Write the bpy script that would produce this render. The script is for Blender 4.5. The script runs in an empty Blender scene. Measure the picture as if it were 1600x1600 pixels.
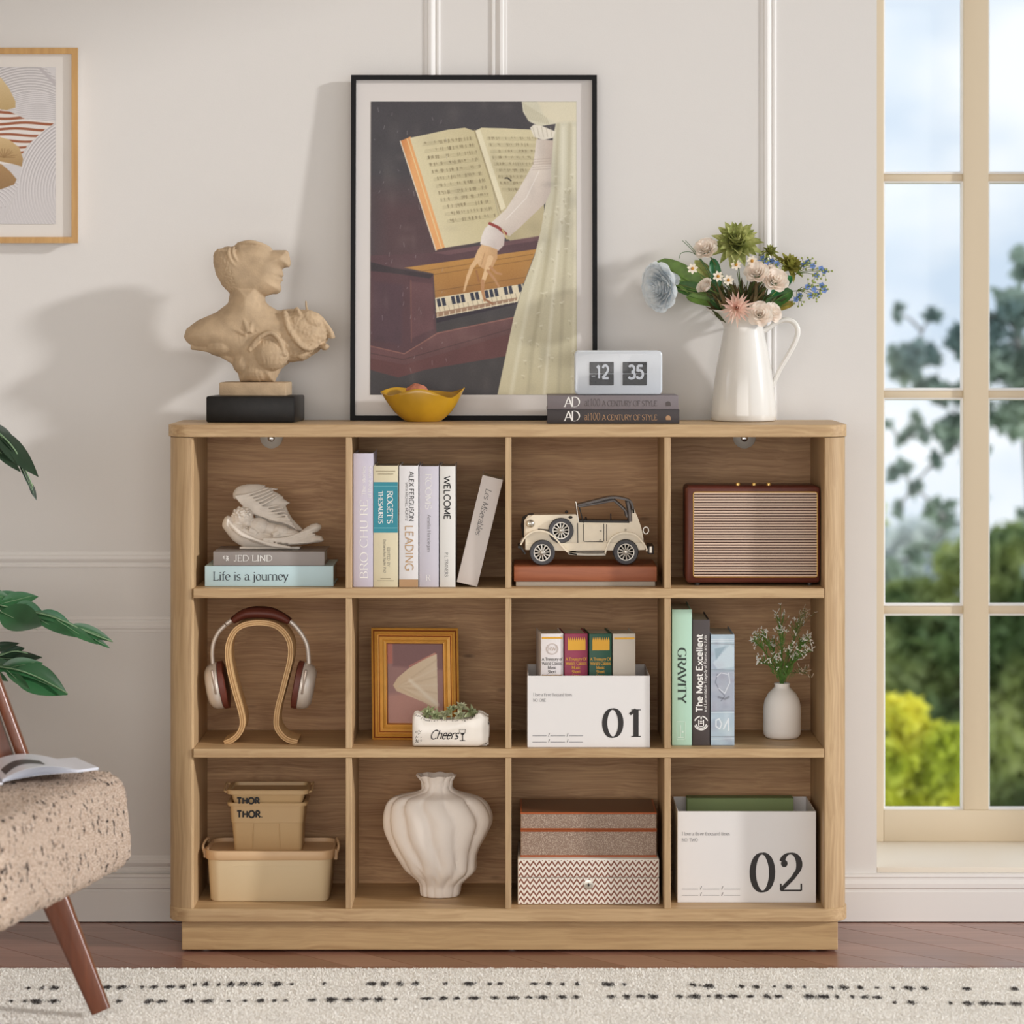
import bpy, bmesh, math, random
import numpy as np
from mathutils import Vector, Matrix, Euler, noise

random.seed(7)
sc = bpy.context.scene
COL = sc.collection
# ------------------------------------------------------------------ camera
CAMY, CZ, FPX, HY = -5.8, 1.298, 4408.0, 505.0
cd = bpy.data.cameras.new('camera'); cam = bpy.data.objects.new('camera', cd); COL.objects.link(cam)
cam.location = (0, CAMY, CZ); cam.rotation_euler = (math.pi / 2, 0, 0)
cd.sensor_width = 36; cd.lens = FPX / 1600 * 36; cd.shift_y = -(800 - HY) / 1600
cd.clip_end = 300
cd.dof.use_dof = True; cd.dof.focus_distance = 5.92; cd.dof.aperture_fstop = 3.6
sc.camera = cam
# ------------------------------------------------------------------ colour management
vs = sc.view_settings
sc.display_settings.display_device = 'sRGB'
vs.view_transform = 'Standard'; vs.look = 'None'; vs.gamma = 1; vs.use_curve_mapping = False
vs.exposure = -0.2
sc.cycles.max_bounces = 8; sc.cycles.diffuse_bounces = 4; sc.cycles.transparent_max_bounces = 12
sc.cycles.sample_clamp_indirect = 6

def lin(c):
    if isinstance(c, str): c = tuple(int(c[i:i + 2], 16) for i in (0, 2, 4))
    return tuple(((v / 255) / 12.92 if v / 255 <= .04045 else (((v / 255) + .055) / 1.055) ** 2.4) for v in c)

# ------------------------------------------------------------------ world: pale sky with soft clouds
w = bpy.data.worlds.new('sky'); sc.world = w; w.use_nodes = True
nt = w.node_tree; nt.nodes.clear()
out = nt.nodes.new('ShaderNodeOutputWorld'); bg = nt.nodes.new('ShaderNodeBackground')
tc = nt.nodes.new('ShaderNodeTexCoord'); mp = nt.nodes.new('ShaderNodeMapping')
mp.inputs['Scale'].default_value = (5, 5, 9)
nz = nt.nodes.new('ShaderNodeTexNoise'); nz.inputs['Scale'].default_value = 1.6; nz.inputs['Detail'].default_value = 5
cr = nt.nodes.new('ShaderNodeValToRGB')
cr.color_ramp.elements[0].position = .40; cr.color_ramp.elements[0].color = (*lin((204, 218, 234)), 1)
cr.color_ramp.elements[1].position = .60; cr.color_ramp.elements[1].color = (*lin((246, 248, 251)), 1)
nt.links.new(tc.outputs['Generated'], mp.inputs[0]); nt.links.new(mp.outputs[0], nz.inputs['Vector'])
nt.links.new(nz.outputs['Fac'], cr.inputs[0]); nt.links.new(cr.outputs[0], bg.inputs['Color'])
bg.inputs['Strength'].default_value = 1.32
nt.links.new(bg.outputs[0], out.inputs['Surface'])
# ------------------------------------------------------------------ sun through the open right side of the room
def look(o, d):
    o.rotation_euler = Vector(d).to_track_quat('-Z', 'Y').to_euler()
sl = bpy.data.lights.new('sun', 'SUN'); so = bpy.data.objects.new('sun', sl); COL.objects.link(so)
sl.energy = 2.3; sl.angle = math.radians(3.5); sl.color = (1.0, .985, .97); so.location = (3, -3, 3)
look(so, (-2.8, 1.0, -.85))
al = bpy.data.lights.new('fill_front', 'AREA'); ao = bpy.data.objects.new('fill_front', al); COL.objects.link(ao)  # unseen area lamp added behind the camera as warm front fill
al.shape = 'RECTANGLE'; al.size = 5.2; al.size_y = 2.6; al.energy = 150; al.color = (1, .972, .94)
ao.location = (-.6, -6.3, 1.5); look(ao, (.05, 1, -.05))

# ------------------------------------------------------------------ helpers: pixel estimate to world
def P(px, py, Y): s = (Y - CAMY) / FPX; return Vector(((px - 800) * s, Y, CZ - (py - HY) * s))
def S(Y): return (Y - CAMY) / FPX
def PX(px, Y): return (px - 800) * S(Y)
def PZ(py, Y): return CZ - (py - HY) * S(Y)

# ------------------------------------------------------------------ materials
_mats = {}
def newmat(name):
    m = bpy.data.materials.new(name); m.use_nodes = True
    return m, m.node_tree, m.node_tree.nodes['Principled BSDF']
def N(nt, typ, **kw):
    n = nt.nodes.new(typ)
    for k, v in kw.items():
        if k in n.inputs: n.inputs[k].default_value = v
        else: setattr(n, k, v)
    return n
def mathn(nt, op, a, b=None):
    n = nt.nodes.new('ShaderNodeMath'); n.operation = op
    for i, v in enumerate((a, b)):
        if v is None: continue
        if isinstance(v, (int, float)): n.inputs[i].default_value = v
        else: nt.links.new(v, n.inputs[i])
    return n.outputs[0]
def mat(name, col, rough=.55, metal=0, var=0.0, vscale=30, bump=0, bscale=200, coat=0, spec=None, trans=0, sss=0, ior=None, col2=None):
    if name in _mats: return _mats[name]
    m, nt, b = newmat(name); c = lin(col)
    b.inputs['Base Color'].default_value = (*c, 1); b.inputs['Roughness'].default_value = rough
    b.inputs['Metallic'].default_value = metal
    if coat: b.inputs['Coat Weight'].default_value = coat; b.inputs['Coat Roughness'].default_value = .12
    if spec is not None: b.inputs['Specular IOR Level'].default_value = spec
    if trans: b.inputs['Transmission Weight'].default_value = trans
    if ior: b.inputs['IOR'].default_value = ior
    if sss:
        b.inputs['Subsurface Weight'].default_value = sss; b.inputs['Subsurface Scale'].default_value = .01
    t = N(nt, 'ShaderNodeTexCoord')
    if var or col2:
        n = N(nt, 'ShaderNodeTexNoise', Scale=vscale, Detail=4.0); nt.links.new(t.outputs['Object'], n.inputs['Vector'])
        r = N(nt, 'ShaderNodeValToRGB'); e = r.color_ramp.elements
        e[0].position = .35; e[1].position = .65
        if col2: e[0].color = (*lin(col2), 1)
        else: e[0].color = tuple(max(0, v * (1 - var)) for v in c) + (1,)
        e[1].color = tuple(min(1, v * (1 + var * .5)) for v in c) + (1,)
        nt.links.new(n.outputs['Fac'], r.inputs[0]); nt.links.new(r.outputs[0], b.inputs['Base Color'])
    if bump:
        n = N(nt, 'ShaderNodeTexNoise', Scale=bscale, Detail=3.0); nt.links.new(t.outputs['Object'], n.inputs['Vector'])
        bp = N(nt, 'ShaderNodeBump', Strength=bump, Distance=.002); nt.links.new(n.outputs['Fac'], bp.inputs['Height'])
        nt.links.new(bp.outputs[0], b.inputs['Normal'])
    _mats[name] = m; return m

def petalmat(name, c1, c2, vscale=60, tr=.35):
    m = mat(name, c1, .65, col2=c2, vscale=vscale); nt = m.node_tree
    if nt.nodes.get('tl'): return m
    b = nt.nodes['Principled BSDF']; src = b.inputs['Base Color'].links[0].from_socket
    tl = nt.nodes.new('ShaderNodeBsdfTranslucent'); tl.name = 'tl'; nt.links.new(src, tl.inputs[0]); mx = nt.nodes.new('ShaderNodeMixShader'); mx.inputs[0].default_value = tr
    b.inputs['Specular IOR Level'].default_value = .15
    nt.links.new(b.outputs[0], mx.inputs[1]); nt.links.new(tl.outputs[0], mx.inputs[2]); nt.links.new(mx.outputs[0], nt.nodes['Material Output'].inputs[0]); return m

def wood(name, c_light, c_dark, axis='x', fine=150, along=3, rough=.5, knots=False, bump=.15, contrast=(.3, .7), coat=0):
    if name in _mats: return _mats[name]
    m, nt, b = newmat(name)
    t = N(nt, 'ShaderNodeTexCoord'); mp = N(nt, 'ShaderNodeMapping')
    sc_ = {'x': (along, fine, fine), 'y': (fine, along, fine), 'z': (fine, fine, along)}[axis]
    mp.inputs['Scale'].default_value = sc_
    # gentle waviness of the grain
    nw = N(nt, 'ShaderNodeTexNoise', Scale=5.0, Detail=2.0); nt.links.new(t.outputs['Object'], nw.inputs['Vector'])
    va = N(nt, 'ShaderNodeVectorMath'); va.operation = 'MULTIPLY_ADD'
    nt.links.new(nw.outputs['Color'], va.inputs[0]); va.inputs[1].default_value = (.03, .03, .03)
    nt.links.new(t.outputs['Object'], va.inputs[2]); nt.links.new(va.outputs[0], mp.inputs[0])
    n1 = N(nt, 'ShaderNodeTexNoise', Scale=1.0, Detail=3.0, Roughness=.6); nt.links.new(mp.outputs[0], n1.inputs['Vector'])
    mp2 = N(nt, 'ShaderNodeMapping'); mp2.inputs['Scale'].default_value = tuple(v * (.16 if v > 20 else .5) for v in sc_)
    nt.links.new(va.outputs[0], mp2.inputs[0])
    n2 = N(nt, 'ShaderNodeTexNoise', Scale=1.0, Detail=2.0); nt.links.new(mp2.outputs[0], n2.inputs['Vector'])
    s = mathn(nt, 'ADD', mathn(nt, 'MULTIPLY', n1.outputs['Fac'], .62), mathn(nt, 'MULTIPLY', n2.outputs['Fac'], .38))
    r = N(nt, 'ShaderNodeValToRGB'); e = r.color_ramp.elements
    e[0].position, e[1].position = contrast; e[0].color = (*lin(c_dark), 1); e[1].color = (*lin(c_light), 1)
    nt.links.new(s, r.inputs[0]); colout = r.outputs[0]
    if knots:
        mk_ = N(nt, 'ShaderNodeMapping'); mk_.inputs['Scale'].default_value = tuple(5 if v < 20 else 14 for v in sc_)
        nt.links.new(t.outputs['Object'], mk_.inputs[0])
        vo = N(nt, 'ShaderNodeTexVoronoi', Scale=1.0, Randomness=1.0); nt.links.new(mk_.outputs[0], vo.inputs['Vector'])
        rk = N(nt, 'ShaderNodeValToRGB'); rk.color_ramp.elements[0].position = .02; rk.color_ramp.elements[1].position = .085
        rk.color_ramp.elements[0].color = (.35, .3, .25, 1); rk.color_ramp.elements[1].color = (1, 1, 1, 1)
        nt.links.new(vo.outputs['Distance'], rk.inputs[0])
        mx = N(nt, 'ShaderNodeMix', data_type='RGBA', blend_type='MULTIPLY'); mx.inputs[0].default_value = .8
        nt.links.new(colout, mx.inputs[6]); nt.links.new(rk.outputs[0], mx.inputs[7]); colout = mx.outputs[2]
    nt.links.new(colout, b.inputs['Base Color']); b.inputs['Roughness'].default_value = rough
    if coat: b.inputs['Coat Weight'].default_value = coat; b.inputs['Coat Roughness'].default_value = .15
    bp = N(nt, 'ShaderNodeBump', Strength=bump, Distance=.001); nt.links.new(n1.outputs['Fac'], bp.inputs['Height'])
    nt.links.new(bp.outputs[0], b.inputs['Normal'])
    _mats[name] = m; return m

def attrmat(name, rough=.6, coat=0):
    if name in _mats: return _mats[name]
    m, nt, b = newmat(name); a = N(nt, 'ShaderNodeVertexColor', layer_name='print')
    nt.links.new(a.outputs['Color'], b.inputs['Base Color']); b.inputs['Roughness'].default_value = rough
    _mats[name] = m; return m

# ------------------------------------------------------------------ geometry builder
class G:
    def __init__(s): s.v = []; s.f = []; s.m = []
    def add(s, vs, fs, m=0):
        o = len(s.v); s.v.extend([tuple(v) for v in vs]); s.f.extend([tuple(i + o for i in f) for f in fs]); s.m.extend([m] * len(fs)); return s
    def box(s, x0, x1, y0, y1, z0, z1, m=0):
        x0, x1 = min(x0, x1), max(x0, x1); y0, y1 = min(y0, y1), max(y0, y1); z0, z1 = min(z0, z1), max(z0, z1)
        return s.add([(x0, y0, z0), (x1, y0, z0), (x1, y1, z0), (x0, y1, z0), (x0, y0, z1), (x1, y0, z1), (x1, y1, z1), (x0, y1, z1)],
                     [(0, 3, 2, 1), (4, 5, 6, 7), (0, 1, 5, 4), (1, 2, 6, 5), (2, 3, 7, 6), (3, 0, 4, 7)], m)
    def bm(s, b, m=0, M=None):
        b.verts.index_update()
        s.add([(M @ v.co if M else v.co) for v in b.verts], [[v.index for v in f.verts] for f in b.faces], m); b.free(); return s
    def rbox(s, x0, x1, y0, y1, z0, z1, r=.003, seg=2, m=0, M=None):
        b = bmesh.new(); bmesh.ops.create_cube(b, size=1)
        for v in b.verts: v.co = Vector(((x0 + x1) / 2 + v.co.x * (x1 - x0), (y0 + y1) / 2 + v.co.y * (y1 - y0), (z0 + z1) / 2 + v.co.z * (z1 - z0)))
        r = min(r, abs(x1 - x0) * .49, abs(y1 - y0) * .49, abs(z1 - z0) * .49)
        bmesh.ops.bevel(b, geom=b.edges[:], offset=r, segments=seg, profile=.5, affect='EDGES')
        return s.bm(b, m, M)
    def prism(s, poly, a0, a1, ax='y', m=0):
        n = len(poly)
        f = {'y': lambda p, a: (p[0], a, p[1]), 'z': lambda p, a: (p[0], p[1], a), 'x': lambda p, a: (a, p[0], p[1])}[ax]
        vs = [f(p, a0) for p in poly] + [f(p, a1) for p in poly]
        fs = [tuple(range(n)), tuple(range(2 * n - 1, n - 1, -1))] + [(i, i + n, (i + 1) % n + n, (i + 1) % n) for i in range(n)]
        s.add(vs, fs, m); return s
    def tube(s, path, r, n=8, m=0, caps=True, flat=1.0, upv=None, closed=False):
        path = [Vector(p) for p in path]; k = len(path)
        rs = [r] * k if isinstance(r, (int, float)) else r
        vs = []; fs = []; prev = None
        for i, p in enumerate(path):
            if closed: t = path[(i + 1) % k] - path[i - 1]
            else: t = path[min(i + 1, k - 1)] - path[max(i - 1, 0)]
            if t.length < 1e-9: t = Vector((0, 0, 1))
            t.normalize()
            if prev is None:
                a = Vector(upv) if upv else (Vector((0, 0, 1)) if abs(t.z) < .9 else Vector((1, 0, 0)))
            else: a = prev
            a = a - t * a.dot(t)
            if a.length < 1e-6: a = t.orthogonal()
            a.normalize(); bb = t.cross(a); prev = a
            for j in range(n):
                th = 2 * math.pi * j / n
                vs.append(p + a * math.cos(th) * rs[i] * flat + bb * math.sin(th) * rs[i])
        for i in range(k if closed else k - 1):
            i2 = (i + 1) % k
            for j in range(n):
                fs.append((i * n + j, i * n + (j + 1) % n, i2 * n + (j + 1) % n, i2 * n + j))
        if caps and not closed: fs += [tuple(range(n - 1, -1, -1)), tuple((k - 1) * n + j for j in range(n))]
        return s.add(vs, fs, m)
    def lathe(s, prof, c=(0, 0, 0), n=32, m=0, fn=None, capb=True, capt=False):
        vs = []; fs = []
        for i, (r, z) in enumerate(prof):
            for j in range(n):
                th = 2 * math.pi * j / n
                x, y, zz = r * math.cos(th), r * math.sin(th), z
                if fn: x, y, zz = fn(x, y, zz, th, i)
                vs.append((c[0] + x, c[1] + y, c[2] + zz))
        k = len(prof)
        for i in range(k - 1):
            for j in range(n): fs.append((i * n + j, i * n + (j + 1) % n, (i + 1) * n + (j + 1) % n, (i + 1) * n + j))
        if capb: fs.append(tuple(range(n - 1, -1, -1)))
        if capt: fs.append(tuple((k - 1) * n + j for j in range(n)))
        return s.add(vs, fs, m)
    def ell(s, c, r, seg=14, ring=9, m=0, R=None):
        if isinstance(r, (int, float)): r = (r, r, r)
        vs = []; fs = []; c = Vector(c)
        def q(x, y, z):
            v = Vector((x * r[0], y * r[1], z * r[2]))
            return c + (R @ v if R else v)
        vs.append(q(0, 0, -1))
        for i in range(1, ring):
            ph = -math.pi / 2 + math.pi * i / ring
            for j in range(seg):
                th = 2 * math.pi * j / seg; vs.append(q(math.cos(ph) * math.cos(th), math.cos(ph) * math.sin(th), math.sin(ph)))
        vs.append(q(0, 0, 1))
        for j in range(seg): fs.append((0, 1 + (j + 1) % seg, 1 + j))
        for i in range(ring - 2):
            for j in range(seg):
                a = 1 + i * seg; fs.append((a + j, a + (j + 1) % seg, a + seg + (j + 1) % seg, a + seg + j))
        a = 1 + (ring - 2) * seg
        for j in range(seg): fs.append((a + j, a + (j + 1) % seg, len(vs) - 1))
        return s.add(vs, fs, m)
    def loft(s, loops, m=0, capb=True, capt=True, close=True):
        n = len(loops[0]); vs = [p for L in loops for p in L]; fs = []
        for i in range(len(loops) - 1):
            for j in range(n if close else n - 1):
                fs.append((i * n + j, i * n + (j + 1) % n, (i + 1) * n + (j + 1) % n, (i + 1) * n + j))
        if capb: fs.append(tuple(range(n - 1, -1, -1)))
        if capt: fs.append(tuple((len(loops) - 1) * n + j for j in range(n)))
        return s.add(vs, fs, m)
    def leaf(s, p, d, up, L, W, bend=0, cup=0, shape='pt', n=7, cols=4, m=0, twist=0, wave=0, ph=0):
        p = Vector(p); d = Vector(d).normalized(); up = Vector(up); up = (up - d * up.dot(d))
        up = up.normalized() if up.length > 1e-6 else d.orthogonal().normalized()
        side = d.cross(up); vs = []; fs = []
        for i in range(n + 1):
            t = i / n
            if shape == 'pt': wd = math.sin(math.pi * min(1, t ** .8)) ** .9
            elif shape == 'round': wd = math.sqrt(max(0, 1 - (1 - min(1, t * 2.2)) ** 2)) if t < .45 else math.sqrt(max(0, 1 - ((t - .45) / .55) ** 2.6))
            elif shape == 'petal': wd = math.sin(math.pi * (.12 + .70 * t)) ** .8
            elif shape == 'strap': wd = min(1, t * 6 + .35) * (1 - max(0, (t - .55) / .45) ** 2) if t < 1 else 0
            else: wd = math.sin(math.pi * (.12 + .88 * t) ** 1.3) ** .7 if t < 1 else 0
            wd = max(wd, .03)
            cpt = p + d * (L * (t - .25 * abs(bend) * t * t)) + up * (bend * L * t * t)
            for j in range(cols + 1):
                u = j / cols * 2 - 1
                vs.append(cpt + side * (u * W * .5 * wd) + up * (cup * W * u * u * wd + wave * W * math.sin(t * 9 + ph + (u > 0) * 2) * abs(u)))
        for i in range(n):
            for j in range(cols):
                a = i * (cols + 1) + j; fs.append((a, a + 1, a + cols + 2, a + cols + 1))
        return s.add(vs, fs, m)

def rrect(x0, x1, y0, y1, r, n=5):
    r = min(r, (x1 - x0) / 2 - 1e-5, (y1 - y0) / 2 - 1e-5); pts = []
    for cx, cy, a in ((x1 - r, y1 - r, 0), (x0 + r, y1 - r, 90), (x0 + r, y0 + r, 180), (x1 - r, y0 + r, 270)):
        for i in range(n + 1):
            t = math.radians(a + 90 * i / n); pts.append((cx + r * math.cos(t), cy + r * math.sin(t)))
    return pts
def smoothpath(pts, k=6, closed=False):
    pts = [Vector(p) for p in pts]; n = len(pts); o = []
    rng = range(n if closed else n - 1)
    for i in rng:
        p0 = pts[i - 1] if (closed or i > 0) else pts[0]; p1 = pts[i]; p2 = pts[(i + 1) % n]
        p3 = pts[(i + 2) % n] if (closed or i + 2 < n) else pts[-1]
        for j in range(k):
            t = j / k
            o.append(.5 * ((2 * p1) + (-p0 + p2) * t + (2 * p0 - 5 * p1 + 4 * p2 - p3) * t * t + (-p0 + 3 * p1 - 3 * p2 + p3) * t ** 3))
    if not closed: o.append(pts[-1])
    return o

_M = {}
def mesh_of(name, g, mats, smooth=None):
    me = bpy.data.meshes.new(name); me.from_pydata(g.v, [], g.f)
    mats = mats if isinstance(mats, (list, tuple)) else [mats]
    for x in mats: me.materials.append(x)
    if any(g.m): me.polygons.foreach_set('material_index', g.m)
    me.validate()
    if smooth is not None:
        me.shade_smooth()
        if smooth < 179: me.set_sharp_from_angle(angle=math.radians(smooth))
    return me
def thing(name, label, cat, loc, group=None, rot=None):
    o = bpy.data.objects.new(name, None); COL.objects.link(o); o.empty_display_size = .02
    o.location = loc; o['label'] = label; o['category'] = cat
    if rot: o.rotation_euler = rot
    if group: o['group'] = group
    _M[o.name] = Matrix.Translation(loc) @ (Euler(rot).to_matrix().to_4x4() if rot else Matrix.Identity(4))
    return o
def part(par, name, g, mats, smooth=35, label=None, local=False, kind=None):
    """link g as one mesh part; g is in world coordinates unless local"""
    if not local:
        Mi = _M[par.name].inverted(); g.v = [tuple(Mi @ Vector(v)) for v in g.v]
    me = mesh_of(name, g, mats, smooth)
    o = bpy.data.objects.new(name, me); COL.objects.link(o); o.parent = par
    _M[o.name] = _M[par.name].copy()
    if label: o['label'] = label
    if kind: o['kind'] = kind
    return o
def struct(name, g, mats, smooth=35, parent=None, label=None):
    me = mesh_of(name, g, mats, smooth); o = bpy.data.objects.new(name, me); COL.objects.link(o)
    if parent: o.parent = parent
    else: o['kind'] = 'structure'
    _M[o.name] = Matrix.Identity(4)
    if label: o['label'] = label
    return o

# ------------------------------------------------------------------ stroke lettering
GL = {
'A':(58,"1,0 29,70 57,0;12,24 46,24"),'B':(54,"9,0 9,70;9,70 26,70 @26,53,17,17,90,-90 9,36;26,36 @28,18,20,18,90,-90 9,0"),
'C':(62,"@36,35,31,36,48,312"),'D':(66,"9,0 9,70;9,70 25,70 @25,35,34,35,90,-90 9,0"),
'E':(52,"9,0 9,70;9,70 44,70;9,37 37,37;9,0 46,0"),'F':(48,"9,0 9,70;9,70 44,70;9,37 37,37"),
'G':(68,"@36,35,31,36,48,318;59,30 59,10;46,30 64,30"),'H':(64,"9,0 9,70;55,0 55,70;9,36 55,36"),
'I':(26,"13,0 13,70"),'J':(36,"25,70 25,14 @14,14,11,14,0,-150"),'K':(58,"9,0 9,70;50,70 10,31;22,43 54,0"),
'L':(48,"9,0 9,70;9,0 44,0"),'M':(76,"9,0 9,70;9,70 38,6;38,6 67,70;67,70 67,0"),'N':(66,"9,0 9,70;9,70 56,0;56,0 56,70"),
'O':(70,"@35,35,31,36,90,450"),'P':(52,"9,0 9,70;9,70 28,70 @28,52,18,18,90,-90 9,34"),
'Q':(70,"@35,35,31,36,90,450;40,14 64,-10"),'R':(56,"9,0 9,70;9,70 28,70 @28,53,17,17,90,-90 9,36;28,36 52,0"),
'S':(46,"@23,52,16,18,32,270 @23,17,18,18,90,-150"),'T':(56,"3,70 53,70;28,0 28,70"),
'U':(62,"9,70 9,22 @31,22,22,22,180,360 53,70"),'V':(58,"1,70 29,0 57,70"),'W':(84,"1,70 22,0 42,62 62,0 83,70"),
'X':(56,"3,70 53,0;53,70 3,0"),'Y':(54,"1,70 27,33;53,70 27,33;27,33 27,0"),'Z':(52,"5,70 47,70 5,0 49,0"),
'a':(42,"7,38 @20,33,14,15,150,0 34,8 40,1;34,28 20,26 @18,13,12,13,90,270 34,9"),'b':(46,"8,0 8,70;@24,24,17,24,145,-145"),
'c':(40,"@24,24,18,24,42,318"),'d':(48,"40,0 40,70;@23,24,17,24,35,325"),'e':(44,"6,27 40,27 @23,27,17,21,0,180 @23,24,17,24,175,315"),
'f':(26,"13,0 13,56 @24,56,11,14,180,60;3,47 26,47"),'g':(44,"@22,26,16,22,40,320;38,48 38,-6 @22,-6,16,14,0,-150"),
'h':(48,"8,0 8,70;8,32 @24,33,16,15,170,0 40,0"),'i':(20,"10,0 10,48;10,60 10,67"),'j':(22,"12,48 12,-8 @2,-8,10,12,0,-120;12,60 12,67"),
'k':(44,"8,0 8,70;38,48 10,20;18,28 42,0"),'l':(20,"10,0 10,70"),
'm':(70,"8,0 8,48;8,33 @21,34,13,14,170,0 34,0;34,33 @47,34,13,14,170,0 60,0"),'n':(48,"8,0 8,48;8,32 @24,33,16,15,170,0 40,0"),
'o':(46,"@23,24,18,24,90,450"),'p':(46,"8,-22 8,48;@24,24,17,24,145,-145"),'q':(48,"40,-22 40,48;@23,24,17,24,35,325"),
'r':(34,"8,0 8,48;8,30 @22,34,14,14,170,50"),'s':(36,"@18,36,12,12,25,270 @18,12,13,12,90,-155"),
't':(28,"12,64 12,12 @22,12,10,12,180,300;3,47 26,47"),'u':(48,"8,48 8,16 @24,16,16,16,180,360 40,48;40,16 40,0"),
'v':(42,"2,48 21,0 40,48"),'w':(60,"2,48 16,0 30,42 44,0 58,48"),'x':(42,"3,48 39,0;39,48 3,0"),
'y':(42,"2,48 21,2;40,48 21,2 12,-18 4,-20"),'z':(40,"4,48 36,48 4,0 37,0"),
'0':(52,"@26,35,20,36,90,450"),'1':(44,"12,57 27,70;27,70 27,0"),'2':(52,"@26,50,18,21,165,-35 30,24 6,2;6,1 48,1;*13,52,7"),
'3':(46,"@22,52,16,18,150,-90 @22,17,19,18,90,-150"),'5':(46,"40,69 12,69 10,38 @22,22,20,22,125,-150"),
'.':(18,"8,0 8,7"),"'":(16,"8,72 8,56"),',':(18,"9,4 5,-12"),'/':(30,"2,-6 26,74"),'_':(80,"0,0 78,0"),'-':(34,"4,26 28,26"),' ':(26,""),
}
def _stroke(st):
    pts = []
    for tk in st.split():
        if tk[0] == '@':
            cx, cy, rx, ry, a0, a1 = map(float, tk[1:].split(','))
            k = max(4, int(abs(a1 - a0) / 14))
            for i in range(k + 1):
                a = math.radians(a0 + (a1 - a0) * i / k); pts.append((cx + rx * math.cos(a), cy + ry * math.sin(a)))
        else: pts.append(tuple(map(float, tk.split(','))))
    return pts
def textgeo(s, cap, mode='serif', T=9, t=3, track=2, slant=0, squeeze=1, nib=20):
    k = cap / 70.0; V = []; F = []; x0 = 0; lay = [0]
    def bump_layer(n0):
        lay[0] += 1
        for i in range(n0, len(V)):
            if len(V[i]) == 2: V[i] = (V[i][0], V[i][1], lay[0] % 12)
    def strip(pts, wf):
        o = len(V); n = len(pts)
        for i, p in enumerate(pts):
            a = pts[max(i - 1, 0)]; b = pts[min(i + 1, n - 1)]; dx, dy = b[0] - a[0], b[1] - a[1]; l = math.hypot(dx, dy) or 1
            dx /= l; dy /= l; h = wf(dx, dy) / 2
            V.append((p[0] - dy * h, p[1] + dx * h)); V.append((p[0] + dy * h, p[1] - dx * h))
        for i in range(n - 1): F.append((o + 2 * i, o + 2 * i + 1, o + 2 * i + 3, o + 2 * i + 2))
        bump_layer(o)
    for ch in s:
        adv, st = GL.get(ch, GL['-'])
        start = len(V)
        for stg in [q for q in st.split(';') if q]:
            if stg[0] == '*':
                if mode == 'serif':
                    bx, by, br = map(float, stg[1:].split(',')); o = len(V); br = min(br, T * .62)
                    V.extend([(bx + br * math.cos(i / 6 * math.pi), by + br * math.sin(i / 6 * math.pi)) for i in range(12)]); F.append(tuple(range(o, o + 12)))
                continue
            pts = _stroke(stg)
            if ch in '.' or (ch in 'ij' and pts[0][1] >= 60): wf = lambda dx, dy: max(T, 7)
            elif mode == 'serif':
                na = math.radians(nib); wf = lambda dx, dy: t + (T - t) * abs(math.sin(math.atan2(dy, dx) - na)) ** 1.7
            else: wf = lambda dx, dy: T
            # split sharp corners so that strips keep their width
            seg = [pts[0]]
            for i in range(1, len(pts)):
                if len(seg) > 1:
                    a = (seg[-1][0] - seg[-2][0], seg[-1][1] - seg[-2][1]); b = (pts[i][0] - seg[-1][0], pts[i][1] - seg[-1][1])
                    la = math.hypot(*a); lb = math.hypot(*b)
                    if la and lb and (a[0] * b[0] + a[1] * b[1]) / (la * lb) < .75: strip(seg, wf); seg = [seg[-1]]
                seg.append(pts[i])
            strip(seg, wf)
            if mode == 'serif' and ch not in ".,'/_-" and not (ch in 'ij' and pts[0][1] >= 60):
                for e, q in ((0, 1), (-1, -2)):
                    ex, ey = pts[e]; qx, qy = pts[q]; l = math.hypot(ex - qx, ey - qy) or 1
                    if abs(ey - qy) / l > .75 and any(abs(ey - r) < 1.5 for r in (0, 48, 70, -22)):
                        o = len(V); hy = t * .8; sg = -1 if ey > qy else 1; wd = T * .5 + 5
                        l_, r_ = (wd, wd)
                        if ey in (48.0, 70.0) and ch in 'bdhijklmnpru': r_ = T * .4
                        V.extend([(ex - l_, ey), (ex + r_, ey), (ex + r_, ey + sg * hy), (ex - l_, ey + sg * hy)]); F.append((o, o + 1, o + 2, o + 3))
                    elif abs(ex - qx) / l > .9 and ch in 'EFLTZz2' and any(abs(ey - r) < 1.5 for r in (0, 70)):
                        o = len(V); sg = 1 if ey < 10 else -1
                        V.extend([(ex - t * .6, ey), (ex + t * .6, ey), (ex + t * .6, ey + sg * 13), (ex - t * .6, ey + sg * 13)]); F.append((o, o + 1, o + 2, o + 3))
        for i in range(start, len(V)):
            x, y, l_ = V[i] if len(V[i]) == 3 else (*V[i], 13); V[i] = ((x0 + x * squeeze + y * slant) * k, y * k, l_)
        x0 += adv * squeeze + track
    return V, F, x0 * k
def text(par, s, at, cap, m, right=(1, 0, 0), up=(0, 0, 1), anchor='l', name='lettering', **kw):
    V, F, wd = textgeo(s, cap, **kw)
    fitw = kw.get('fit'); off = {'l': 0, 'c': -wd / 2, 'r': -wd}[anchor]
    R = Vector(right).normalized(); U = Vector(up).normalized(); at = Vector(at)
    nrm = R.cross(U)
    g = G(); g.add([at + R * (x + off) + U * y + nrm * (l_ * 1.6e-5) for x, y, l_ in V], F)
    return part(par, name, g, m, smooth=None)
def fit(s, width, cap, **kw):
    """squeeze / track so the line fills width"""
    V, F, wd = textgeo(s, cap, **kw); k = dict(kw); k['squeeze'] = k.get('squeeze', 1) * width / wd; k['track'] = k.get('track', 2) * width / wd
    return k

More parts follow.
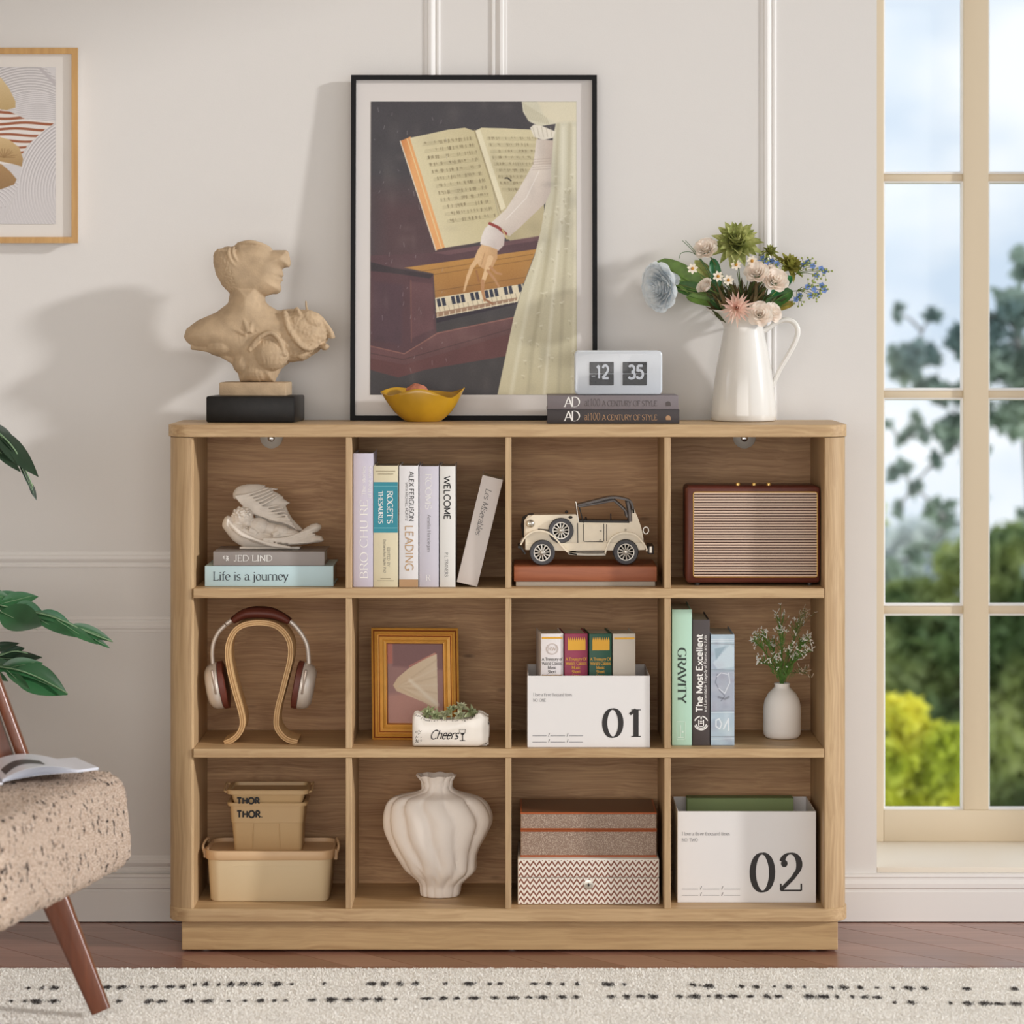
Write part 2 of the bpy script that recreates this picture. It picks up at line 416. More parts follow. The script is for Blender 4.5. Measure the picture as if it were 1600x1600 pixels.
# ------------------------------------------------------------------ painter for flat prints
class Canvas:
    def __init__(s, x0, y0, x1, y1, col, k=1.0):
        s.x0, s.y0, s.k = x0, y0, k; s.w = int((x1 - x0) * k) + 1; s.h = int((y1 - y0) * k) + 1
        s.a = np.ones((s.h, s.w, 3)) * np.array(col, float)
        s.Y, s.X = np.mgrid[0:s.h, 0:s.w]; s.X = s.X / k + x0; s.Y = s.Y / k + y0
    def mask(s, poly, soft=1.0):
        inside = np.zeros(s.X.shape, bool); d2 = np.full(s.X.shape, 1e9); n = len(poly)
        for i in range(n):
            x1, y1 = poly[i]; x2, y2 = poly[(i + 1) % n]
            if y1 != y2:
                c = ((y1 > s.Y) != (y2 > s.Y)) & (s.X < (x2 - x1) * (s.Y - y1) / (y2 - y1) + x1); inside ^= c
            L = (x2 - x1) ** 2 + (y2 - y1) ** 2 + 1e-9
            t = np.clip(((s.X - x1) * (x2 - x1) + (s.Y - y1) * (y2 - y1)) / L, 0, 1)
            d2 = np.minimum(d2, (s.X - x1 - t * (x2 - x1)) ** 2 + (s.Y - y1 - t * (y2 - y1)) ** 2)
        d = np.sqrt(d2); d = np.where(inside, d, -d)
        return np.clip(d / soft + .5, 0, 1)
    def poly(s, p, col, soft=1.0, alpha=1.0, col2=None, g0=None, g1=None):
        m = (s.mask(p, soft) * alpha)[..., None]
        c = np.array(col, float)
        if col2 is not None:
            dx, dy = g1[0] - g0[0], g1[1] - g0[1]; L = dx * dx + dy * dy
            t = np.clip(((s.X - g0[0]) * dx + (s.Y - g0[1]) * dy) / L, 0, 1)[..., None]
            c = c * (1 - t) + np.array(col2, float) * t
        s.a = s.a * (1 - m) + c * m
    def line(s, pts, w, col, alpha=1.0, soft=1.0, w2=None):
        n = len(pts); M = np.zeros(s.X.shape)
        for i in range(n - 1):
            (x1, y1), (x2, y2) = pts[i], pts[i + 1]; L = (x2 - x1) ** 2 + (y2 - y1) ** 2 + 1e-9
            t = np.clip(((s.X - x1) * (x2 - x1) + (s.Y - y1) * (y2 - y1)) / L, 0, 1)
            d = np.sqrt((s.X - x1 - t * (x2 - x1)) ** 2 + (s.Y - y1 - t * (y2 - y1)) ** 2)
            ww = w if w2 is None else w + (w2 - w) * ((i + t) / (n - 1))
            M = np.maximum(M, np.clip((ww / 2 - d) / soft + .5, 0, 1))
        M = (M * alpha)[..., None]; s.a = s.a * (1 - M) + np.array(col, float) * M
    def blob(s, x, y, rx, ry, col, alpha=1.0):
        M = (np.exp(-(((s.X - x) / rx) ** 2 + ((s.Y - y) / ry) ** 2)) * alpha)[..., None]; s.a = s.a * (1 - M) + np.array(col, float) * M
    def grain(s, amt, seed=1):
        r = np.random.RandomState(seed); s.a = s.a + r.normal(0, amt, (s.h, s.w, 1))
    def geo(s, fn):
        """fn(u,v) -> world point for u,v in 0..1 (v down); returns mesh with a colour attribute"""
        u = np.linspace(0, 1, s.w); v = np.linspace(0, 1, s.h)
        p00, p10, p01 = (np.array(fn(0, 0)), np.array(fn(1, 0)), np.array(fn(0, 1)))
        V = p00 + u[None, :, None] * (p10 - p00) + v[:, None, None] * (p01 - p00)
        idx = np.arange(s.w * s.h).reshape(s.h, s.w)
        F = np.stack([idx[1:, :-1], idx[1:, 1:], idx[:-1, 1:], idx[:-1, :-1]], -1).reshape(-1, 4)
        return V.reshape(-1, 3), F
def print_part(par, name, cv, fn, m, label=None):
    V, F = cv.geo(fn); Mi = np.array(_M[par.name].inverted())
    V = V @ Mi[:3, :3].T + Mi[:3, 3]
    me = bpy.data.meshes.new(name); me.vertices.add(len(V)); me.vertices.foreach_set('co', V.astype(np.float32).ravel())
    me.loops.add(len(F) * 4); me.loops.foreach_set('vertex_index', F.astype(np.int32).ravel())
    me.polygons.add(len(F)); me.polygons.foreach_set('loop_start', np.arange(0, len(F) * 4, 4, dtype=np.int32))
    me.update(calc_edges=True)
    c = np.clip(cv.a / 255, 0, 1); l = np.where(c <= .04045, c / 12.92, ((c + .055) / 1.055) ** 2.4).reshape(-1, 3)
    ca = me.color_attributes.new('print', 'FLOAT_COLOR', 'POINT')
    ca.data.foreach_set('color', np.concatenate([l, np.ones((len(l), 1))], 1).astype(np.float32).ravel())
    me.materials.append(m); o = bpy.data.objects.new(name, me); COL.objects.link(o); o.parent = par; _M[o.name] = _M[par.name].copy()
    if label: o['label'] = label
    return o

# ------------------------------------------------------------------ sculpting: inflated outlines fused by a voxel remesh
def insidedist(poly, X, Y):
    inside = np.zeros(X.shape, bool); d2 = np.full(X.shape, 1e9); n = len(poly)
    for i in range(n):
        x1, y1 = poly[i]; x2, y2 = poly[(i + 1) % n]
        if y1 != y2: inside ^= ((y1 > Y) != (y2 > Y)) & (X < (x2 - x1) * (Y - y1) / (y2 - y1) + x1)
        L = (x2 - x1) ** 2 + (y2 - y1) ** 2 + 1e-9
        t = np.clip(((X - x1) * (x2 - x1) + (Y - y1) * (y2 - y1)) / L, 0, 1)
        d2 = np.minimum(d2, (X - x1 - t * (x2 - x1)) ** 2 + (Y - y1 - t * (y2 - y1)) ** 2)
    return inside, np.sqrt(d2)
def inflate(g, poly, Y0, depth, dm, step=1.0, yfn=None, back=1.0):
    """poly in photo pixels at distance Y0; depth = half thickness in px; dm = distance where it is reached"""
    xs = [p[0] for p in poly]; ys = [p[1] for p in poly]
    X, Y = np.meshgrid(np.arange(min(xs) - step, max(xs) + 2 * step, step), np.arange(min(ys) - step, max(ys) + 2 * step, step))
    ins, d = insidedist(poly, X, Y); s = S(Y0)
    t = np.clip(d / dm, 0, 1); H = depth * np.sqrt(1 - (1 - t) ** 2) * s
    idf = {}; o = len(g.v); vs = []
    def vid(i, j, sd):
        k = (i, j, sd)
        if k not in idf:
            p = P(X[i, j], Y[i, j], Y0); yo = (yfn(X[i, j], Y[i, j]) * s) if yfn else 0
            idf[k] = len(vs); vs.append((p.x, Y0 + yo + (H[i, j] * back if sd else -H[i, j]) + (1e-4 if sd else -1e-4), p.z))
        return idf[k]
    fs = []; h, w_ = X.shape
    ok = ins[:-1, :-1] & ins[1:, :-1] & ins[:-1, 1:] & ins[1:, 1:]
    for i in range(h - 1):
        for j in range(w_ - 1):
            if not ok[i, j]: continue
            a = [(i, j), (i + 1, j), (i + 1, j + 1), (i, j + 1)]
            fs.append([vid(*q, 0) for q in a]); fs.append([vid(*q, 1) for q in a[::-1]])
            for (di, dj, e0, e1) in ((-1, 0, 3, 0), (1, 0, 1, 2), (0, -1, 0, 1), (0, 1, 2, 3)):
                ii, jj = i + di, j + dj
                if not (0 <= ii < h - 1 and 0 <= jj < w_ - 1 and ok[ii, jj]):
                    fs.append([vid(*a[e0], 1), vid(*a[e1], 1), vid(*a[e1], 0), vid(*a[e0], 0)])
    g.add(vs, fs)
def sculpt(par, name, g, m, voxel=.0016, sm=4, fn=None, label=None):
    Mi = _M[par.name].inverted(); me = bpy.data.meshes.new('tmp'); me.from_pydata(g.v, [], g.f)
    o = bpy.data.objects.new('tmp', me); COL.objects.link(o)
    md = o.modifiers.new('r', 'REMESH'); md.mode = 'VOXEL'; md.voxel_size = voxel
    if sm: ms = o.modifiers.new('s', 'SMOOTH'); ms.iterations = sm; ms.factor = .5
    dg = bpy.context.evaluated_depsgraph_get(); me2 = bpy.data.meshes.new_from_object(o.evaluated_get(dg))
    bpy.data.objects.remove(o); bpy.data.meshes.remove(me)
    if fn:
        me2.update(); nr = [Vector(n.vector) for n in me2.vertex_normals]
        for v, n in zip(me2.vertices, nr): v.co = v.co + n * fn(v.co, n)
    me2.transform(Mi); me2.name = name; me2.materials.clear(); me2.materials.append(m); me2.shade_smooth()
    r = bpy.data.objects.new(name, me2); COL.objects.link(r); r.parent = par; _M[r.name] = _M[par.name].copy()
    if label: r['label'] = label
    return r
# ================================================================== SETTING
WY = .325            # room face of the back wall
white = mat('wall_paint', (226, 223, 220), .75, bump=.06, bscale=420)
trimw = mat('trim_paint', (232, 229, 226), .5)
frame_paint = mat('window_paint', (214, 197, 170), .45)
WX0 = PX(1370, WY); WX1 = 1.95; WZ0 = PZ(1355, WY); WZ1 = 2.62; WD = .667
g = G()
g.box(-3.0, WX0, WY, WD + .03, 0, 3.3); g.box(WX1, 3.6, WY, WD + .03, 0, 3.3)
g.box(WX0, WX1, WY, WD + .03, 0, WZ0 - .012); g.box(WX0, WX1, WY, WD + .03, WZ1, 3.3)
struct('wall_back', g, white)
g = G(); g.box(-3.1, -3.0, -7.2, WD + .03, 0, 3.3); struct('wall_left', g, mat('wall_paint_warm', (208, 199, 188), .8))
g = G(); g.box(-3.1, 3.6, -7.3, -7.2, 0, 3.3); struct('wall_front', g, _mats['wall_paint_warm'])
g = G(); g.box(-3.1, 3.6, -7.3, WD + .03, 3.3, 3.4); struct('ceiling', g, mat('ceiling_paint', (222, 212, 200), .85))
# mouldings
def ring(x0, x1, z0, z1, prof, y):
    g = G(); loops = []
    for ins, h in prof: loops.append([(x0 + ins, y - h, z0 + ins), (x1 - ins, y - h, z0 + ins), (x1 - ins, y - h, z1 - ins), (x0 + ins, y - h, z1 - ins)])
    g.loft(loops, capb=False, capt=False); return g
pw = 24 * S(WY)
prof = [(0, 0), (0, .002), (.003, .0035), (.007, .0035), (.0085, .002), (.011, .002), (.014, .0045), (.020, .0065), (.026, .005), (.028, .003), (.032, .0025), (pw + .002, .001), (pw + .002, 0)]
k = 0
for (a, b_) in ((-600, 688), (767, 1213)):
    for (t_, u_) in ((-600, 887), (963, 1362)):
        k += 1
        struct('trim_%d' % k, ring(PX(a, WY), PX(b_, WY), PZ(u_, WY), PZ(t_, WY) if t_ > 0 else 2.75, prof, WY), trimw, 25)
# baseboard
def board(x0, x1, prof, name):
    g = G(); g.loft([[(x, WY - d, z) for d, z in prof] for x in (x0, x1)], capb=True, capt=True)
    return struct(name, g, trimw, 25)
zt = PZ(1366, .311)
bp = [(0, .002), (.016, .002), (.016, .066), (.0135, .068), (.0135, .072), (.017, .075), (.017, .084), (.012, .088), (.0095, .091), (.0095, .095), (.013, .098), (.011, .103), (.004, zt), (0, zt)]
board(-3.0, 3.6, bp, 'baseboard_back')
# window
gl = mat('window_glass', (250, 252, 255), .0, trans=1, ior=1.0, spec=.2)
nt_ = gl.node_tree; nt_.nodes.clear()
o_ = nt_.nodes.new('ShaderNodeOutputMaterial'); tr_ = nt_.nodes.new('ShaderNodeBsdfTransparent'); gs_ = nt_.nodes.new('ShaderNodeBsdfGlossy'); mx_ = nt_.nodes.new('ShaderNodeMixShader')
gs_.inputs['Roughness'].default_value = .02; mx_.inputs[0].default_value = .008; tr_.inputs[0].default_value = (.97, .985, .99, 1)
nt_.links.new(tr_.outputs[0], mx_.inputs[1]); nt_.links.new(gs_.outputs[0], mx_.inputs[2]); nt_.links.new(mx_.outputs[0], o_.inputs[0])
win = bpy.data.objects.new('window_1', None); COL.objects.link(win); win['kind'] = 'structure'; _M[win.name] = Matrix.Identity(4)
g = G(); g.rbox(WX0, WX1, WY - .001, WD, WZ0 - .012, WZ0, .002); part(win, 'window_sill', g, mat('sill_paint', (240, 232, 218), .5))
fy0, fy1 = WD - .045, WD
cols = [(PX(1381, fy0), PX(1506, fy0)), (PX(1545, fy0), PX(1670, fy0)), (PX(1709, fy0), PX(1834, fy0)), (PX(1873, fy0), PX(1998, fy0))]
rows = [(PZ(1266, fy0), PZ(960, fy0)), (PZ(947, fy0), PZ(622, fy0)), (PZ(610, fy0), PZ(283, fy0)), (PZ(271, fy0), PZ(-55, fy0)), (PZ(-67, fy0), WZ1 - .05)]
g = G(); g.rbox(WX0, cols[0][0], fy0, fy1, WZ0, WZ1, .002); part(win, 'window_frame', g, frame_paint)
g = G(); g.rbox(cols[3][1], WX1, fy0, fy1, WZ0, WZ1, .002); part(win, 'window_frame', g, frame_paint)
g = G(); g.rbox(cols[0][0], cols[3][1], fy0, fy1, WZ0, rows[0][0], .002); part(win, 'window_rail', g, frame_paint)
g = G(); g.rbox(cols[0][0], cols[3][1], fy0, fy1, rows[4][1], WZ1, .002); part(win, 'window_rail', g, frame_paint)
for i in range(3):
    g = G(); g.rbox(cols[i][1], cols[i + 1][0], fy0 + .002, fy1, rows[0][0], rows[4][1], .002); part(win, 'mullion', g, frame_paint)
for c in range(4):
    for r in range(5):
        x0, x1 = cols[c]; z0, z1 = rows[r]
        if r < 4:
            g = G(); g.rbox(x0, x1, fy0 + .012, fy1 - .005, z1, rows[r + 1][0], .0015); part(win, 'muntin', g, frame_paint)
        g = G(); pr = [(0, 0), (0, .012), (.004, .010), (.006, .002), (.006, 0)]
        q = ring(x0 - .0005, x1 + .0005, z0 - .0005, z1 + .0005, pr, fy0 + .022); part(win, 'glazing_bead', q, trimw, 20)
        g = G(); g.box(x0, x1, fy0 + .024, fy0 + .028, z0, z1); part(win, 'pane', g, gl, None)
# floor: chevron planks
pl = bpy.data.objects.new('floor', None); COL.objects.link(pl); pl['kind'] = 'structure'; _M[pl.name] = Matrix.Identity(4)
g = G(); g.box(-3.1, 3.6, -7.3, WY + .01, -.05, -.003); part(pl, 'subfloor', g, mat('subfloor', (60, 38, 30), .8), None)
fl = [wood('plank_a', (160, 114, 98), (116, 76, 62), 'x', 60, 3, .28, bump=.04, coat=.25), wood('plank_b', (170, 124, 108), (130, 88, 74), 'x', 60, 3, .28, bump=.04, coat=.25), wood('plank_c', (148, 102, 86), (110, 70, 57), 'x', 60, 3, .28, bump=.04, coat=.25)]
def plank_mesh(sgn, m):
    L, wv, gp = .46, .14, .0011; g = G(); s = sgn
    for (a, zz) in ((0, -.004), (0, -.0006), (.0007, 0)):
        pass
    lo = []
    for ins, z in ((0, -.004), (0, -.0006), (.0008, 0)):
        q = gp / 2 + ins; A = [(-L / 2 * s + q, -L / 2 + q), (-L / 2 * s + wv - q, -L / 2 + q), (L / 2 * s + wv - q, L / 2 - q), (L / 2 * s + q, L / 2 - q)]
        lo.append([(x, y, z) for x, y in A])
    g.loft(lo); me = mesh_of('plank', g, m, None)
    # rotate texture space: the grain follows the plank
    return me
pm = {(s, i): plank_mesh(s, fl[i]) for s in (1, -1) for i in range(3)}
# grain direction follows each chevron arm: shear through the mapping node
for i, m_ in enumerate(fl):
    pass
rng = random.Random(3)
seam = -.105
for row in range(-3, 1):
    s = 1 if row % 2 else -1; cy = seam + .23 + .46 * row
    for j in range(-16, 18):
        o = bpy.data.objects.new('plank', pm[(s, rng.randrange(3))]); COL.objects.link(o); o.parent = pl
        o.location = (j * .14 + rng.uniform(-.001, .001) * 0, cy, 0)
# row nearest the wall is cut by the wall line: boards continue under the baseboard

# ================================================================== OUTSIDE
rt = random.Random(11)
g = G(); g.box(-30, 60, 2.5, 80, -9.1, -9.0); o = struct('ground', g, mat('lawn', (150, 168, 100), .95, var=.4, vscale=2), None)
def garden_tree(name, label, cat, base, top, blobs, leafm, barkm, nleaf, lsize, branches=7, group=None, seed=1, bscale=.6):
    r = random.Random(seed); b = Vector(base); t = Vector(top)
    T = thing(name, label, cat, base, group)
    g = G(); tr = smoothpath([b, b.lerp(t, .35) + Vector((r.uniform(-.2, .2), 0, 0)), b.lerp(t, .7) + Vector((r.uniform(-.2, .2), 0, 0)), t], 5)
    h = (t - b).length; g.tube(tr, [.03 * h * (1 - .85 * i / (len(tr) - 1)) * .35 for i in range(len(tr))], 7)
    part(T, 'trunk', g, barkm)
    g = G()
    nodes = list(tr[len(tr) // 3:]); todo = [(Vector(c), rad) for c, rad in blobs]
    while todo:      # every clump grows from the nearest wood already there
        bi, bj, bd = 0, 0, 1e9
        for i, (c, rad) in enumerate(todo):
            for j, q in enumerate(nodes):
                d_ = (c - q).length
                if d_ < bd: bi, bj, bd = i, j, d_
        c, rad = todo.pop(bi); s0 = nodes[bj]; mid = s0.lerp(c, .5) + Vector((r.uniform(-.1, .1), 0, r.uniform(-.02, .12))) * min(1, bd)
        g.tube(smoothpath([s0, mid, c], 3), [v * bscale * (1 if bd > .5 else .6) for v in (.028, .026, .024, .021, .018, .015, .012)], 5, caps=False); nodes += [mid, c]
        for _ in range(branches):
            e = c + Vector([r.gauss(0, rad * .5) for _ in range(3)]); g.tube([c, c.lerp(e, .5) + Vector((0, 0, rad * .1)), e], [.010 * bscale, .007 * bscale, .003 * bscale], 4, caps=False)
    part(T, 'branches', g, barkm, kind='stuff')
    vs, fs = [], []
    tot = sum(rad ** 2 for _, rad in blobs)
    for (c, rad) in blobs:
        n = int(nleaf * rad ** 2 / tot); cl = []
        for _ in range(max(3, n // 22)):
            d = Vector([r.gauss(0, 1) for _ in range(3)]).normalized() * rad * r.random() ** .45
            cl.append(Vector(c) + Vector((d.x, d.y, d.z * .75)))
        for _ in range(n):
            p = cl[r.randrange(len(cl))] + Vector([r.gauss(0, rad * .13) for _ in range(3)])
            a = Vector([r.gauss(0, 1) for _ in range(3)]).normalized(); q = a.cross(Vector([r.gauss(0, 1) for _ in range(3)])).normalized()
            s_ = lsize * r.uniform(.6, 1.2); k0 = len(vs)
            vs += [p - a * s_, p + q * s_ * .45, p + a * s_, p - q * s_ * .45]; fs.append((k0, k0 + 1, k0 + 2, k0 + 3))
    g = G(); g.add(vs, fs); part(T, 'foliage', g, leafm, None, kind='stuff')
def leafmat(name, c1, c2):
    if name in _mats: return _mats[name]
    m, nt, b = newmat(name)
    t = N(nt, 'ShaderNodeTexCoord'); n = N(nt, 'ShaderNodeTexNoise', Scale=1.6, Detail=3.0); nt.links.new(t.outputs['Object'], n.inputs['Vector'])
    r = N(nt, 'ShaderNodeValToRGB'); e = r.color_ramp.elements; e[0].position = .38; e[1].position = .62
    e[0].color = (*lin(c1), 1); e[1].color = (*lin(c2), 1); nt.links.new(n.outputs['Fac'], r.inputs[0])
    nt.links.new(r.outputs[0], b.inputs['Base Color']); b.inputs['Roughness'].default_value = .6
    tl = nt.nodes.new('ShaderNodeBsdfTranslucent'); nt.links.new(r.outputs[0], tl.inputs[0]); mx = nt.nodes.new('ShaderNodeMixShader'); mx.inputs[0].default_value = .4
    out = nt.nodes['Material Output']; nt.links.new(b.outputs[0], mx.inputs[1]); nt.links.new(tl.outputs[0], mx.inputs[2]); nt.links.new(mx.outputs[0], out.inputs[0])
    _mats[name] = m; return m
bark = mat('bark', (150, 146, 142), .9, var=.3, vscale=6)
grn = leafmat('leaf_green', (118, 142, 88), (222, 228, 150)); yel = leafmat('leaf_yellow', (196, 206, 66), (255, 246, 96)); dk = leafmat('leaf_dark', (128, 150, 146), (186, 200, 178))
def B(px, py, Y, rp): q = P(px, py, Y); return (tuple(q), rp * S(Y))
def gb(px, Y): q = P(px, 800, Y); return (q.x, q.y, -9.0)
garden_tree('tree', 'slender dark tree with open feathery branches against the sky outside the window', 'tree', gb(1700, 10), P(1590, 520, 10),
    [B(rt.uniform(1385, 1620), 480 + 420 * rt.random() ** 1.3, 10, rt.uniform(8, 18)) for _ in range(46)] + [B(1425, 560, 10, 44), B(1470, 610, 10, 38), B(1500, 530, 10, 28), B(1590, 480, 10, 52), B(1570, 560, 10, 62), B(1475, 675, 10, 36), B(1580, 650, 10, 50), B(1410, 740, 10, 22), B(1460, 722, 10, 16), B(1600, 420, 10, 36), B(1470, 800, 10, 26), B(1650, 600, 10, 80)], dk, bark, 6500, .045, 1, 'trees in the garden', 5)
garden_tree('tree', 'bushy mid green tree filling the lower panes outside the window', 'tree', gb(1530, 13), P(1520, 900, 13),
    [B(1500, 880, 13, 40), B(1420, 940, 13, 40), B(1480, 990, 13, 80), B(1400, 1010, 13, 60), B(1590, 890, 13, 70), B(1600, 1010, 13, 100), B(1560, 1150, 13, 110), B(1430, 1130, 13, 95), B(1600, 1280, 13, 120), B(1450, 1270, 13, 110)], grn, bark, 30000, .09, 3, 'trees in the garden', 6)
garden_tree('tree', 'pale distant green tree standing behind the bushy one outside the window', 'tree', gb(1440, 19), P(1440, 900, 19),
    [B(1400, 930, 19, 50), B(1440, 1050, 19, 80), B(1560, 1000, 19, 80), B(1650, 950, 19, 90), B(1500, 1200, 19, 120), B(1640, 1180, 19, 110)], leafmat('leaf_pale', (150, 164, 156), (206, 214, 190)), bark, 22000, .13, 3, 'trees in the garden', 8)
garden_tree('shrub', 'bright yellow-green shrub low in the left window column', 'shrub', gb(1430, 8.5), P(1440, 1150, 8.5),
    [B(1410, 1120, 8.5, 34), B(1400, 1190, 8.5, 50), B(1450, 1165, 8.5, 40), B(1470, 1215, 8.5, 44), B(1415, 1265, 8.5, 60), B(1480, 1280, 8.5, 50), B(1490, 1150, 8.5, 22)], yel, bark, 12000, .05, 4, None, 9)

garden_tree('tree', 'rounded green garden tree left of the shrub, seen past the left side of the window', 'tree', gb(1180, 14), P(1180, 900, 14),
    [B(1300, 820, 14, 70), B(1180, 880, 14, 100), B(1050, 850, 14, 90), B(1250, 1040, 14, 120), B(1090, 1060, 14, 120), B(930, 980, 14, 120), B(1180, 1250, 14, 140), B(950, 1250, 14, 140)], grn, bark, 22000, .10, 2, 'trees in the garden', 31)
garden_tree('tree', 'rounded green garden tree to the right, seen through the right window columns', 'tree', gb(1900, 12), P(1900, 900, 12),
    [B(1760, 860, 12, 80), B(1880, 800, 12, 100), B(2020, 880, 12, 110), B(1800, 1040, 12, 110), B(1960, 1080, 12, 130), B(2140, 1020, 12, 120), B(1850, 1260, 12, 130), B(2080, 1260, 12, 140)], grn, bark, 22000, .10, 2, 'trees in the garden', 33)
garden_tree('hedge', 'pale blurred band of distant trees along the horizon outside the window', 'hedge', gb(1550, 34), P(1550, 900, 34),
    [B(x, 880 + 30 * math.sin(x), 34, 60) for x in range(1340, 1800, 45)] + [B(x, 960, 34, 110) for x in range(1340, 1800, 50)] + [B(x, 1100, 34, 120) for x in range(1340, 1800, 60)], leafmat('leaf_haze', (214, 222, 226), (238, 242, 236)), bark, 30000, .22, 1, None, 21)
# ================================================================== BOOKCASE
oakx = wood('oak_along', (206, 176, 134), (170, 136, 96), 'x', 160, 3, .5, contrast=(.32, .66))
oakb = wood('oak_back_panel', (206, 166, 122), (160, 118, 80), 'x', 260, 4, .55, knots=True, contrast=(.34, .66))
oakz = wood('oak_upright', (200, 170, 130), (166, 134, 96), 'z', 150, 3, .5, knots=False, contrast=(.32, .66))
oakp = wood('oak_plinth', (198, 166, 120), (164, 130, 88), 'x', 140, 2.5, .5, knots=True, contrast=(.32, .66))
CD = .302
bc = thing('bookcase', 'light oak bookcase of twelve open cubes on a plinth, in the middle of the wall', 'bookcase', (-.008, .15, 0))
XL, XR = PX(259, 0), PX(1327, 0)
def slabplan(x0, x1, y0, y1, r, n=8):
    pts = [(x1, y1), (x0, y1)]
    for i in range(n + 1):
        a = math.pi + math.pi / 2 * i / n; pts.append((x0 + r + r * math.cos(a), y0 + r + r * math.sin(a)))
    for i in range(n + 1):
        a = -math.pi / 2 + math.pi / 2 * i / n; pts.append((x1 - r + r * math.cos(a), y0 + r + r * math.sin(a)))
    return pts
def slab(x0, x1, y0, y1, z0, z1, r, e=.0012):
    g = G(); lo = []
    for ins, z in ((e, z0), (0, z0 + e), (0, z1 - e), (e, z1)):
        lo.append([(x, y, z) for x, y in slabplan(x0 + ins, x1 - ins, y0 + ins, y1, r)])
    g.loft(lo); return g
ZT1, ZT0 = PZ(664, 0), PZ(683, 0)
part(bc, 'top_panel', slab(XL, XR, 0, CD, ZT0, ZT1, .05), oakx)
ZB1, ZB0 = PZ(1420.5, 0), PZ(1441, 0)
part(bc, 'bottom_panel', slab(XL + .003, XR, 0, CD, ZB0, ZB1, .05), oakx)
rows_z = [(PZ(919.5, 0), ZT0), (PZ(1170, 0), PZ(934.5, 0)), (ZB1, PZ(1184, 0))]
# rounded end panels
IL, IR = PX(302, 0), PX(1288, 0)
for sgn, xo, xi in ((-1, XL + .004, IL), (1, XR - .003, IR)):
    pts = [(xi, CD), (xo, CD)]; r = .046
    for i in range(11):
        a = math.pi / 2 * i / 10; pts.append((xo - sgn * r + sgn * r * math.cos(a), .004 + r - r * math.sin(a)))
    pts += [(xi + sgn * .004, .004), (xi, .010)]
    g = G(); g.prism(pts, ZB1 - .0002, ZT0 - .0012, 'z'); part(bc, 'end_panel', g, oakz, 30)
for i in (0, 1):
    z0, z1 = rows_z[i + 1][1], rows_z[i][0]
    g = G(); g.rbox(IL, IR, 0.0, .27, z0, z1, .001, 1); part(bc, 'shelf', g, oakx)
for (xa, xb) in ((540, 549.5), (789.5, 799), (1038, 1048)):
    for z0, z1 in rows_z:
        g = G(); g.rbox(PX(xa, 0), PX(xb, 0), .003, .27, z0, z1, .0008, 1); part(bc, 'divider', g, oakz)
cx_ = [(302, 540), (549.5, 789.5), (799, 1038), (1048, 1288)]
for (z0, z1) in rows_z:
    for (a, b_) in cx_:
        g = G(); g.box(PX(a, 0), PX(b_, 0), .27, .276, z0, z1); part(bc, 'back_panel', g, oakb, None)
g = G(); g.rbox(PX(284, .02), PX(1309, .02), .02, .29, PZ(1484, .02), ZB0, .001, 1); part(bc, 'plinth', g, oakp)
ft = mat('foot_plastic', (190, 188, 184), .5)
for px in (322, 800, 1270):
    for yy in (.05, .26):
        g = G(); g.lathe([(.008, 0), (.008, PZ(1484, .02) + .0005)], (PX(px, yy), yy, 0), 12, capt=True); part(bc, 'foot', g, ft)
for px in (424, 1163):
    c = P(px, 683, .268); g = G()
    g.lathe([(.0245, 0), (.0245, .003), (.021, .0055), (.008, .006)], (0, 0, 0), 28, capt=True)
    M_ = Matrix.Translation(c + Vector((0, .002, -.0))) @ Matrix.Rotation(math.pi / 2, 4, 'X'); g.v = [tuple(M_ @ Vector(v)) for v in g.v]
    d = part(bc, 'wall_bracket', g, mat('bracket_plastic', (206, 200, 190), .35))
    g = G(); g.ell(c + Vector((0, -.0045, -.002)), (.008, .003, .008), 14, 8); part(d, 'screw', g, mat('chrome', (225, 225, 225), .15, 1))
# ================================================================== generic book
paper = mat('paper', (226, 216, 196), .85, bump=.3, bscale=900)
paper_w = mat('paper_white', (238, 234, 226), .85)
ink = mat('ink_black', (28, 27, 28), .6); inkg = mat('ink_gray', (96, 92, 92), .6); inkw = mat('ink_white', (245, 243, 240), .6)
gold = mat('foil_gold', (212, 160, 62), .35, .6)
def book(label, size, at, cover, group=None, lying=False, rot=(0, 0, 0), pages=None, board=.0022, cat='book', name='book'):
    """size=(thickness, depth, height) standing, spine to -Y; lying: (width, depth, thickness). at = front-left-bottom corner"""
    a, d, h = size; T = thing(name, label, cat, at, group, rot)
    g = G(); b = board
    if lying:
        g.rbox(0, a, 0, d, 0, b, .0006, 1); g.rbox(0, a, 0, d, h - b, h, .0006, 1); g.rbox(0, a, -.0008, b, 0, h, .0012, 2)
        part(T, 'cover', g, cover, local=True)
        g = G(); g.box(.004, a - .004, b, d - .004, b, h - b); part(T, 'pages', g, pages or paper, None, local=True)
    else:
        g.rbox(0, b, 0, d, 0, h, .0006, 1); g.rbox(a - b, a, 0, d, 0, h, .0006, 1); g.rbox(0, a, -.0008, b, 0, h, .0012, 2)
        part(T, 'cover', g, cover, local=True)
        g = G(); g.box(b, a - b, b, d - .004, .003, h - .004); part(T, 'pages', g, pages or paper, None, local=True)
    return T
def ltext(T_, s, at, cap, m, width=None, **kw):
    """text on a thing, coordinates local to it"""
    M = _M[T_.name]; R = M.to_3x3()
    right = kw.pop('right', (1, 0, 0)); up = kw.pop('up', (0, 0, 1)); anchor = kw.pop('anchor', 'l'); nm = kw.pop('name', 'lettering')
    if width: kw = fit(s, width, cap, **kw)
    return text(T_, s, M @ Vector(at), cap, m, R @ Vector(right), R @ Vector(up), anchor, nm, **kw)
